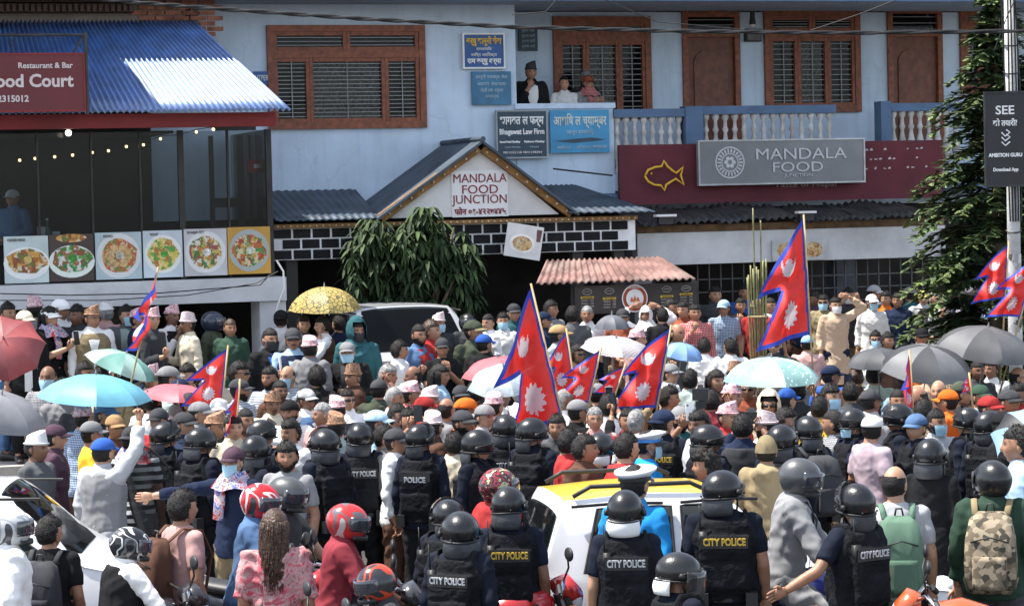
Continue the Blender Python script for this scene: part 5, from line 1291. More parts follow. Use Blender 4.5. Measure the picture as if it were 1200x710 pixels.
    for sg in (-1, 1):
        m2 = MB(); m2.tube([(fx(.5), sg * hw * 1.012, .24), (fx(.5), sg * hw * 1.015, belt), ], .004, 4); m2.build('door_seam', blackp, r)
        for s_ in (.46, .70): MB().tube([(fx(s_) , sg * (hw + .02), belt - .10), (fx(s_ + .04), sg * (hw + .02), belt - .10)], .014, 6).build('door_handle', chrome if name == 'taxi' else paint, r)
        mm = MB(); mm.ball((fx(scr + .06), sg * (hw + .10), belt + .08), (.05, .09, .06), 10, 6); mm.build('wing_mirror', paint, r, True)
        MB().ball((fx(.03), sg * hw * .66, belt * .80), (.07, .14, .07), 10, 6).build('headlight', M('lamp_glass', (.6, .62, .65), .1, 0, .05, 4, 0, 1, .8), r, True)
        MB().ball((fx(.985), sg * hw * .78, belt * .86), (.05, .10, .13), 10, 6).build('tail_light', M('tail_red', (.35, .01, .01), .2), r, True)
        for s_ in (.17, .81):
            wv = MB(); wv.tube([(fx(s_), sg * (hw - .17), .29), (fx(s_), sg * (hw - .155), .29), (fx(s_), sg * (hw - .01), .29), (fx(s_), sg * (hw + .01), .29)], [.24, .29, .29, .25], 22); wo = wv.build('wheel', tyre, r)
            MB().tube([(fx(s_), sg * (hw + .005), .29), (fx(s_), sg * (hw + .02), .29)], [.19, .16], 14).build('rim', chrome, wo)
    MB().box(fx(0) - .02, fx(0) + .015, -.25, .25, .34, .44).build('number_plate', M('plate_red', (.5, .03, .03), .4), r); MB().box(fx(1) - .015, fx(1) + .02, -.25, .25, .42, .52).build('number_plate', M('plate_red', (.5, .03, .03), .4), r)
    MB().box(fx(0) - .1, fx(0) + .03, -hw * .6, hw * .6, .20, .32).build('grille', blackp, r); MB().box(fx(1) - .04, fx(1) + .05, -hw * .8, hw * .8, .24, .36).build('bumper', paint, r)
    return r, fx, hw, belt
def kind_is_wagon(n): return False
# taxi in the middle, nose away to the right
TA = R(10); cx_, cy_ = .02 + 1.75 * math.cos(TA) - .74 * math.sin(TA) * -1, 16.95 + 1.75 * math.sin(TA) + .74 * math.cos(TA)
yroof = M('taxi_yellow', (.62, .40, .03), .3, 0, .06, 3, 0, 1, .5, .4)
tx, fx, hw, belt = car('taxi', (1.50, 18.15, 0), TA, 3.05, 1.42, 1.42, 'white taxi with yellow roof boxed in by police in front', 'taxi', .30, .40, .56, .92, .985, carw, yroof, mid=.67)
for sg in (-1, 1): MB().tube([(fx(.60), sg * .50, 1.42), (fx(.63), sg * .50, 1.465), (fx(.86), sg * .50, 1.465), (fx(.90), sg * .50, 1.40)], .016, 8).build('roof_rail', blackp, tx, True)
st_ = [(M('sticker_red', (.4, .03, .05), .5), .0, .10), (M('sticker_blue', (.03, .16, .5), .5), .0, -.06)]
for m_, dx, dz in st_:
    MB().add([(-.10, 0, -.07), (.08, 0, -.07), (.06, 0, .08), (-.10, 0, .08)], [(0, 1, 2, 3)]).build('sticker', m_, tx).matrix_local = Matrix.Translation((fx(.80), -(hw * .90 - dz * .15 + .022), belt + .19 + dz)) @ Matrix.Rotation(R(13), 4, 'X')
    MB().ball((0, 0, 0), (.032, .003, .032), 10, 5).build('sticker', wht, tx).matrix_local = Matrix.Translation((fx(.80), -(hw * .90 - dz * .15 + .028), belt + .19 + dz)) @ Matrix.Rotation(R(13), 4, 'X')
# parked car far left, nose to the right
p_ = at_y(-30, 600, 18.6)
car('parked_car', (p_.x - .35, 18.9, 0), R(3), 4.0, 1.65, 1.46, 'white car cut off by the left edge of the photo', 'car', .15, .205, .37, .80, .93, carw)
# small van on the forecourt under the shrub
p_ = at_y(478, 400, 31.4)
car('parked_van', (p_.x - .35, 31.3, .7), R(-70), 3.4, 1.6, 1.56, 'white van with a dark windscreen parked below the umbrella leaved tree', 'van', .04, .06, .20, .9, .97, M('car_silver', (.42, .43, .44), .28, .2, .02, 2, 0, 1, .5, .5, .2, (.3, .29, .27)))
# ---------------------------------------------------------------- motorcycles
def wheel(r_, x, rad, nm='wheel'):
    mb = MB(); mb.tube([(x + rad * math.cos(a), 0, rad + rad * math.sin(a)) for a in [2 * math.pi * i / 24 for i in range(25)]], .055, 8, cap=False); w_ = mb.build(nm, tyre, r_, True); w_.location.z = .055
    sp_ = MB(); sp_.tube([(x, -.06, rad), (x, .06, rad)], .05, 10); sp_.tube([(x + (rad - .06) * math.cos(a), 0, rad + (rad - .06) * math.sin(a)) for a in [2 * math.pi * i / 24 for i in range(25)]], .02, 6, cap=False)
    for k in range(6): a = k * math.pi / 3; sp_.tube([(x, 0, rad), (x + (rad - .06) * math.cos(a), 0, rad + (rad - .06) * math.sin(a))], .012, 5)
    sp_.build('rim', M('alloy', (.3, .3, .31), .4, .7), w_)
def motorcycle(loc, rz, col, label):
    r_ = thing('motorcycle', loc, label, 'motorcycle', 'motorcycles stuck in the crowd', rz); c_ = M('paint_%.2f_%.2f_%.2f' % col, col, .25, .1, .05, 4, 0, 1, .5, .5)
    wheel(r_, .64, .27); wheel(r_, -.62, .27)
    mb = MB(); mb.loft([[(x, w_ * math.cos(a), z + h * math.sin(a)) for a in [2 * math.pi * j / 14 for j in range(14)]] for x, w_, z, h in ((.34, .05, .86, .06), (.28, .12, .87, .10), (.12, .15, .87, .13), (-.04, .12, .84, .11), (-.12, .08, .82, .06))]); mb.build('fuel_tank', c_, r_, True)
    mb = MB(); mb.loft([[(x, w_ * math.cos(a), z + h * math.sin(a)) for a in [2 * math.pi * j / 12 for j in range(12)]] for x, w_, z, h in ((-.08, .08, .80, .04), (-.2, .13, .80, .05), (-.5, .12, .84, .05), (-.74, .07, .89, .04))]); mb.build('seat', blackp, r_, True)
    mb = MB(); mb.loft([[(x, w_ * math.cos(a), z + h * math.sin(a)) for a in [2 * math.pi * j / 12 for j in range(12)]] for x, w_, z, h in ((-.25, .10, .68, .07), (-.5, .10, .75, .07), (-.86, .05, .86, .04))]); mb.build('tail_fairing', c_, r_, True)
    MB().ball((-.88, 0, .84), (.03, .06, .03), 8, 5).build('tail_light', M('tail_red', (.35, .01, .01), .2), r_, True)
    mb = MB(); mb.box(-.15, .22, -.13, .13, .32, .58); mb.tube([(.05, 0, .55), (.12, 0, .74)], [.10, .09], 10); mb.tube([(.0, -.16, .40), (.0, .16, .40)], .11, 12)
    mb.build('engine', M('engine', (.12, .12, .125), .5, .6), r_)
    mb = MB(); mb.tube([(.15, -.12, .42), (.05, -.16, .24), (-.35, -.18, .28), (-.85, -.19, .42)], [.022, .025, .045, .05], 10); mb.build('exhaust', chrome, r_, True)
    mb = MB(); mb.tube([(.34, 0, .90), (.0, 0, .62), (-.2, 0, .45)], .03, 8); mb.tube([(-.05, 0, .75), (-.7, 0, .78)], .025, 8)
    for s_ in (1, -1): mb.tube([(.64, s_ * .09, .27), (.40, s_ * .09, .92)], [.028, .024], 8); mb.tube([(-.62, s_ * .1, .27), (-.15, s_ * .1, .40)], .022, 6); mb.tube([(-.62, s_ * .12, .30), (-.48, s_ * .12, .72)], .03, 8)
    mb.build('frame', M('frame_black', (.03, .03, .03), .45, .4), r_)
    mb = MB(); mb.tube([(.26, -.36, .98), (.33, -.22, 1.04), (.38, -.08, 1.0), (.38, .08, 1.0), (.33, .22, 1.04), (.26, .36, .98)], .014, 8); mb.build('handlebar', chrome, r_, True)
    for s_ in (1, -1):
        MB().tube([(.26, s_ * .36, .98), (.285, s_ * .27, 1.02)], .02, 8).build('grip', blackp, r_)
        mb = MB(); mb.tube([(.33, s_ * .22, 1.04), (.34, s_ * .30, 1.14), (.32, s_ * .34, 1.20)], .007, 5); mb.ball((.32, s_ * .36, 1.23), (.018, .065, .045), 12, 7); mb.build('mirror', blackp, r_, True)
        MB().ball((.42, s_ * .16, .86), (.03, .03, .02), 8, 5).build('indicator', M('amber', (.6, .2, .02), .3), r_, True)
    MB().ball((.47, 0, .90), (.07, .10, .10), 12, 8).build('headlight', M('lamp_glass', (.6, .62, .65), .1, 0, .05, 4, 0, 1, .8), r_, True)
    mb = MB(); mb.loft([[(x, w_ * math.cos(a), z + h * math.sin(a)) for a in [2 * math.pi * j / 12 for j in range(12)]] for x, w_, z, h in ((.36, .10, .98, .05), (.44, .13, .96, .10), (.52, .08, .92, .05))]); mb.build('headlight_cowl', c_, r_, True)
    mb = MB(); mb.tube([(.64 + .31 * math.cos(a), 0, .30 + .31 * math.sin(a)) for a in [R(20 + 130 * i / 8) for i in range(9)]], .07, 8, flat=.35, upv=(0, 1, 0)); mb.build('mudguard', c_, r_, True)
    return r_
# ================================================================ umbrellas and flags
def umbrella(px, py, wpx, Y, cols, label, tilt=(0, 0), pat=None, depth=.34, shaft=.62, inner=None, n=8):
    """apex pixel, full width in pixels, distance; tilt (about X, about Y) in degrees"""
    c = at_y(px, py, Y); r = wpx / 2 * Y / 3000.0
    top = thing('umbrella', (c.x, c.y, c.z), label, 'umbrella', 'umbrellas held up as sunshades'); top.rotation_euler = (R(tilt[0]), R(tilt[1]), R(11))
    seg, k = 4, 6; cache = {}
    for i in range(n):
        vs = []
        for j in range(k + 1):
            t = j / k
            for q in range(seg + 1):
                a = 2 * math.pi * (i + q / seg) / n; sag = 1 - (.11 * t) * math.sin(math.pi * q / seg); rr = r * math.sin(t * 1.25) / math.sin(1.25) * sag
                vs.append((rr * math.cos(a), rr * math.sin(a), -r * depth * (1 - math.cos(t * 1.35)) / (1 - math.cos(1.35)) * 1.0 - .012 * math.sin(math.pi * q / seg) * t))
        mb = MB(); mb.add(vs, [(j * (seg + 1) + q, (j + 1) * (seg + 1) + q, (j + 1) * (seg + 1) + q + 1, j * (seg + 1) + q + 1) for j in range(k) for q in range(seg)])
        mt = cols[i % len(cols)]
        mb.build('panel', mt, top, True)
    mb = MB()
    for i in range(n):
        a = 2 * math.pi * i / n
        mb.tube([(r * math.sin(t * 1.25) / math.sin(1.25) * math.cos(a), r * math.sin(t * 1.25) / math.sin(1.25) * math.sin(a), -r * depth * (1 - math.cos(t * 1.35)) / (1 - math.cos(1.35)) - .008) for t in (0, .3, .6, .85, 1.03)], .0035, 4)
        mb.tube([(0, 0, -.30 * r - .1), (r * .5 * math.cos(a), r * .5 * math.sin(a), -r * depth * .26)], .0028, 4)
    mb.build('ribs', steel, top)
    mb = MB(); mb.tube([(0, 0, .045), (0, 0, -shaft)], .006, 6); mb.build('shaft', steel, top)
    MB().tube([(0, 0, -shaft), (0, 0, -shaft - .09), (.02, 0, -shaft - .12), (.045, 0, -shaft - .10)], .013, 8).build('handle', blackp, top, True)
    MB().tube([(0, 0, 0), (0, 0, .05)], [.012, .004], 6).build('ferrule', steel, top)
    return top
def ucl(name, col, pat=None, c2=None, rough=.55):
    k = 'canopy_' + name
    if k in _M: return _M[k]
    m, nt, b = nodes(k); L = nt.links.new; tc = N(nt, 'ShaderNodeTexCoord'); n = N(nt, 'ShaderNodeTexNoise'); n.inputs['Scale'].default_value = 7; L(tc.outputs['Object'], n.inputs[0])
    r = ramp(nt, [(.3, tuple(x * .86 for x in col)), (.7, tuple(min(1, x * 1.1) for x in col))], n.outputs[0]); out = r.outputs[0]
    if pat:
        v = N(nt, 'ShaderNodeTexVoronoi') if pat != 'grid' else N(nt, 'ShaderNodeTexBrick')
        v.inputs['Scale'].default_value = {'spots': 34, 'dots': 26, 'grid': 14, 'squig': 18}[pat]; L(tc.outputs['Object'], v.inputs[0])
        if pat == 'grid': v.inputs['Color1'].default_value = (0, 0, 0, 1); v.inputs['Color2'].default_value = (0, 0, 0, 1); v.inputs['Mortar'].default_value = (1, 1, 1, 1); v.inputs['Mortar Size'].default_value = .05; f = v.outputs[0]
        else:
            if pat == 'squig': v.feature = 'DISTANCE_TO_EDGE'
            rr = ramp(nt, {'spots': [(.22, (1, 1, 1)), (.30, (0, 0, 0))], 'dots': [(.25, (1, 1, 1)), (.32, (0, 0, 0))], 'squig': [(.03, (1, 1, 1)), (.09, (0, 0, 0))]}[pat], v.outputs['Distance']); f = rr.outputs[0]
        mx = N(nt, 'ShaderNodeMixRGB'); L(f, mx.inputs[0]); L(out, mx.inputs[1]); mx.inputs[2].default_value = (*c2, 1); out = mx.outputs[0]
    L(out, b.inputs['Base Color']); b.inputs['Roughness'].default_value = rough
    # thin cloth lets some light through
    tr = N(nt, 'ShaderNodeBsdfTranslucent'); L(out, tr.inputs[0]); ms = N(nt, 'ShaderNodeMixShader'); ms.inputs[0].default_value = .22
    o = [q for q in nt.nodes if q.type == 'OUTPUT_MATERIAL'][0]; L(b.outputs[0], ms.inputs[1]); L(tr.outputs[0], ms.inputs[2]); L(ms.outputs[0], o.inputs[0])
    _M[k] = m; return m
fred = ucl('crimson', (.72, .030, .022)); fblue = ucl('flag_blue', (.02, .045, .36)); fwhite = ucl('flag_white', (.62, .55, .58))
_fl = {}
def flag_cloth(var, ratio, fold):
    k = (var, ratio, fold)
    if k in _fl: return _fl[k]
    NR, NC = 84, 46; mid = .44; W_ = .80
    def width(h): return W_ * (1 - h) * .86 + .02 if h < mid else (W_ * .93) * (1 - h) / (1 - mid) * .98 + .02
    def lowdiag(h): return W_ * (1 - h * .80)
    def wd(h): return (W_ * (1 - h / .86)) if h < mid else (W_ * .96 * (1 - h) / (1 - mid))
    rows = [i / NR for i in range(NR + 1)]; vs = []; fs = []; ms = []
    hs = [h for h in rows if h < mid] + [mid - 1e-4, mid + 1e-4] + [h for h in rows if h > mid]
    def dist(x, h):
        d = min(x, h * 1.0 if True else 9)
        # distance to the slanted edges and the step
        if h < mid: d = min(d, (wd(h) - x) * .74)
        else: d = min(d, (wd(h) - x) * .50)
        if x > wd(mid - 1e-3) - .0 and abs(h - mid) < .5: d = min(d, abs(h - mid)) if h > mid else d
        return d
    for h in hs:
        for j in range(NC + 1): vs.append((wd(h) * j / NC, h))
    for i in range(len(hs) - 1):
        for j in range(NC):
            a = i * (NC + 1) + j; f = (a, a + 1, a + NC + 2, a + NC + 1)
            if abs(hs[i] - mid) < .001 and abs(hs[i + 1] - mid) < .001: continue
            x = sum(vs[q][0] for q in f) / 4; h = sum(vs[q][1] for q in f) / 4
            m_ = 0
            if dist(x, h) < .034: m_ = 1
            else:
                # sun
                dx, dh = x - .27, h - .21; rr = math.hypot(dx, dh); a_ = math.atan2(dh, dx)
                if rr < .088 + .036 * abs(math.cos(a_ * 6)) : m_ = 2
                # moon
                dx, dh = x - .27, h - .64; rr = math.hypot(dx, dh)
                if rr < .105 and math.hypot(dx, dh - .052) > .092 and dh < .06: m_ = 2
                a_ = math.atan2(dh - .0, dx)
                if math.hypot(dx, dh + .012) < .044 + .022 * abs(math.cos(a_ * 8)) and dh > -.05: m_ = 2
            fs.append(f); ms.append(m_)
    # bridge the step so the cloth is one piece along the hoist
    P = []
    for x, h in vs:
        y = .085 * math.sin(x * 11 + var * 2 + h * 5) * min(1, x * 3) * fold + .03 * math.sin(h * 17 + x * 6 + var) * min(1, x * 4) * fold
        xx = x * ratio * (1 - .10 * fold * x); zz = h - (.16 + .05 * math.sin(var)) * fold * x ** 1.25
        P.append((xx, y + .04 * fold * noise.noise(Vector((x * 5, h * 5, var))), zz))
    m2 = [i for i, h in enumerate(hs) if abs(h - mid) < .001]
    for j in range(NC):
        if wd(hs[m2[0]]) * (j + 1) / NC < wd(hs[m2[1]]): pass
    me = bpy.data.meshes.new('cloth'); me.from_pydata(P, [], fs)
    for q in (fred, fblue, fwhite): me.materials.append(q)
    me.polygons.foreach_set('material_index', ms); me.polygons.foreach_set('use_smooth', [True] * len(fs)); me.update(); _fl[k] = me; return me
polewood = M('bamboo_stick', (.38, .29, .14), .6, 0, .15, 9)
def flag(x0, y0, x1, y1, Y, side, label, ratio=1., fold=1., var=0, polelen=.9, yaw=0):
    """hoist from top pixel (x0,y0) to bottom pixel (x1,y1); side -1 = cloth flies to the left"""
    a, b = at_y(x0, y0, Y), at_y(x1, y1, Y); L_ = (a - b).length; d = (a - b).normalized()
    r = thing('flag', b, label, 'flag', 'crimson double pennant flags waved over the crowd')
    fwd = Vector((0, 1, 0)); xax = (Vector((side, 0, 0)) - d * Vector((side, 0, 0)).dot(d)).normalized(); xax = Matrix.Rotation(R(yaw), 3, d) @ xax; yax = d.cross(xax)
    mt = Matrix(((xax.x, yax.x, d.x, b.x), (xax.y, yax.y, d.y, b.y), (xax.z, yax.z, d.z, b.z), (0, 0, 0, 1))); r.matrix_world = mt
    link('cloth', flag_cloth(var, ratio, fold), r, (0.004, 0, 0), None, (L_,) * 3)
    MB().tube([(0, 0, L_ + .03), (0, 0, -polelen)], .010, 6).build('pole', polewood, r, True)
    return r
# ================================================================ people
CC = dict(white=(.74, .73, .71), cream=(.60, .53, .40), black=(.012, .012, .013), charcoal=(.045, .046, .050), grey=(.20, .20, .205), lightgrey=(.42, .43, .44), darkgrey=(.085, .088, .092),
          navy=(.014, .022, .050), blue=(.03, .09, .34), brightblue=(.02, .25, .60), lightblue=(.36, .52, .66), denim=(.09, .16, .29), teal=(.03, .10, .115), olive=(.055, .065, .045), green=(.10, .17, .12), darkgreen=(.03, .06, .04),
          brown=(.09, .045, .03), tan=(.36, .22, .11), beige=(.47, .34, .24), khaki=(.24, .19, .11), yellow=(.72, .46, .04), orange=(.65, .14, .02), red=(.33, .03, .03), maroon=(.19, .028, .038), pink=(.50, .30, .28),
          lilac=(.42, .33, .37), purple=(.075, .042, .06), palegreen=(.38, .46, .38), sage=(.30, .36, .34), paleyellow=(.75, .60, .22), rust=(.22, .06, .03), skyblue=(.25, .45, .72))
WORD = dict(lightgrey='light grey', darkgrey='dark grey', brightblue='bright blue', lightblue='light blue', darkgreen='dark green', palegreen='pale green', paleyellow='pale yellow', skyblue='sky blue')
def wc(c): return WORD.get(c, c)
def patcloth(name, kind, a, b_, c3=None, sc=14.):
    k = 'cloth_' + name
    if k in _M: return _M[k]
    m, nt, b = nodes(k); L = nt.links.new; tc = N(nt, 'ShaderNodeTexCoord')
    if kind == 'plaid':
        w1_ = N(nt, 'ShaderNodeTexWave', bands_direction='X'); w2_ = N(nt, 'ShaderNodeTexWave', bands_direction='Z')
        for w_ in (w1_, w2_): w_.inputs['Scale'].default_value = sc; L(tc.outputs['Object'], w_.inputs[0])
        mu = N(nt, 'ShaderNodeMath', operation='ADD'); L(w1_.outputs['Fac'], mu.inputs[0]); L(w2_.outputs['Fac'], mu.inputs[1])
        r = ramp(nt, [(.45, a), (.62, tuple((x + y) / 2 for x, y in zip(a, b_))), (.85, b_)], mu.outputs[0]); mu2 = N(nt, 'ShaderNodeMath', operation='MULTIPLY'); L(mu.outputs[0], mu2.inputs[0]); mu2.inputs[1].default_value = .5; L(mu2.outputs[0], r.inputs[0])
    elif kind == 'stripe':
        w_ = N(nt, 'ShaderNodeTexWave', bands_direction='Z'); w_.inputs['Scale'].default_value = sc; L(tc.outputs['Object'], w_.inputs[0]); r = ramp(nt, [(.45, a), (.55, b_)], w_.outputs['Fac'])
    elif kind == 'blocks':
        n = N(nt, 'ShaderNodeTexNoise'); n.inputs['Scale'].default_value = sc; n.inputs['Detail'].default_value = 1.2; n.inputs['Distortion'].default_value = .7; L(tc.outputs['Object'], n.inputs[0])
        r = ramp(nt, [(0, a), (.47, b_), (.53, a), (.60, c3 or b_), (.66, a)], n.outputs[0], True)
    elif kind == 'floral':
        n = N(nt, 'ShaderNodeTexNoise'); n.inputs['Scale'].default_value = sc; n.inputs['Detail'].default_value = 4; n.inputs['Distortion'].default_value = 1.5; L(tc.outputs['Object'], n.inputs[0])
        r = ramp(nt, [(.36, a), (.46, b_), (.52, c3 or a), (.60, b_), (.66, (.12, .08, .09))], n.outputs[0])
    else:
        v = N(nt, 'ShaderNodeTexVoronoi'); v.inputs['Scale'].default_value = sc; L(tc.outputs['Object'], v.inputs[0]); sp = N(nt, 'ShaderNodeSeparateColor'); L(v.outputs['Color'], sp.inputs[0])
        r = ramp(nt, [(0, a), (.35, b_), (.65, c3 or a), (.85, tuple((x + y) / 2 for x, y in zip(a, b_)))], sp.outputs[0], True)
    L(r.outputs[0], b.inputs['Base Color']); b.inputs['Roughness'].default_value = .85
    _M[k] = m; return m
PAT = dict(
    plaid=lambda: patcloth('plaid', 'plaid', (.08, .14, .26), (.55, .60, .64)), redcheck=lambda: patcloth('redcheck', 'plaid', (.32, .02, .03), (.62, .40, .36)), stripes=lambda: patcloth('stripes', 'stripe', (.015, .015, .02), (.68, .68, .66), sc=4.2),
    floral=lambda: patcloth('floral', 'floral', (.40, .05, .08), (.42, .15, .16), (.38, .27, .26), 13), camo=lambda: patcloth('camo', 'camo', (.14, .11, .07), (.32, .26, .18), (.05, .045, .03), 28), flagscarf=lambda: patcloth('flagscarf', 'floral', (.45, .02, .03), (.55, .5, .5), (.02, .04, .3), 9),
    dhaka=lambda: patcloth('dhaka', 'camo', (.52, .30, .32), (.62, .48, .48), (.34, .14, .18), 62), dhakalight=lambda: patcloth('dhakalight', 'camo', (.62, .52, .50), (.55, .40, .42), (.66, .60, .58), 60), dhakabrown=lambda: patcloth('dhakabrown', 'camo', (.30, .16, .09), (.18, .09, .05), (.36, .22, .14), 60),
    speckle=lambda: patcloth('speckle', 'camo', (.10, .10, .13), (.5, .48, .5), (.03, .03, .04), 55), flowerhelmet=lambda: patcloth('flowerhelmet', 'floral', (.02, .02, .02), (.35, .03, .05), (.45, .5, .2), 24))
PAT.update(greycheck=lambda: patcloth('greycheck', 'plaid', (.10, .10, .11), (.40, .41, .42), sc=20), brownplaid=lambda: patcloth('brownplaid', 'plaid', (.07, .045, .03), (.30, .22, .15), sc=11), finestripe=lambda: patcloth('finestripe', 'stripe', (.20, .24, .30), (.50, .52, .54), sc=13))
PW = dict(greycheck='grey checked', brownplaid='brown plaid', finestripe='finely striped', plaid='blue plaid', redcheck='red check', stripes='black and white striped', floral='pink floral', camo='camouflage', flagscarf='red and blue flag print', dhaka='pink patterned', dhakalight='pale patterned', dhakabrown='brown patterned', speckle='speckled', flowerhelmet='flowered')
def cmat(c):
    if c in PAT: return PAT[c]()
    if c in CC: return cloth(CC[c], 'cloth_' + c)
    return cloth(CC['grey'])
def cw(c): return PW.get(c) or wc(c)
hairm = {'black': M('hair_black', (.011, .009, .008), .62, 0, .4, 40, .5, 120, .3), 'brown': M('hair_brown', (.055, .026, .014), .45, 0, .4, 30, .6, 60, .45), 'grey': M('hair_grey', (.24, .235, .23), .6, 0, .3, 30, .6, 60, .3), 'rust': M('hair_rust', (.14, .045, .015), .5, 0, .3, 30, .6, 60, .3)}
riot_m = M('riot_helmet_black', (.010, .0105, .012), .30, 0, .35, 9, .10, 60, .4, .15, .3, (.04, .039, .036)); rim_m = M('helmet_trim', (.02, .02, .021), .5, .2)
guard_m = M('neck_guard_grey', (.035, .038, .044), .5, 0, .2, 8, .2, 30); visor_m = glass('visor_clear', (.95, .96, .97), .30, .9)
darkvis = M('visor_dark', (.03, .035, .045), .08, 0, .2, 3, 0, 1, .7, .5)
armour_m = M('armour_black', (.009, .0095, .012), .8, 0, .3, 7, .5, 35, .12); pnavy = cloth((.010, .013, .024), 'police_navy')
mask_m = {'b': M('mask_blue', (.34, .55, .66), .8, 0, .05), 'w': M('mask_white', (.68, .69, .68), .8, 0, .05), 'k': M('mask_black', (.02, .02, .022), .8), 'g': M('mask_grey', (.25, .27, .27), .8)}
gold = M('gold_letter', (.62, .42, .06), .5, 0, .06); silverl = M('silver_print', (.48, .49, .50), .5, 0, .06); lens = M('dark_lens', (.01, .01, .012), .1, 0, .1, 3, 0, 1, .7)
shoe_m = M('shoe_leather', (.02, .018, .016), .5); specf = M('spectacle_wire', (.08, .07, .06), .4, .6)
GAP_MATS = {}
def slot(o, m):
    if o.material_slots: o.material_slots[0].link = 'OBJECT'; o.material_slots[0].material = m
    return o
def child(nm, me, par, m, loc=None, rot=None, sc=None):
    return slot(link(nm, me, par, loc, rot, sc), m)
shoe_me = None
def shoes():
    global shoe_me
    if shoe_me is None:
        mb = MB(); mb.loft([[(w_ * math.cos(a), y + .0, max(0, h * (.5 + .5 * math.sin(a)))) for a in [2 * math.pi * j / 12 for j in range(12)]] for y, w_, h in ((.07, .035, .09), (.03, .042, .12), (-.04, .045, .09), (-.12, .048, .06), (-.18, .035, .045))]); shoe_me = mb.mesh('shoe', [None], True)
    return shoe_me
FRONT = {}
def front_panel(kind):
    if kind in FRONT: return FRONT[kind]
    mb = MB(); vs = []; n = 6
    for z in (.80, .9, 1.0, 1.1, 1.2, 1.3, 1.38, 1.42):
        rx, ry, cy = [(a, b, c) for zz, a, b, c in TORSO if abs(zz - min((q[0] for q in TORSO), key=lambda t: abs(t - z))) < 1e-6][0]
        wd_ = {'jacket': .045 + .030 * (z > 1.15), 'vest': .010 + max(0, z - 1.12) * .24}[kind]; off = .050
        for i in range(n + 1):
            x = -wd_ + 2 * wd_ * i / n; vs.append((x, cy - (ry + off) * math.sqrt(max(.1, 1 - (x / (rx + off)) ** 2)) + (0 if z < 1.38 else .012), z))
    mb.add(vs, [(j * (n + 1) + i, j * (n + 1) + i + 1, (j + 1) * (n + 1) + i + 1, (j + 1) * (n + 1) + i) for j in range(7) for i in range(n)])
    FRONT[kind] = mb.mesh('shirt_front', [None], True); return FRONT[kind]
def scarf_mesh():
    if 'scarf' in FRONT: return FRONT['scarf']
    mb = MB(); mb.loft([[((.088 + .034 * i) * math.cos(a), .0 + (.085 + .035 * i) * math.sin(a) - .01 * i, 1.50 - .045 * i + .012 * math.sin(5 * a)) for a in [2 * math.pi * j / 22 for j in range(22)]] for i in range(4)], cap=False)
    mb.tube([(-.06, -.14, 1.40), (-.04, -.172, 1.28), (-.06, -.18, 1.12)], [.05, .055, .05], 8, flat=.35, upv=(1, 0, 0)); FRONT['scarf'] = mb.mesh('scarf', [None], True); return FRONT['scarf']
SPECS = []
def who(line):
    p = line.split('|'); f = p[0].split(); SPECS.append(dict(px=float(f[0]), py=float(f[1]), lv=f[2], top=f[3], head=f[4], ex=f[5], face=float(f[6]), pose=f[7], hy=int(f[8]) if len(f) > 8 else 0, lab=(p[1].strip() if len(p) > 1 else ''), note=(p[2].strip() if len(p) > 2 else '')))
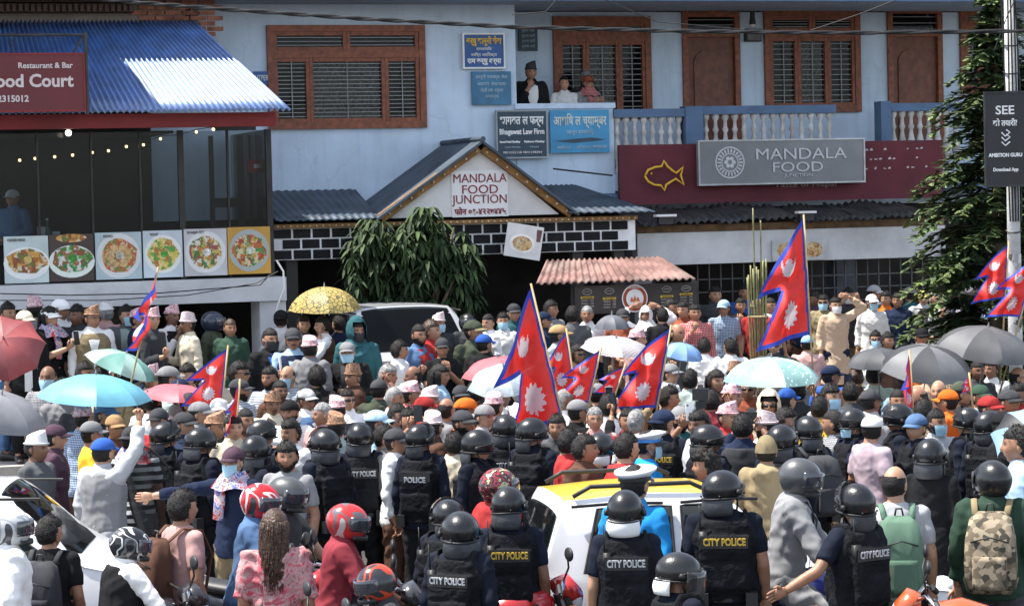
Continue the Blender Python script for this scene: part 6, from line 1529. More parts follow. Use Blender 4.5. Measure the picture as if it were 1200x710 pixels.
def build_person(s, loc, sc, label, skin, group):
    rz = R(s['face']); ride = s['pose'] == 'ride'
    r = thing('person', loc, label, 'person', group, rz); bx = sc * random.Random(int(s['px'] * 5 + s['py'])).uniform(.95, 1.08); r.scale = (bx, bx, sc)
    if ride: r.rotation_euler = (R(9) * 1, 0, rz)
    b = link('body', body_mesh(s['pose'], s['hy']), r); slot(b, skin)
    tp = s['top'].split('+'); kinds = {t.split(':')[0]: t.split(':')[1] for t in tp}
    for k, c in kinds.items():
        if k in ('shirt', 'tee', 'jacket', 'kurta', 'hoodie', 'dress'):
            cc = c.split('/')
            o = child('shirt' if k == 'shirt' else {'tee': 'short_sleeved_shirt', 'jacket': 'jacket', 'kurta': 'kurta', 'hoodie': 'hooded_top', 'dress': 'dress'}[k], cloth_mesh(k, s['pose']), r, pnavy if c == 'police' else cmat(cc[0]))
            if len(cc) > 1: child('shirt_front', front_panel('jacket'), r, cmat(cc[1]))
        elif k == 'vest':
            cc = c.split('/'); child('waistcoat', cloth_mesh('vest', s['pose']), r, cmat(cc[0]))
            inner = cc[1] if len(cc) > 1 else next((v for q, v in kinds.items() if q in ('shirt', 'kurta')), 'white')
            child('shirt_front', front_panel('vest'), r, cmat(inner.split('/')[0]))
        elif k == 'armour':
            a_ = child('armour_vest', cloth_mesh('armour', s['pose']), r, armour_m); rg = random.Random(int(s['px'] * 9)); child('belt', gear('belt'), r, blackp)
            if rg.random() < .5: child('radio', gear('radio'), a_, rim_m)
            if c in ('gold', 'silver', 'police'): child('label_panel', gear('label_panel'), a_, blackp)
            if c in ('gold', 'silver'):
                q = text('CITY POLICE', .062, gold if c == 'gold' else silverl, a_, (0, .183, 1.265), (0, 0, math.pi), width=.25, bold=.002); q.name = 'lettering'
                q.rotation_euler = (R(6), 0, math.pi)
            elif c == 'police': text('POLICE', .062, silverl, a_, (0, .183, 1.24), (R(6), 0, math.pi), width=.2, bold=.002)
        elif k == 'scarf': child('scarf', scarf_mesh(), r, cmat(c))
        elif k == 'logo':
            mb = FRONT.get('swoosh')
            if not mb:
                pts = [(-.075, 0, -.012), (-.06, 0, -.03), (-.03, 0, -.028), (.09, 0, .03), (-.02, 0, -.004), (-.055, 0, -.006), (-.06, 0, .012)]
                mb = FRONT['swoosh'] = MB().add(pts, [tuple(range(7))]).mesh('swoosh', [M('swoosh_orange', (.6, .16, .04), .6)])
            link('printed_swoosh', mb, r, (0, -.155, 1.16), None, (1.25, 1, 1.25))
    trc = 'black' if 'armour' in kinds else random.Random(int(s['px'] * 7 + s['py'])).choice(('navy', 'charcoal', 'black', 'denim', 'grey', 'khaki', 'brown'))
    if 'white' in s['top'] and 'kurta' in s['top']: trc = 'cream'
    if 'dress' not in kinds: child('trousers', cloth_mesh('trousers', 'ride' if ride else 'stand'), r, cmat(trc))
    J = pose_joints('ride' if ride else 'stand')
    for s_ in (1, -1): an = J['legs'][s_][2]; child('shoe', shoes(), r, shoe_m, (an.x, an.y - .02, an.z - .09))
    # head things
    hr = (0, 0, R(s['hy'])); H_ = s['head']; kd, _, c = H_.partition(':'); hc = tuple(HC)
    def ad(nm, kind, m, par=None, off=(0, 0, 0), rot=None):
        if par is None: return child(nm, hg(kind), r, m, (hc[0] + off[0], hc[1] + off[1], hc[2] + off[2]), rot or hr)
        return child(nm, hg(kind), par, m, off)
    hcol = 'grey' if 'G' in s['ex'] else ('brown' if 'B' in s['ex'] else 'black')
    if kd in ('cap', 'capback', 'armycap', 'topi', 'beanie', 'peaked') : ad('hair', 'crop' if 'L' not in s['ex'] else 'longhair', hairm[hcol])
    if kd in ('cap', 'capback'):
        a_ = ad('cap', 'cap', cmat(c), rot=(0, 0, hr[2] + (math.pi if kd == 'capback' else 0))); cc = cmat(c); ad('peak', 'bill', cc, a_)
    elif kd == 'armycap': a_ = ad('cap', 'cap', cmat('olive')); ad('peak', 'bill', cmat('khaki'), a_)
    elif kd == 'topi': ad('cloth_cap', 'topi', cmat({'pink': 'dhaka', 'light': 'dhakalight', 'brown': 'dhakabrown', 'black': 'charcoal', 'white': 'white', 'tan': 'dhakabrown', 'cream': 'khaki'}.get(c, 'dhaka')))
    elif kd in ('hair', 'hairthick', 'curly', 'bald', 'crop', 'longhair', 'bun'): ad('hair', kd, hairm[c if c in hairm else hcol])
    elif kd == 'riot':
        rq = random.Random(int(s['px'] * 3 + s['py'] * 11)); a_ = ad('riot_helmet', 'riot', riot_m, rot=(R(rq.uniform(-8, 5)), R(rq.uniform(-4, 4)), hr[2] + R(rq.uniform(-16, 16)))); a_.scale = (rq.uniform(.95, 1.03),) * 3; ad('helmet_rim', 'riot_rim', rim_m, a_); ad('chin_strap', 'chin_strap', rim_m, a_)
        if c == 'white': ad('neck_guard', 'neck_guard_white', mask_m['w'], a_)
        else: ad('neck_guard', 'neck_guard', guard_m, a_)
        if 'v' in s['ex']: ad('visor', 'visor_up', visor_m, a_)
        elif 'd' in s['ex']: ad('visor', 'visor_down', visor_m, a_)
    elif kd == 'moto':
        mm = {'black': riot_m, 'grey': M('helmet_grey', (.05, .053, .055), .4, 0, .15, 5, .05, 30, .5, .3), 'navy': M('helmet_navy', (.018, .026, .05), .3, 0, .15, 5, 0, 1, .5, .4), 'red': patcloth('helmet_red', 'blocks', (.40, .015, .02), (.60, .58, .56), (.03, .03, .03), 5),
              'redgrey': patcloth('helmet_redgrey', 'blocks', (.42, .03, .03), (.10, .11, .12), (.38, .36, .36), 4.5), 'bw': patcloth('helmet_bw', 'blocks', (.015, .015, .018), (.55, .56, .56), (.10, .10, .11), 7), 'blackred': patcloth('helmet_blackred', 'blocks', (.03, .03, .035), (.50, .05, .02), (.04, .045, .05), 5), 'flower': patcloth('helmet_flower', 'blocks', (.02, .02, .02), (.32, .03, .05), (.40, .42, .22), 16), 'white': patcloth('helmet_white', 'blocks', (.5, .5, .5), (.3, .32, .34), (.05, .05, .06), 5)}[c]
        if c not in ('grey', 'navy', 'black'): mm.node_tree.nodes['Principled BSDF'].inputs['Roughness'].default_value = .22
        a_ = ad('motorcycle_helmet', 'moto', mm); a_.scale = (.92,) * 3; ad('visor', 'moto_visor', darkvis, a_); ad('chin_vent', 'moto_trim', rim_m, a_)
    elif kd == 'peaked':
        a_ = ad('peaked_cap', 'peaked', mask_m['w']); ad('cap_band', 'peaked_band', M('cap_band_blue', (.05, .22, .55), .6) if c == 'blue' else blackp, a_); ad('peak', 'bill', blackp, a_, (0, -.004, -.004))
        MB_b = FRONT.get('badge') or MB().ball((0, -.118, .045), (.012, .004, .014), 8, 5).mesh('badge', [chrome], True); FRONT['badge'] = MB_b; link('badge', MB_b, a_)
    elif kd == 'hood': ad('hood', 'hood', cmat(c)); ad('hair', 'crop', hairm['black'])
    elif kd == 'scarf': ad('head_cloth', 'scarf_head', cmat(c))
    elif kd == 'beanie': ad('knitted_cap', 'beanie', cmat(c))
    ex = s['ex']
    for q, mk in (('m', 'b'), ('w', 'w'), ('k', 'k'), ('g', 'g')):
        if q in ex: a_ = ad('face_mask', 'mask', mask_m[mk]); ad('ear_loop', 'ear_loop', mask_m['w'], a_)
    if 's' in ex: ad('sunglasses', 'sunglasses', lens)
    if 'e' in ex: ad('glasses', 'glasses', specf)
    if 'b' in ex: ad('beard', 'beard', hairm['black'])
    if 't' in ex: ad('moustache', 'moustache', hairm[hcol])
    return r
def ev(pose, idx=0):
    return pose_joints(pose)[1 if idx else -1]
rows = '''
8 366 p shirt:white hair - 80 stand | dark haired man in white collared shirt
29 376 p jacket:black/white cap:cream - 25 stand | person in cream cap and black blazer over white blouse
40 362 p shirt:grey topi:pink - 150 stand
57 372 p dress:black+scarf:flagscarf cap:white L 60 phone1 | woman in white cap with flag scarf looking at her phone
70 361 p shirt:white cap:white - 60 stand | man in white shirt and white cap turned right
91 369 p jacket:charcoal hair - -10 stand | short haired man in dark jacket between white cap and brown cloth cap
108 372 p kurta:white+vest:khaki topi:brown e 15 stand | man in brown cloth cap, glasses and khaki waistcoat over long white kurta
124 366 p shirt:pink topi:white G 170 stand | grey haired man in white cloth cap seen from behind
148 369 p jacket:darkgrey/sage hair m 15 fold | man with folded arms, light blue mask and dark grey jacket
161 374 p shirt:navy topi:pink - 100 stand
178 374 p shirt:charcoal topi:pink - 60 stand
201 370 p shirt:white+vest:black topi:pink t 50 chin | man in black waistcoat and pink cloth cap with hand raised to chin
221 379 p shirt:cream topi:light t -60 stand
248 376 p shirt:olive moto:navy - 70 stand | man in navy motorcycle helmet and olive shirt
270 384 p jacket:darkgreen crop B -5 stand | brown haired man in dark green jacket
329 374 p shirt:white capback:black - 180 stand | man in white shirt seen from behind near the white pier
316 396 p jacket:black/blue+logo:x crop k 40 stand | man in black mask with orange swoosh on blue shirt
343 396 p shirt:lightblue+vest:navy cap:charcoal st 10 hold | man in charcoal cap and sunglasses holding a paper
356 380 p shirt:charcoal hair - 20 stand
363 408 p jacket:grey topi:pink - 150 stand | man in pink cloth cap and grey jacket seen from behind
379 381 p shirt:white+vest:brown hair - -80 ear | man in brown waistcoat with hand at his ear under yellow umbrella
418 387 p hoodie:teal hood:teal k -10 stand | figure in teal hood with covered dark face
407 412 p jacket:black/charcoal cap:grey m 0 fold | person in grey cap and light blue mask with folded arms
397 380 p shirt:navy hair - 200 stand
467 410 p shirt:white hair - 70 stand | dark haired man in plain white shirt looking right
490 392 p jacket:denim/red crop b 30 stand 
504 387 p shirt:red hair B 80 stand
514 378 p shirt:charcoal topi:light m 0 stand | man in pale cloth cap and mask before the van windscreen
518 407 p tee:black cap:charcoal - 5 stand
514 440 g shirt:lightblue longhair - 90 stand | woman with long dark hair and light blue shirt facing right
547 378 p jacket:charcoal moto:black - 30 stand | man in shiny black motorcycle helmet behind the tan peaked soldier
554 387 p shirt:olive armycap - 30 stand | soldier in olive shirt and khaki peaked cap
567 403 p jacket:black cap:blue - 160 stand | man in bright blue cap and black leather jacket
573 383 p shirt:white crop - -60 stand
590 376 p shirt:white hair m -30 stand
602 366 p shirt:teal cap:charcoal - 20 stand
577 440 g shirt:black capback:black - 180 stand
645 362 p shirt:grey hair - 40 stand | dark haired man standing against the dark porch interior
637 381 p jacket:navy cap:navy - 60 stand
654 392 p shirt:sage cap:tan g 70 stand | man in tan cap and grey mask facing right
671 369 p shirt:darkgrey hairthick - 180 stand | man in dark grey shirt seen from behind by menu board
688 368 p shirt:white crop G 0 front | grey haired man in white shirt by menu board
730 384 p shirt:rust cap:charcoal - 0 stand
757 375 p shirt:white+scarf:white scarf:white - -20 bothhead | person with white head cloth and both arms raised to the head
746 398 p shirt:pink topi:pink - 120 stand
776 377 p shirt:black hair - 180 stand
793 390 p shirt:darkgrey bald - 20 stand
786 360 p shirt:navy hair - 60 stand
801 363 p shirt:rust hair - -20 stand
676 425 p shirt:brown longhair s 70 stand | long haired woman in sunglasses beside a small flag
720 444 g shirt:black cap:black - 10 stand
814 366 p shirt:redcheck hair L 10 chin | woman in red check shirt with hand at her chin
848 366 p tee:plaid cap:lightblue - 5 stand | man in light blue cap and blue plaid shirt
868 360 p shirt:black hair - 0 stand
888 367 p tee:red cap:khaki - -10 stand | man in khaki cap and red shirt by the bamboo poles
902 364 p tee:white crop - 30 stand | man in white tee shirt half hidden by the tallest flag
873 342 p shirt:blue hair - 0 stand
965 356 p jacket:khaki hair ms -10 stand | masked man in sunglasses behind the man in beige kurta
979 373 p kurta:beige hair w 20 headhand | man in beige kurta and white mask with his hand on head
955 350 p shirt:purple hair - -30 stand
994 346 p shirt:charcoal hair w 0 stand
1024 343 p shirt:white+vest:darkgrey cap:lightgrey - 40 stand | tall man in light grey cap and dark grey waistcoat behind
1022 366 p shirt:white cap:white m 0 stand | man in white cap, light blue mask and crisp white shirt
1026 400 g shirt:white hair sm 0 stand
1038 352 p shirt:orange hair - 0 stand
1066 345 p shirt:teal cap:grey - 180 stand
1082 355 p jacket:lightgrey/grey cap:paleyellow - 15 stand | man in pale yellow cap and light grey jacket
1096 362 p shirt:charcoal crop Gs -5 stand
1108 369 p shirt:speckle bald w -10 chin | bald masked man in speckled shirt with hand at face
1129 362 p shirt:black crop s 0 stand
1144 361 p shirt:lightblue hair - 30 stand
1136 345 p shirt:white topi:light - 60 stand
1155 352 p shirt:white topi:pink - 20 stand
1172 370 p tee:lightblue+vest:black cap:navy - 0 stand | man in navy cap and black waistcoat beside the pole
1080 394 g jacket:orange cap:black s 0 stand | man in black cap, sunglasses and orange jacket
1192 365 p shirt:red hair - -30 stand
1196 392 g jacket:black cap:black - -40 stand
940 345 p shirt:navy hair - 10 stand
838 345 p shirt:charcoal hair - 20 stand
1052 362 p shirt:navy hair - -20 stand
42 524 g tee:darkgrey topi:white - 60 stand | man in white cloth cap and dark grey polo at the left
63 512 g shirt:purple cap:purple - 100 stand
97 490 g shirt:plaid topi:pink - 150 stand
123 485 g shirt:charcoal cap:denim - 30 stand
106 508 g tee:yellow cap:grey - 110 stand | man in yellow shirt and grey cap facing right
134 500 g shirt:brown cap:tan - 40 stand
120 529 g jacket:lightgrey+vest:grey cap:blue - 150 raise | man in blue cap and grey waistcoat raising a flag pole
155 514 g tee:stripes+scarf:flagscarf capback:charcoal - 190 stand | man in black and white striped shirt seen from behind
194 510 g shirt:police+armour:none riot v 150 stand
235 518 g shirt:police+armour:none riot - 130 stand
186 492 g shirt:red cap:charcoal - 0 stand
215 497 g shirt:navy cap:charcoal - 60 stand
222 473 g shirt:charcoal cap:charcoal - 40 stand
233 484 g shirt:grey cap:grey - 70 stand
256 480 g shirt:white cap:white s 5 stand | man in white cap, sunglasses and white shirt in the crowd
273 500 g shirt:cream hair - 20 stand
288 492 g shirt:brown crop - 0 stand
319 473 g kurta:cream topi:tan t 10 stand | man in brown cloth cap and cream kurta
340 482 g shirt:white capback:black b 5 stand | bearded man in black bandana
359 468 g shirt:white+vest:denim cap:lightgrey s 50 stand | man in light grey cap and sunglasses turned right
379 485 g shirt:pink crop G -30 stand
341 506 g shirt:white hairthick - -40 chin | black haired man with his hand over his face
337 534 g tee:grey hairthick b -30 stand | young bearded man staring left past a purple cap
274 540 g shirt:navy+scarf:flagscarf cap:purple m -25 point | person in purple cap and mask pointing left with an outstretched arm
298 528 g shirt:police+armour:none riot - 110 stand
307 508 g shirt:police+armour:none riot v 140 stand
381 520 g shirt:police+armour:none riot v -130 stand
395 480 g jacket:charcoal topi:pink - 180 stand
407 468 g shirt:white hair s 5 stand
422 512 g shirt:police+armour:silver riot - 190 side | officer with silver City Police vest left of the centre
449 512 g21.6 shirt:grey hair - 80 stand
462 517 g21.3 shirt:white cap:charcoal - 80 stand | man in charcoal cap and white shirt facing right behind officers
461 466 g shirt:white crop G 120 stand
480 462 g shirt:redcheck topi:pink t 70 stand
503 468 g shirt:grey topi:light G 90 stand
497 478 g shirt:red cap:red - 160 stand
465 487 g shirt:grey hair - 60 chin
478 492 g shirt:charcoal hair - 20 photo
493 514 g shirt:police+armour:police riot v 170 stand | officer with POLICE vest and raised visor, back to camera
440 495 g shirt:lightblue cap:lightblue - 100 stand
541 495 g shirt:black cap:charcoal b 80 stand | bearded man in charcoal cap facing right
545 480 g shirt:orange cap:orange - 100 stand
531 520 g21.6 shirt:cream hair - 150 stand
540 464 g shirt:darkgrey capback:charcoal - 170 stand
556 460 g shirt:brown hairthick - 160 stand
566 488 g shirt:lightgrey capback:grey - 90 stand
585 464 g shirt:white longhair - 60 stand
578 476 g shirt:pink topi:pink - 100 stand
592 502 g shirt:police+armour:silver riot - 185 stand | officer in hanging grey neck guard behind the taxi's left end
624 507 g shirt:police+armour:none riot - 150 stand
560 522 g shirt:police+armour:none riot - 60 stand
610 460 g shirt:white crop G 175 stand
665 518 g shirt:red hair - 90 stand
684 525 g shirt:brown hair - 60 stand
697 490 g shirt:pink crop Ge 5 clap | grey haired man in glasses facing the camera
712 476 g shirt:white hairthick - 180 photo1
704 524 g shirt:police+armour:none riot:white - 180 stand | helmeted officer right behind the taxi roof
733 524 g tee:red hair - 120 stand
757 520 g tee:brightblue peaked:blue m 100 stand | traffic officer in white topped blue banded cap and mask
776 495 g shirt:police+armour:gold capback:navy - 160 stand
783 466 g tee:pink hairthick - 80 stand
797 490 g tee:teal cap:grey b 20 photo1
745 494 g shirt:white crop G 150 stand
676 482 g shirt:black cap:grey - 120 photo1
735 492 g shirt:maroon hair - 40 stand
640 486 g shirt:white hair - 170 stand
652 500 g shirt:charcoal hair - 20 stand
655 450 g shirt:white hair - 0 stand
690 448 g shirt:khaki hair - 90 stand
700 462 g shirt:black cap:grey - 150 stand
743 566 g16.35 shirt:brightblue peaked:black - 140 stand | traffic officer in bright blue shirt standing against the taxi
808 445 g shirt:sage hair - 110 stand
825 406 g shirt:white hair - 180 stand
856 408 g shirt:white hair - 180 stand
907 412 g shirt:charcoal hair s 0 stand
930 432 g shirt:grey hair - 200 stand
946 406 g shirt:pink cap:skyblue - 170 stand
838 446 g shirt:brown longhair - 60 stand | woman with long dark hair under the aqua umbrella's left edge
857 464 g shirt:redcheck topi:pink - 90 stand
853 488 g shirt:red topi:pink t 10 stand | man in pink cloth cap, moustache and red shirt facing camera
876 455 g shirt:rust hair s 0 stand
901 474 g hoodie:beige hood:cream s 0 stand | person in cream hood and sunglasses
921 468 g shirt:blue cap:blue - 90 stand
934 459 g shirt:charcoal hair - 170 stand
833 470 g shirt:maroon hair - 160 stand
828 545 g19.2 tee:red curly - -60 stand | curly haired man looking left behind the taxi
829 515 g shirt:police+armour:none riot - 120 stand
898 528 g hoodie:khaki beanie:khaki - 175 stand
870 500 g shirt:navy+vest:charcoal hair - 170 photo | photographer aiming a camera upward
916 516 g shirt:police+armour:none riot - 170 stand
946 505 g shirt:police+armour:none riot v -150 stand
973 440 g hoodie:blue cap:navy - 140 stand | man in navy cap and blue hooded top seen from behind
997 460 g shirt:charcoal hair - 180 photo1
1003 442 g shirt:brown bun B 170 stand | woman with reddish hair in a bun
1024 440 g shirt:palegreen hair - 170 stand
1000 495 g shirt:police+armour:none riot m -70 stand | masked officer looking left with a strap over the shoulder
1021 502 g tee:lilac cap:white - 120 stand | person in white cap and lilac top
1020 470 g shirt:lightgrey cap:charcoal - 150 stand
1053 490 g shirt:police+armour:none riot v -90 stand
1075 500 g shirt:police+armour:none cap:denim - -70 stand | officer in denim blue cap facing left
1097 494 g shirt:lightgrey hair mb 0 stand | bearded man with light blue mask near riot helmets
1058 450 g shirt:lightblue hairthick B 160 stand
1100 458 g shirt:brown bald - -30 stand
1112 470 g shirt:orange cap:orange - -120 stand
1126 460 g shirt:brown cap:olive - 60 stand
1148 464 g tee:sage cap:darkgreen - 30 stand
1145 434 g shirt:charcoal crop - 10 stand
1162 432 g shirt:white hair - -20 stand
1134 494 g shirt:police+armour:none riot v -120 stand
1160 498 g shirt:police+armour:none riot - 150 stand
1158 478 g shirt:red cap:red - 90 stand
1182 470 g shirt:rust cap:charcoal - 30 photo1
1195 462 g shirt:red hair - -40 stand
1176 498 g shirt:black cap:black - 60 stand
1090 436 g shirt:beige cap:beige s 10 stand
1040 428 g shirt:brown hair - 30 stand
960 478 g shirt:yellow hair - 150 stand
985 415 g shirt:lightgrey hoodless - 160 stand
1010 620 x tee:grey hair - 0 stand
8 616 g jacket:white moto:white - 120 stand | rider in white helmet cut by the left edge
58 630 g16.0 tee:black hairthick - 165 stand | black haired man in black tee with small backpack
112 640 g15.4 shirt:white+vest:black moto:bw - 110 ride | rider in black and white helmet with black waistcoat
213 594 g16.6 tee:pink hairthick - 120 stand | black haired man in pink shirt with brown backpack
262 588 g16.2 shirt:denim moto:red - 80 ride | rider in red and white helmet and denim shirt
298 578 g17.4 tee:charcoal moto:grey - 70 ride | rider in plain grey helmet beyond the red helmet
322 618 g15.2 dress:floral longhair B 170 stand | woman in pink floral dress with long brown hair
363 612 g15.5 shirt:maroon moto:redgrey - 100 ride | rider in maroon shirt and red grey helmet
484 692 g14.0 jacket:charcoal moto:blackred - -70 ride | rider in black and red helmet at the bottom edge
538 622 g15.0 shirt:police+armour:silver riot - 150 stand | front officer with silver City Police lettering left of taxi
524 604 g16.2 shirt:police+armour:none riot v 140 stand
597 592 g15.6 tee:police+armour:gold riot - 175 stand | officer with gold City Police lettering at the taxi's rear
582 568 g17.0 jacket:red moto:flower - 130 stand | rider in flowered helmet and red jacket
733 598 g15.0 tee:police+armour:silver riot:white - 180 stand | officer with white neck guard in front of the taxi
795 682 g13.6 tee:police+armour:none riot:white d 110 stand | officer with lowered visor at the bottom edge
848 574 g15.7 tee:police+armour:gold riot - 180 stand | officer with gold City Police lettering at the taxi's front
891 560 g16.7 jacket:grey/black moto:grey - 80 ride | rider in matte grey helmet and grey jacket beside taxi
1003 590 g15.3 tee:police+armour:silver riot v -150 sideL | officer with raised visor reaching his arm out to the left
1049 566 g15.9 tee:lightgrey bald - 175 stand | balding man in light grey polo with green backpack
1090 534 g shirt:black riot - 150 stand | man in black helmet and black jacket
1163 560 g15.9 jacket:darkgreen moto:black - 170 stand | man in dark green jacket with camouflage backpack
1196 520 g17.0 shirt:lightblue hair - -100 stand
390 560 x shirt:police riot - 0 stand
'''
for ln in rows.strip().split('\n'):
    f = ln.split()
    if f[2] == 'x' or 'hoodless' in ln: continue
    who(ln)
# the heads packed between them
rf = random.Random(21)
nf = 0
for row in range(5):
    py = 440 + row * 14
    for k in range(60):
        px = 60 + k * 19.5 + rf.uniform(-5, 5) + (row % 2) * 10; y_ = py + rf.uniform(-4, 4)
        if px > 1195 or (px < 230 and row > 2) or (540 < px < 640 and row < 4) or nf >= 62: continue
        if min(math.hypot(t['px'] - px, (t['py'] - y_) * 1.15) for t in SPECS) < 19.5: continue
        nf += 1
        col = rf.choice(('charcoal', 'black', 'darkgrey', 'navy', 'brown', 'grey', 'white', 'white', 'lightgrey', 'greycheck', 'brownplaid', 'finestripe', 'denim', 'khaki', 'olive', 'maroon', 'sage', 'cream'))
        hd = rf.choice(('hair', 'crop', 'hairthick', 'bald', 'cap:' + rf.choice(('charcoal', 'navy', 'grey', 'white', 'black', 'khaki')), 'topi:' + rf.choice(('pink', 'light', 'brown'))))
        SPECS.append(dict(px=px, py=y_, lv='g', top=rf.choice(('shirt:', 'tee:', 'shirt:', 'jacket:')) + col, head=hd, ex=rf.choice(('-', '-', '-', 'm', 's', 't', 'b', 'G')), face=rf.choice((0, 30, -30, 70, -70, 110, 160, 180, 20, 60)), pose='stand', hy=0, lab='', note=''))
# ---- where they stand
pos = []
for i, s in enumerate(SPECS):
    px, py = s['px'], s['py']; d = ray(px, py); lv = s['lv']
    if len(lv) == 1 and ((lv == 'p' and py > 386) or (lv == 'g' and py < 432)): lv = 's'
    zf = .7 if lv[0] == 'p' else (.35 if lv == 's' else 0.); hz = 1.50
    if s['pose'] == 'ride': hz = 1.43
    Y = (H - zf - hz) / (-d.z) * d.y
    lo, hi = 12., 29.3
    def Yv(v):  # distance along this ray where it meets the plane v metres out from the wall
        o = FO + FN * v; t = (o - CAMP).dot(FN) / d.dot(FN); return d.y * t
    if lv[0] == 'p':
        vlo, vhi = (2.85, 4.1) if px < 330 else ((1.9, 4.1) if px < 400 else ((3.9, 4.15) if px < 545 else ((3.3, 4.1) if px < 830 else (1.15, 4.1))))
        lo, hi = Yv(vhi), Yv(vlo)
    elif lv == 's': lo, hi = Yv(5.0), Yv(4.55)
    else: hi = Yv(5.3)
    fix = len(lv) > 1
    if fix: Y = float(lv[1:]) * (1.035 if float(lv[1:]) < 16.3 else 1)
    Yc = lo + (hi - lo) * max(0., min(1., (392 - py) / 50)) if lv[0] == 'p' else min(hi, max(lo, Y))
    pos.append([d, Yc, lo, hi, zf, hz, fix, 0, Y])
def xy(p, Y=None): q = CAMP + p[0] * ((Y or p[1]) / p[0].y); return q
for it in range(60):
    for i in range(len(pos)):
        a = pos[i]; pa = xy(a)
        for j in range(i + 1, len(pos)):
            b = pos[j]; pb_ = xy(b)
            if abs(pa.x - pb_.x) > .44 or abs(a[1] - b[1]) > .42: continue
            dx, dy = pa.x - pb_.x, a[1] - b[1]; dd = math.hypot(dx, dy)
            if dd < .42:
                need = math.sqrt(.42 ** 2 - dx * dx) - abs(dy); sg = 1 if a[8] >= b[8] else -1
                if abs(dy) > .3 and (dy > 0) != (sg > 0): sg = -sg
                sa = 0 if a[6] else (1 if b[6] else .5); sb = 0 if b[6] else (1 if a[6] else .5)
                a[1] = min(a[3], max(a[2], a[1] + sg * need * sa)); b[1] = min(b[3], max(b[2], b[1] - sg * need * sb)); pa = xy(a)
LM = [('the yellow patterned umbrella', 380, 350), ('the large light blue umbrella', 110, 452), ('the pale green umbrella', 150, 432), ('the pink umbrella on the left', 208, 460), ('the maroon umbrella', 8, 425), ('the grey umbrella on the left', 10, 482),
      ('the white van', 480, 380), ('the white pier', 318, 345), ('the biggest flag', 632, 420), ('the tallest flag', 925, 330), ('the menu board', 745, 345), ('the bamboo poles', 889, 300), ('the aqua umbrella', 905, 433), ('the taxi', 710, 580),
      ('the wide dark umbrella', 1155, 400), ('the ribbed grey umbrella', 1088, 425), ('the utility pole', 1190, 380), ('the pale grey umbrella', 585, 445), ('the lace umbrella', 722, 408), ('the rolled flag', 172, 360), ('the tripod camera', 821, 450), ('the gold lettered officer', 848, 640), ('the traffic officer', 745, 540), ('the yellow shirted man', 100, 530), ('the camouflage backpack', 1145, 600), ('the pointing person', 275, 555), ('the parked white car', 60, 620)]
def looks(s):
    kd, _, c = s['head'].partition(':')
    hd = {'cap': cw(c) + ' cap', 'capback': cw(c) + ' cap', 'armycap': 'olive cap', 'topi': {'pink': 'pink', 'light': 'pale', 'brown': 'brown', 'black': 'black', 'white': 'white', 'tan': 'brown'}.get(c, '') + ' cloth cap', 'riot': 'police riot helmet', 'moto': 'motorcycle helmet', 'beanie': 'khaki knitted cap', 'peaked': 'peaked cap', 'hood': 'hood', 'scarf': 'head cloth'}.get(kd)
    t = s['top'].split('+')[0]; k, c = t.split(':'); c = c.split('/')[0]; cn = cw(c)
    g = {'shirt': 'shirt', 'tee': 'shirt', 'jacket': 'jacket', 'kurta': 'kurta', 'hoodie': 'hooded top', 'dress': 'dress'}[k]
    body_ = 'navy uniform' if c == 'police' else cn + ' ' + g
    subj = 'officer' if 'police' in s['top'] else ('bald man' if kd == 'bald' else ('long haired woman' if kd in ('longhair', 'bun') else ('grey haired man' if kd == 'crop' and 'G' in s['ex'] else 'man')))
    x = []
    if hd: x.append(hd)
    if 's' in s['ex']: x.append('sunglasses')
    if any(q in s['ex'] for q in 'mwkg'): x.append('face mask')
    x.append(body_)
    return subj + ' in ' + (', '.join(x[:-1]) + ' and ' + x[-1] if len(x) > 1 else x[0]) + (' with raised visor' if 'v' in s['ex'] and kd == 'riot' else '')
def rel(px, py, n):
    L_ = sorted(LM, key=lambda l: math.hypot((l[1] - px), (l[2] - py) * 1.2))[n]; dx, dy = px - L_[1], py - L_[2]
    if abs(dx) > abs(dy): return ('right of ' if dx > 0 else 'left of ') + L_[0]
    return ('below ' if dy > 0 else 'above ') + L_[0]
used = set()
def face_word(a):
    a = (a + 180) % 360 - 180
    return 'facing the camera' if abs(a) < 31 else ('seen from behind' if abs(a) > 139 else ('facing right' if a > 0 else 'facing left'))
for s in SPECS:
    if s['lab']: used.add(s['lab'])
def mk_label(s):
    if s['lab']: return s['lab']
    b = looks(s); cands = []
    for n in range(4): cands.append(b + ' ' + rel(s['px'], s['py'], n))
    for n in range(3): cands.append(b + ' ' + face_word(s['face']) + ' ' + rel(s['px'], s['py'], n))
    for n in range(3):
        for m_ in range(n + 1, 5): cands.append(b + ' ' + rel(s['px'], s['py'], n) + ', ' + rel(s['px'], s['py'], m_))
    for c in cands:
        if c not in used and len(c.split()) <= 16: used.add(c); return c
    b2 = b.replace(' and ', ', ').replace('police riot helmet', 'riot helmet')
    for n in range(8):
        c = b2 + ' ' + rel(s['px'], s['py'], n)
        if c not in used: used.add(c); return c
    return b
PEOPLE = []
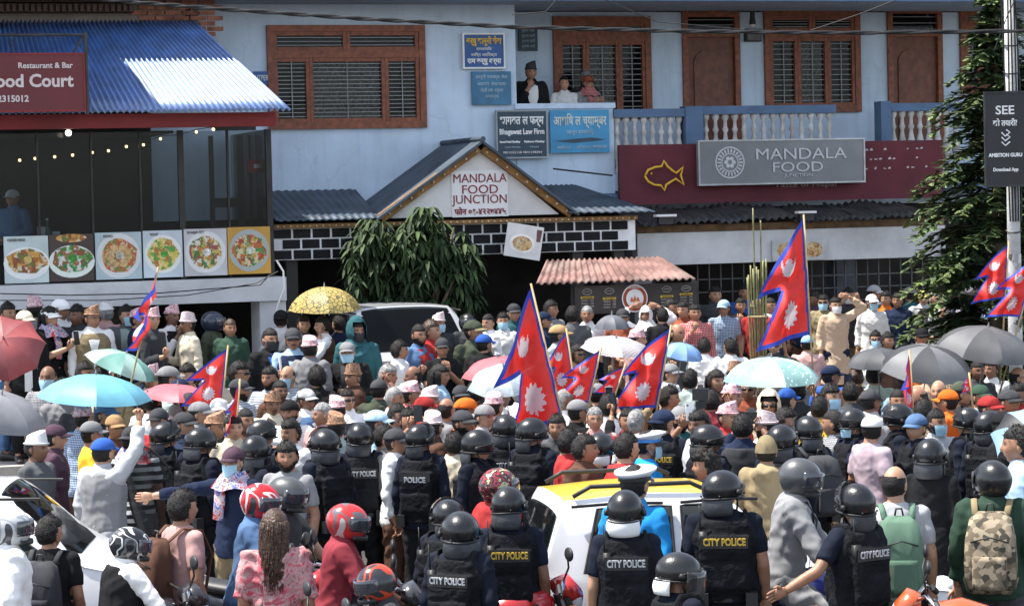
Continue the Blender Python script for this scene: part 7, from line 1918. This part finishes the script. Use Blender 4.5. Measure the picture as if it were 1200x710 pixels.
for i, (s, p) in enumerate(zip(SPECS, pos)):
    q = xy(p)
    sc = max(.86, min(1.04, (q.z - p[4]) / 1.575)); rr = random.Random(i * 13 + 5)
    s['face'] += rr.uniform(-8, 8)
    if not s['lab'] and s['pose'] == 'stand' and 'police' not in s['top'] and s['lv'] != 'x':
        s['pose'] = rr.choices(('stand', 'hold', 'front', 'fold', 'chin', 'photo', 'clap'), (50, 14, 12, 8, 6, 4, 6))[0]
    if s['hy'] == 0 and s['pose'] in ('stand', 'fold', 'front', 'hold'): s['hy'] = rr.choice((0, 0, -32, 32))
    skin = SK[4] if 'b' in s['ex'] else SK[rr.choice((0, 0, 0, 1, 1, 2, 3 if 'L' in s['ex'] else 0))]
    zf = q.z - (1.575 if s['pose'] != 'ride' else 1.50) * sc
    zf = p[4] if abs(zf - p[4]) < .02 else zf
    zf = max(p[4], min(zf, p[4] + .12))
    if s['pose'] == 'ride': zf -= .04
    grp = 'police officers in black helmets' if 'police' in s['top'] else 'people of the rally crowd'
    r = build_person(s, (q.x, q.y, zf), sc, mk_label(s), skin, grp); r['tmp'] = i
    PEOPLE.append((r, s, q, sc)); del r['tmp']
def find(px, py): return min(PEOPLE, key=lambda t: math.hypot(t[1]['px'] - px, t[1]['py'] - py))
def world(t, local):
    r = t[0]; return Matrix.Translation(r.location) @ r.rotation_euler.to_matrix().to_4x4() @ Matrix.Scale(t[3], 4) @ Vector(local)
# backpacks
def backpack(px, py, col, label, scl=1.):
    t = find(px, py); a, b, c, d, e = backpack_mesh(); w_ = world(t, (0, 0, 0)); r = thing('backpack', w_, label, 'backpack', rz=t[0].rotation_euler.z); r.scale = (t[3] * scl, t[3] * scl, t[3])
    m_ = cmat(col); child('bag_body', a, r, m_); child('pocket', b, r, m_); child('strap', c, r, m_ if col != 'camo' else cmat('khaki')); child('zip', d, r, blackp); child('handle', e, r, blackp); return r
backpack(58, 630, 'charcoal', 'charcoal backpack on the black tee shirt at the lower left'); backpack(213, 594, 'brown', 'brown backpack worn over a pink shirt')
backpack(1049, 566, 'green', 'green backpack worn over a light grey polo', .9); backpack(1163, 560, 'camo', 'camouflage backpack on a dark green jacket'); backpack(1000, 495, 'navy', 'navy backpack on the masked officer facing left')
backpack(946, 505, 'charcoal', 'charcoal backpack behind the photographers beside the hooded person')
# phones
def phone(px, py, label, col='black', one=False):
    t = find(px, py); J = pose_joints(t[1]['pose']); W_ = J[-1][1] + J[-1][2 + 0] * 0; Wp = J[-1][2]; Pw = world(t, tuple(J[-1][2] + J[-1][3] * .09 + Vector((.03, -.03, 0))))
    r = thing('phone', Pw, label, 'phone', 'phones and cameras held by the crowd', t[0].rotation_euler.z); r.rotation_euler.x = R(-8)
    MB().box(-.038, .038, -.005, .004, -.02, .13).build('case', M('phone_' + col, CC[col], .3), r); MB().box(-.034, .034, .0041, .006, -.015, .125).build('screen', M('phone_screen', (.02, .03, .05), .05, 0, .1, 3, 0, 1, .8), r); MB().tube([(-.02, -.006, .11), (-.02, -.009, .11)], .009, 8).build('lens', lens, r)
phone(57, 372, 'black phone in the hand of the woman with flag scarf'); phone(712, 476, 'phone held up in front of the white shirted man', 'lightgrey'); phone(797, 490, 'white phone raised beside the bearded man in teal shirt', 'white')
phone(676, 482, 'black tablet held up behind the taxi'); phone(997, 460, 'phone held high below the aqua umbrella'); phone(1182, 470, 'black phone held high near the right edge'); phone(478, 492, 'phone held near the red cap')
# camera of the photographer and one on a tripod
def dslr(loc, rz, label, lenslen=.16):
    r = thing('camera', loc, label, 'camera', 'phones and cameras held by the crowd', rz)
    MB().box(-.07, .07, -.035, .035, -.05, .05).build('camera_body', blackp, r); MB().loft([[(x * k, y * k, z) for x, y in ((-.03, -.03), (.03, -.03), (.03, .03), (-.03, .03))] for k, z in ((1, .05), (.6, .085))]).build('viewfinder', blackp, r)
    MB().tube([(0, -.035, 0), (0, -.035 - lenslen * .5, 0), (0, -.035 - lenslen, 0)], [.036, .040, .044], 14).build('lens_barrel', rim_m, r); MB().tube([(0, -.036 - lenslen, 0), (0, -.040 - lenslen, 0)], .036, 12).build('front_glass', darkvis, r)
    return r
t = find(870, 500); w_ = world(t, (0, -.40, 1.62)); dslr(w_, t[0].rotation_euler.z, 'black camera with long lens held by the photographer', .2)
w_ = at_y(821, 462, 22.2); c_ = dslr(w_, R(170), 'black video camera mounted on the tall tripod', .14)
tp = thing('tripod', (w_.x, w_.y, 0), 'black tripod standing in the crowd under a video camera', 'tripod'); mb = MB(); mb.tube([(0, 0, 1.2), (0, 0, w_.z - .052)], .022, 8); mb.build('centre_column', blackp, tp)
MB().box(-.045, .045, -.045, .045, w_.z - .12, w_.z - .06).build('head', blackp, tp)
for k in range(3): a = 2.1 * k + .4; MB().tube([(0, 0, w_.z - .3), (.32 * math.cos(a), .32 * math.sin(a), 0)], [.020, .012], 6).build('leg', blackp, tp)
# riot shield
t = find(194, 510); c_ = at_y(184, 592, t[0].location.y - .55)
r = thing('riot_shield', c_, 'clear oval riot shield held at the left of the police', 'shield', rz=R(-20)); r.rotation_euler = (R(4), R(-14), R(-18))
mb = MB(); n = 28; vs = []
for i in range(7):
    for j in range(n): a = 2 * math.pi * j / n; t_ = i / 6; x = .24 * t_ * math.cos(a); vs.append((x, -.05 + .9 * x * x, .53 * t_ * math.sin(a)))
mb.add(vs, [(i * n + j, i * n + (j + 1) % n, (i + 1) * n + (j + 1) % n, (i + 1) * n + j) for i in range(6) for j in range(n)]); sh = mb.build('plate', glass('shield_plastic', (.75, .77, .78), .25, .72, .15), r, True)
MB().tube([(.24 * math.cos(a), -.05 + .9 * (.24 * math.cos(a)) ** 2, .53 * math.sin(a)) for a in [2 * math.pi * j / 28 for j in range(29)]], .008, 5, cap=False).build('edge_trim', rim_m, r)
MB().tube([(-.08, 0, .1), (-.06, .06, .1), (.06, .06, .1), (.08, 0, .1)], .014, 6).build('handle', blackp, r)
# people on the balcony and inside the pavilion
def placed(px, py, v, zfl, line, label, skin=0, group='people watching from the upper balcony'):
    f = line.split(); s = dict(px=px, py=py, lv='p', top=f[0], head=f[1], ex=f[2], face=float(f[3]), pose=f[4], hy=0)
    u_, z_ = UZ(px, py, v); sc = (z_ - zfl) / 1.575; return build_person(s, LOC(u_, v, zfl), sc, label, SK[skin], group)
placed(622, 84, -.42, FLOOR, 'jacket:black/white topi:black - 10 chin', 'man in black suit and black cap standing at the balcony corner')
placed(661, 98, -.42, FLOOR, 'shirt:white bun - 5 lean', 'woman in white blouse leaning on the balcony parapet', 1)
placed(689, 97, -.40, FLOOR, 'shirt:grey+scarf:redcheck cap:rust - 30 phone', 'person in red check scarf looking at a phone on the balcony')
placed(686, 92, -.85, FLOOR, 'shirt:charcoal hair G 20 stand', 'grey haired person standing behind the two leaning on the balcony', 2)
placed(15, 232, VP - .75, zb[3] - .38, 'shirt:denim cap:lightgrey - -20 front', 'person in grey cap and denim shirt inside the pavilion', 0, 'people inside the pavilion')
# motorcycles beneath the riders
for px, py, col, lab in ((112, 640, (.03, .03, .035), 'black motorcycle under the rider in black waistcoat'), (262, 588, (.35, .02, .02), 'red motorcycle under the rider in denim shirt'), (363, 612, (.04, .04, .045), 'black motorcycle under the rider in maroon shirt'), (891, 560, (.05, .06, .30), 'blue motorcycle beside the taxi under the grey helmeted rider'), (298, 578, (.05, .05, .05), 'dark motorcycle under the plain grey helmet'), (484, 692, (.10, .10, .11), 'grey motorcycle at the bottom edge under the black and red helmet')):
    t = find(px, py); a = t[0].rotation_euler.z - math.pi / 2; w_ = world(t, (0, -.28 * 0 - .02, 0)); motorcycle((w_.x + .18 * math.cos(a), w_.y + .18 * math.sin(a), 0), a, col, lab)
c_ = at_y(652, 640, 16.0); motorcycle((c_.x - .35, 16.05, 0), R(20), (.42, .02, .02), 'red motorcycle standing between two officers before the taxi')
c_ = at_y(1130, 650, 15.2); motorcycle((c_.x + .1, 15.2, 0), R(172), (.45, .08, .02), 'orange red motorcycle at the lower right corner')
# ---- umbrellas
G = lambda n, c, **k: ucl(n, c, **k)
umbrella(112, 439, 134, 24.2, [G('lightblue', (.16, .44, .56))], 'large light blue umbrella over the left crowd', (4, 4), depth=.42)
umbrella(148, 414, 90, 26.2, [G('palegreen', (.34, .52, .46)), G('deepgreen', (.16, .34, .30))], 'pale green umbrella tilted behind the light blue one', (8, 22), depth=.40)
umbrella(4, 396, 96, 25.5, [G('maroon', (.36, .08, .08)), G('dullmaroon', (.26, .06, .065))], 'faded maroon umbrella at the left edge', (52, -6), depth=.45)
umbrella(2, 462, 120, 22.2, [G('midgrey', (.22, .225, .24))], 'grey umbrella at the left edge below the maroon one', (16, 14), depth=.46)
umbrella(208, 451, 88, 25.6, [G('coral', (.58, .14, .17))], 'coral pink umbrella left of a small flag', (6, 5), depth=.30)
umbrella(380, 336, 86, 29.2, [G('leopard', (.52, .40, .12), pat='squig', c2=(.05, .04, .03))], 'yellow and black patterned umbrella beside the white pier', (4, 0), depth=.62)
umbrella(583, 419, 90, 26.6, [G('rose', (.50, .13, .15))], 'rose red umbrella behind the pale grey umbrella', (8, -6), depth=.40)
umbrella(590, 430, 92, 24.6, [G('palegrey', (.40, .47, .50), pat='squig', c2=(.30, .36, .40))], 'pale grey umbrella left of the biggest flag', (16, -8), depth=.44)
umbrella(722, 396, 84, 26.6, [G('lace', (.62, .58, .58), pat='grid', c2=(.28, .24, .26))], 'white lace grid umbrella between the flags', (12, 4), depth=.30)
umbrella(802, 402, 52, 26.4, [G('sky', (.20, .36, .66))], 'small sky blue umbrella right of a waved flag', (10, 10), depth=.6)
umbrella(717, 369, 42, 28.6, [G('slate', (.13, .14, .16))], 'small slate grey umbrella under the menu board', (4, 0), depth=.7)
umbrella(904, 419, 118, 25.0, [G('aqua', (.24, .42, .40), pat='dots', c2=(.58, .74, .70)), G('aquaplain', (.42, .64, .60))], 'aqua umbrella with dotted panels in the centre right', (5, 0), depth=.44)
umbrella(1028, 408, 76, 27.0, [G('blackish', (.075, .078, .085))], 'small black umbrella left of the ribbed grey umbrella', (6, -4), depth=.48)
umbrella(1088, 405, 112, 25.6, [G('ribgrey', (.16, .165, .17)), G('ribdark', (.055, .058, .062))], 'ribbed grey and black umbrella with wide panels', (14, 2), depth=.55)
umbrella(1158, 383, 122, 26.4, [G('widedark', (.12, .12, .125)), G('widedark2', (.085, .085, .09))], 'wide dark grey umbrella beside the utility pole', (10, 6), depth=.52)
umbrella(1203, 500, 90, 18.2, [G('jet', (.02, .02, .024)), G('skyedge', (.25, .40, .55))], 'black and light blue umbrella cut by the right edge', (40, -30), depth=.4)
# ---- flags
flag(623, 336, 659, 489, 23.0, -1, 'biggest crimson flag leaning to the right over the centre', .62, 1., 0, .9, 14)
flag(942, 255, 950, 392, 25.2, -1, 'tallest crimson flag flying to the left in front of the silver sign', .62, .8, 1, 1.0, 8)
flag(786, 384, 770, 478, 24.6, -1, 'crimson flag leaning left beside the lace umbrella', .80, .9, 2, .8, 10)
flag(664, 388, 674, 455, 25.4, -1, 'small crimson flag just right of the biggest flag', .75, .7, 3, .7, 10)
flag(704, 410, 690, 472, 24.8, -1, 'small crimson flag below the lace umbrella', .85, .8, 1, .7, 5)
flag(267, 408, 260, 476, 24.9, -1, 'crimson flag above the white capped man on the left', .9, .5, 2, .7, 0)
flag(281, 448, 276, 506, 22.4, -1, 'narrow half furled crimson flag behind the purple cap', .35, .7, 0, .6, 40)
flag(185, 316, 165, 400, 24.6, -1, 'rolled crimson flag on a long pole beside the pavilion posters', .20, 1.2, 1, 1.05, 62)
flag(1066, 414, 1070, 478, 22.8, -1, 'narrow crimson flag hanging in front of the ribbed grey umbrella', .35, .8, 3, .6, 40)
flag(732, 430, 720, 464, 24.4, -1, 'tiny crimson flag tucked beside a larger one', .9, .9, 3, .6, 0)
flag(1182, 286, 1178, 350, 27.0, -1, 'crimson flag flying left of the utility pole', .85, .9, 2, .9, 0)
flag(1216, 300, 1196, 372, 26.6, -1, 'crimson flag at the right edge in front of the pole', .7, .9, 1, .9, 0)
flag(1136, 440, 1138, 458, 23.6, -1, 'tiny blue and crimson flag held near the right side', .8, .6, 1, .4, 0)
# paper held by the man in sunglasses
t = find(343, 396); w_ = world(t, (-.15, -.30, 1.25)); pp = thing('paper_roll', w_, 'rolled white paper held by the man in sunglasses', 'paper'); mb = MB(); mb.tube([(0, 0, -.08), (-.02, 0, .16)], .014, 8); mb.build('sheet', wht, pp); MB().tube([(0, 0, .0), (-.003, 0, .03)], .0152, 8).build('rubber_band', M('cloth_redband', (.4, .05, .05), .6), pp)
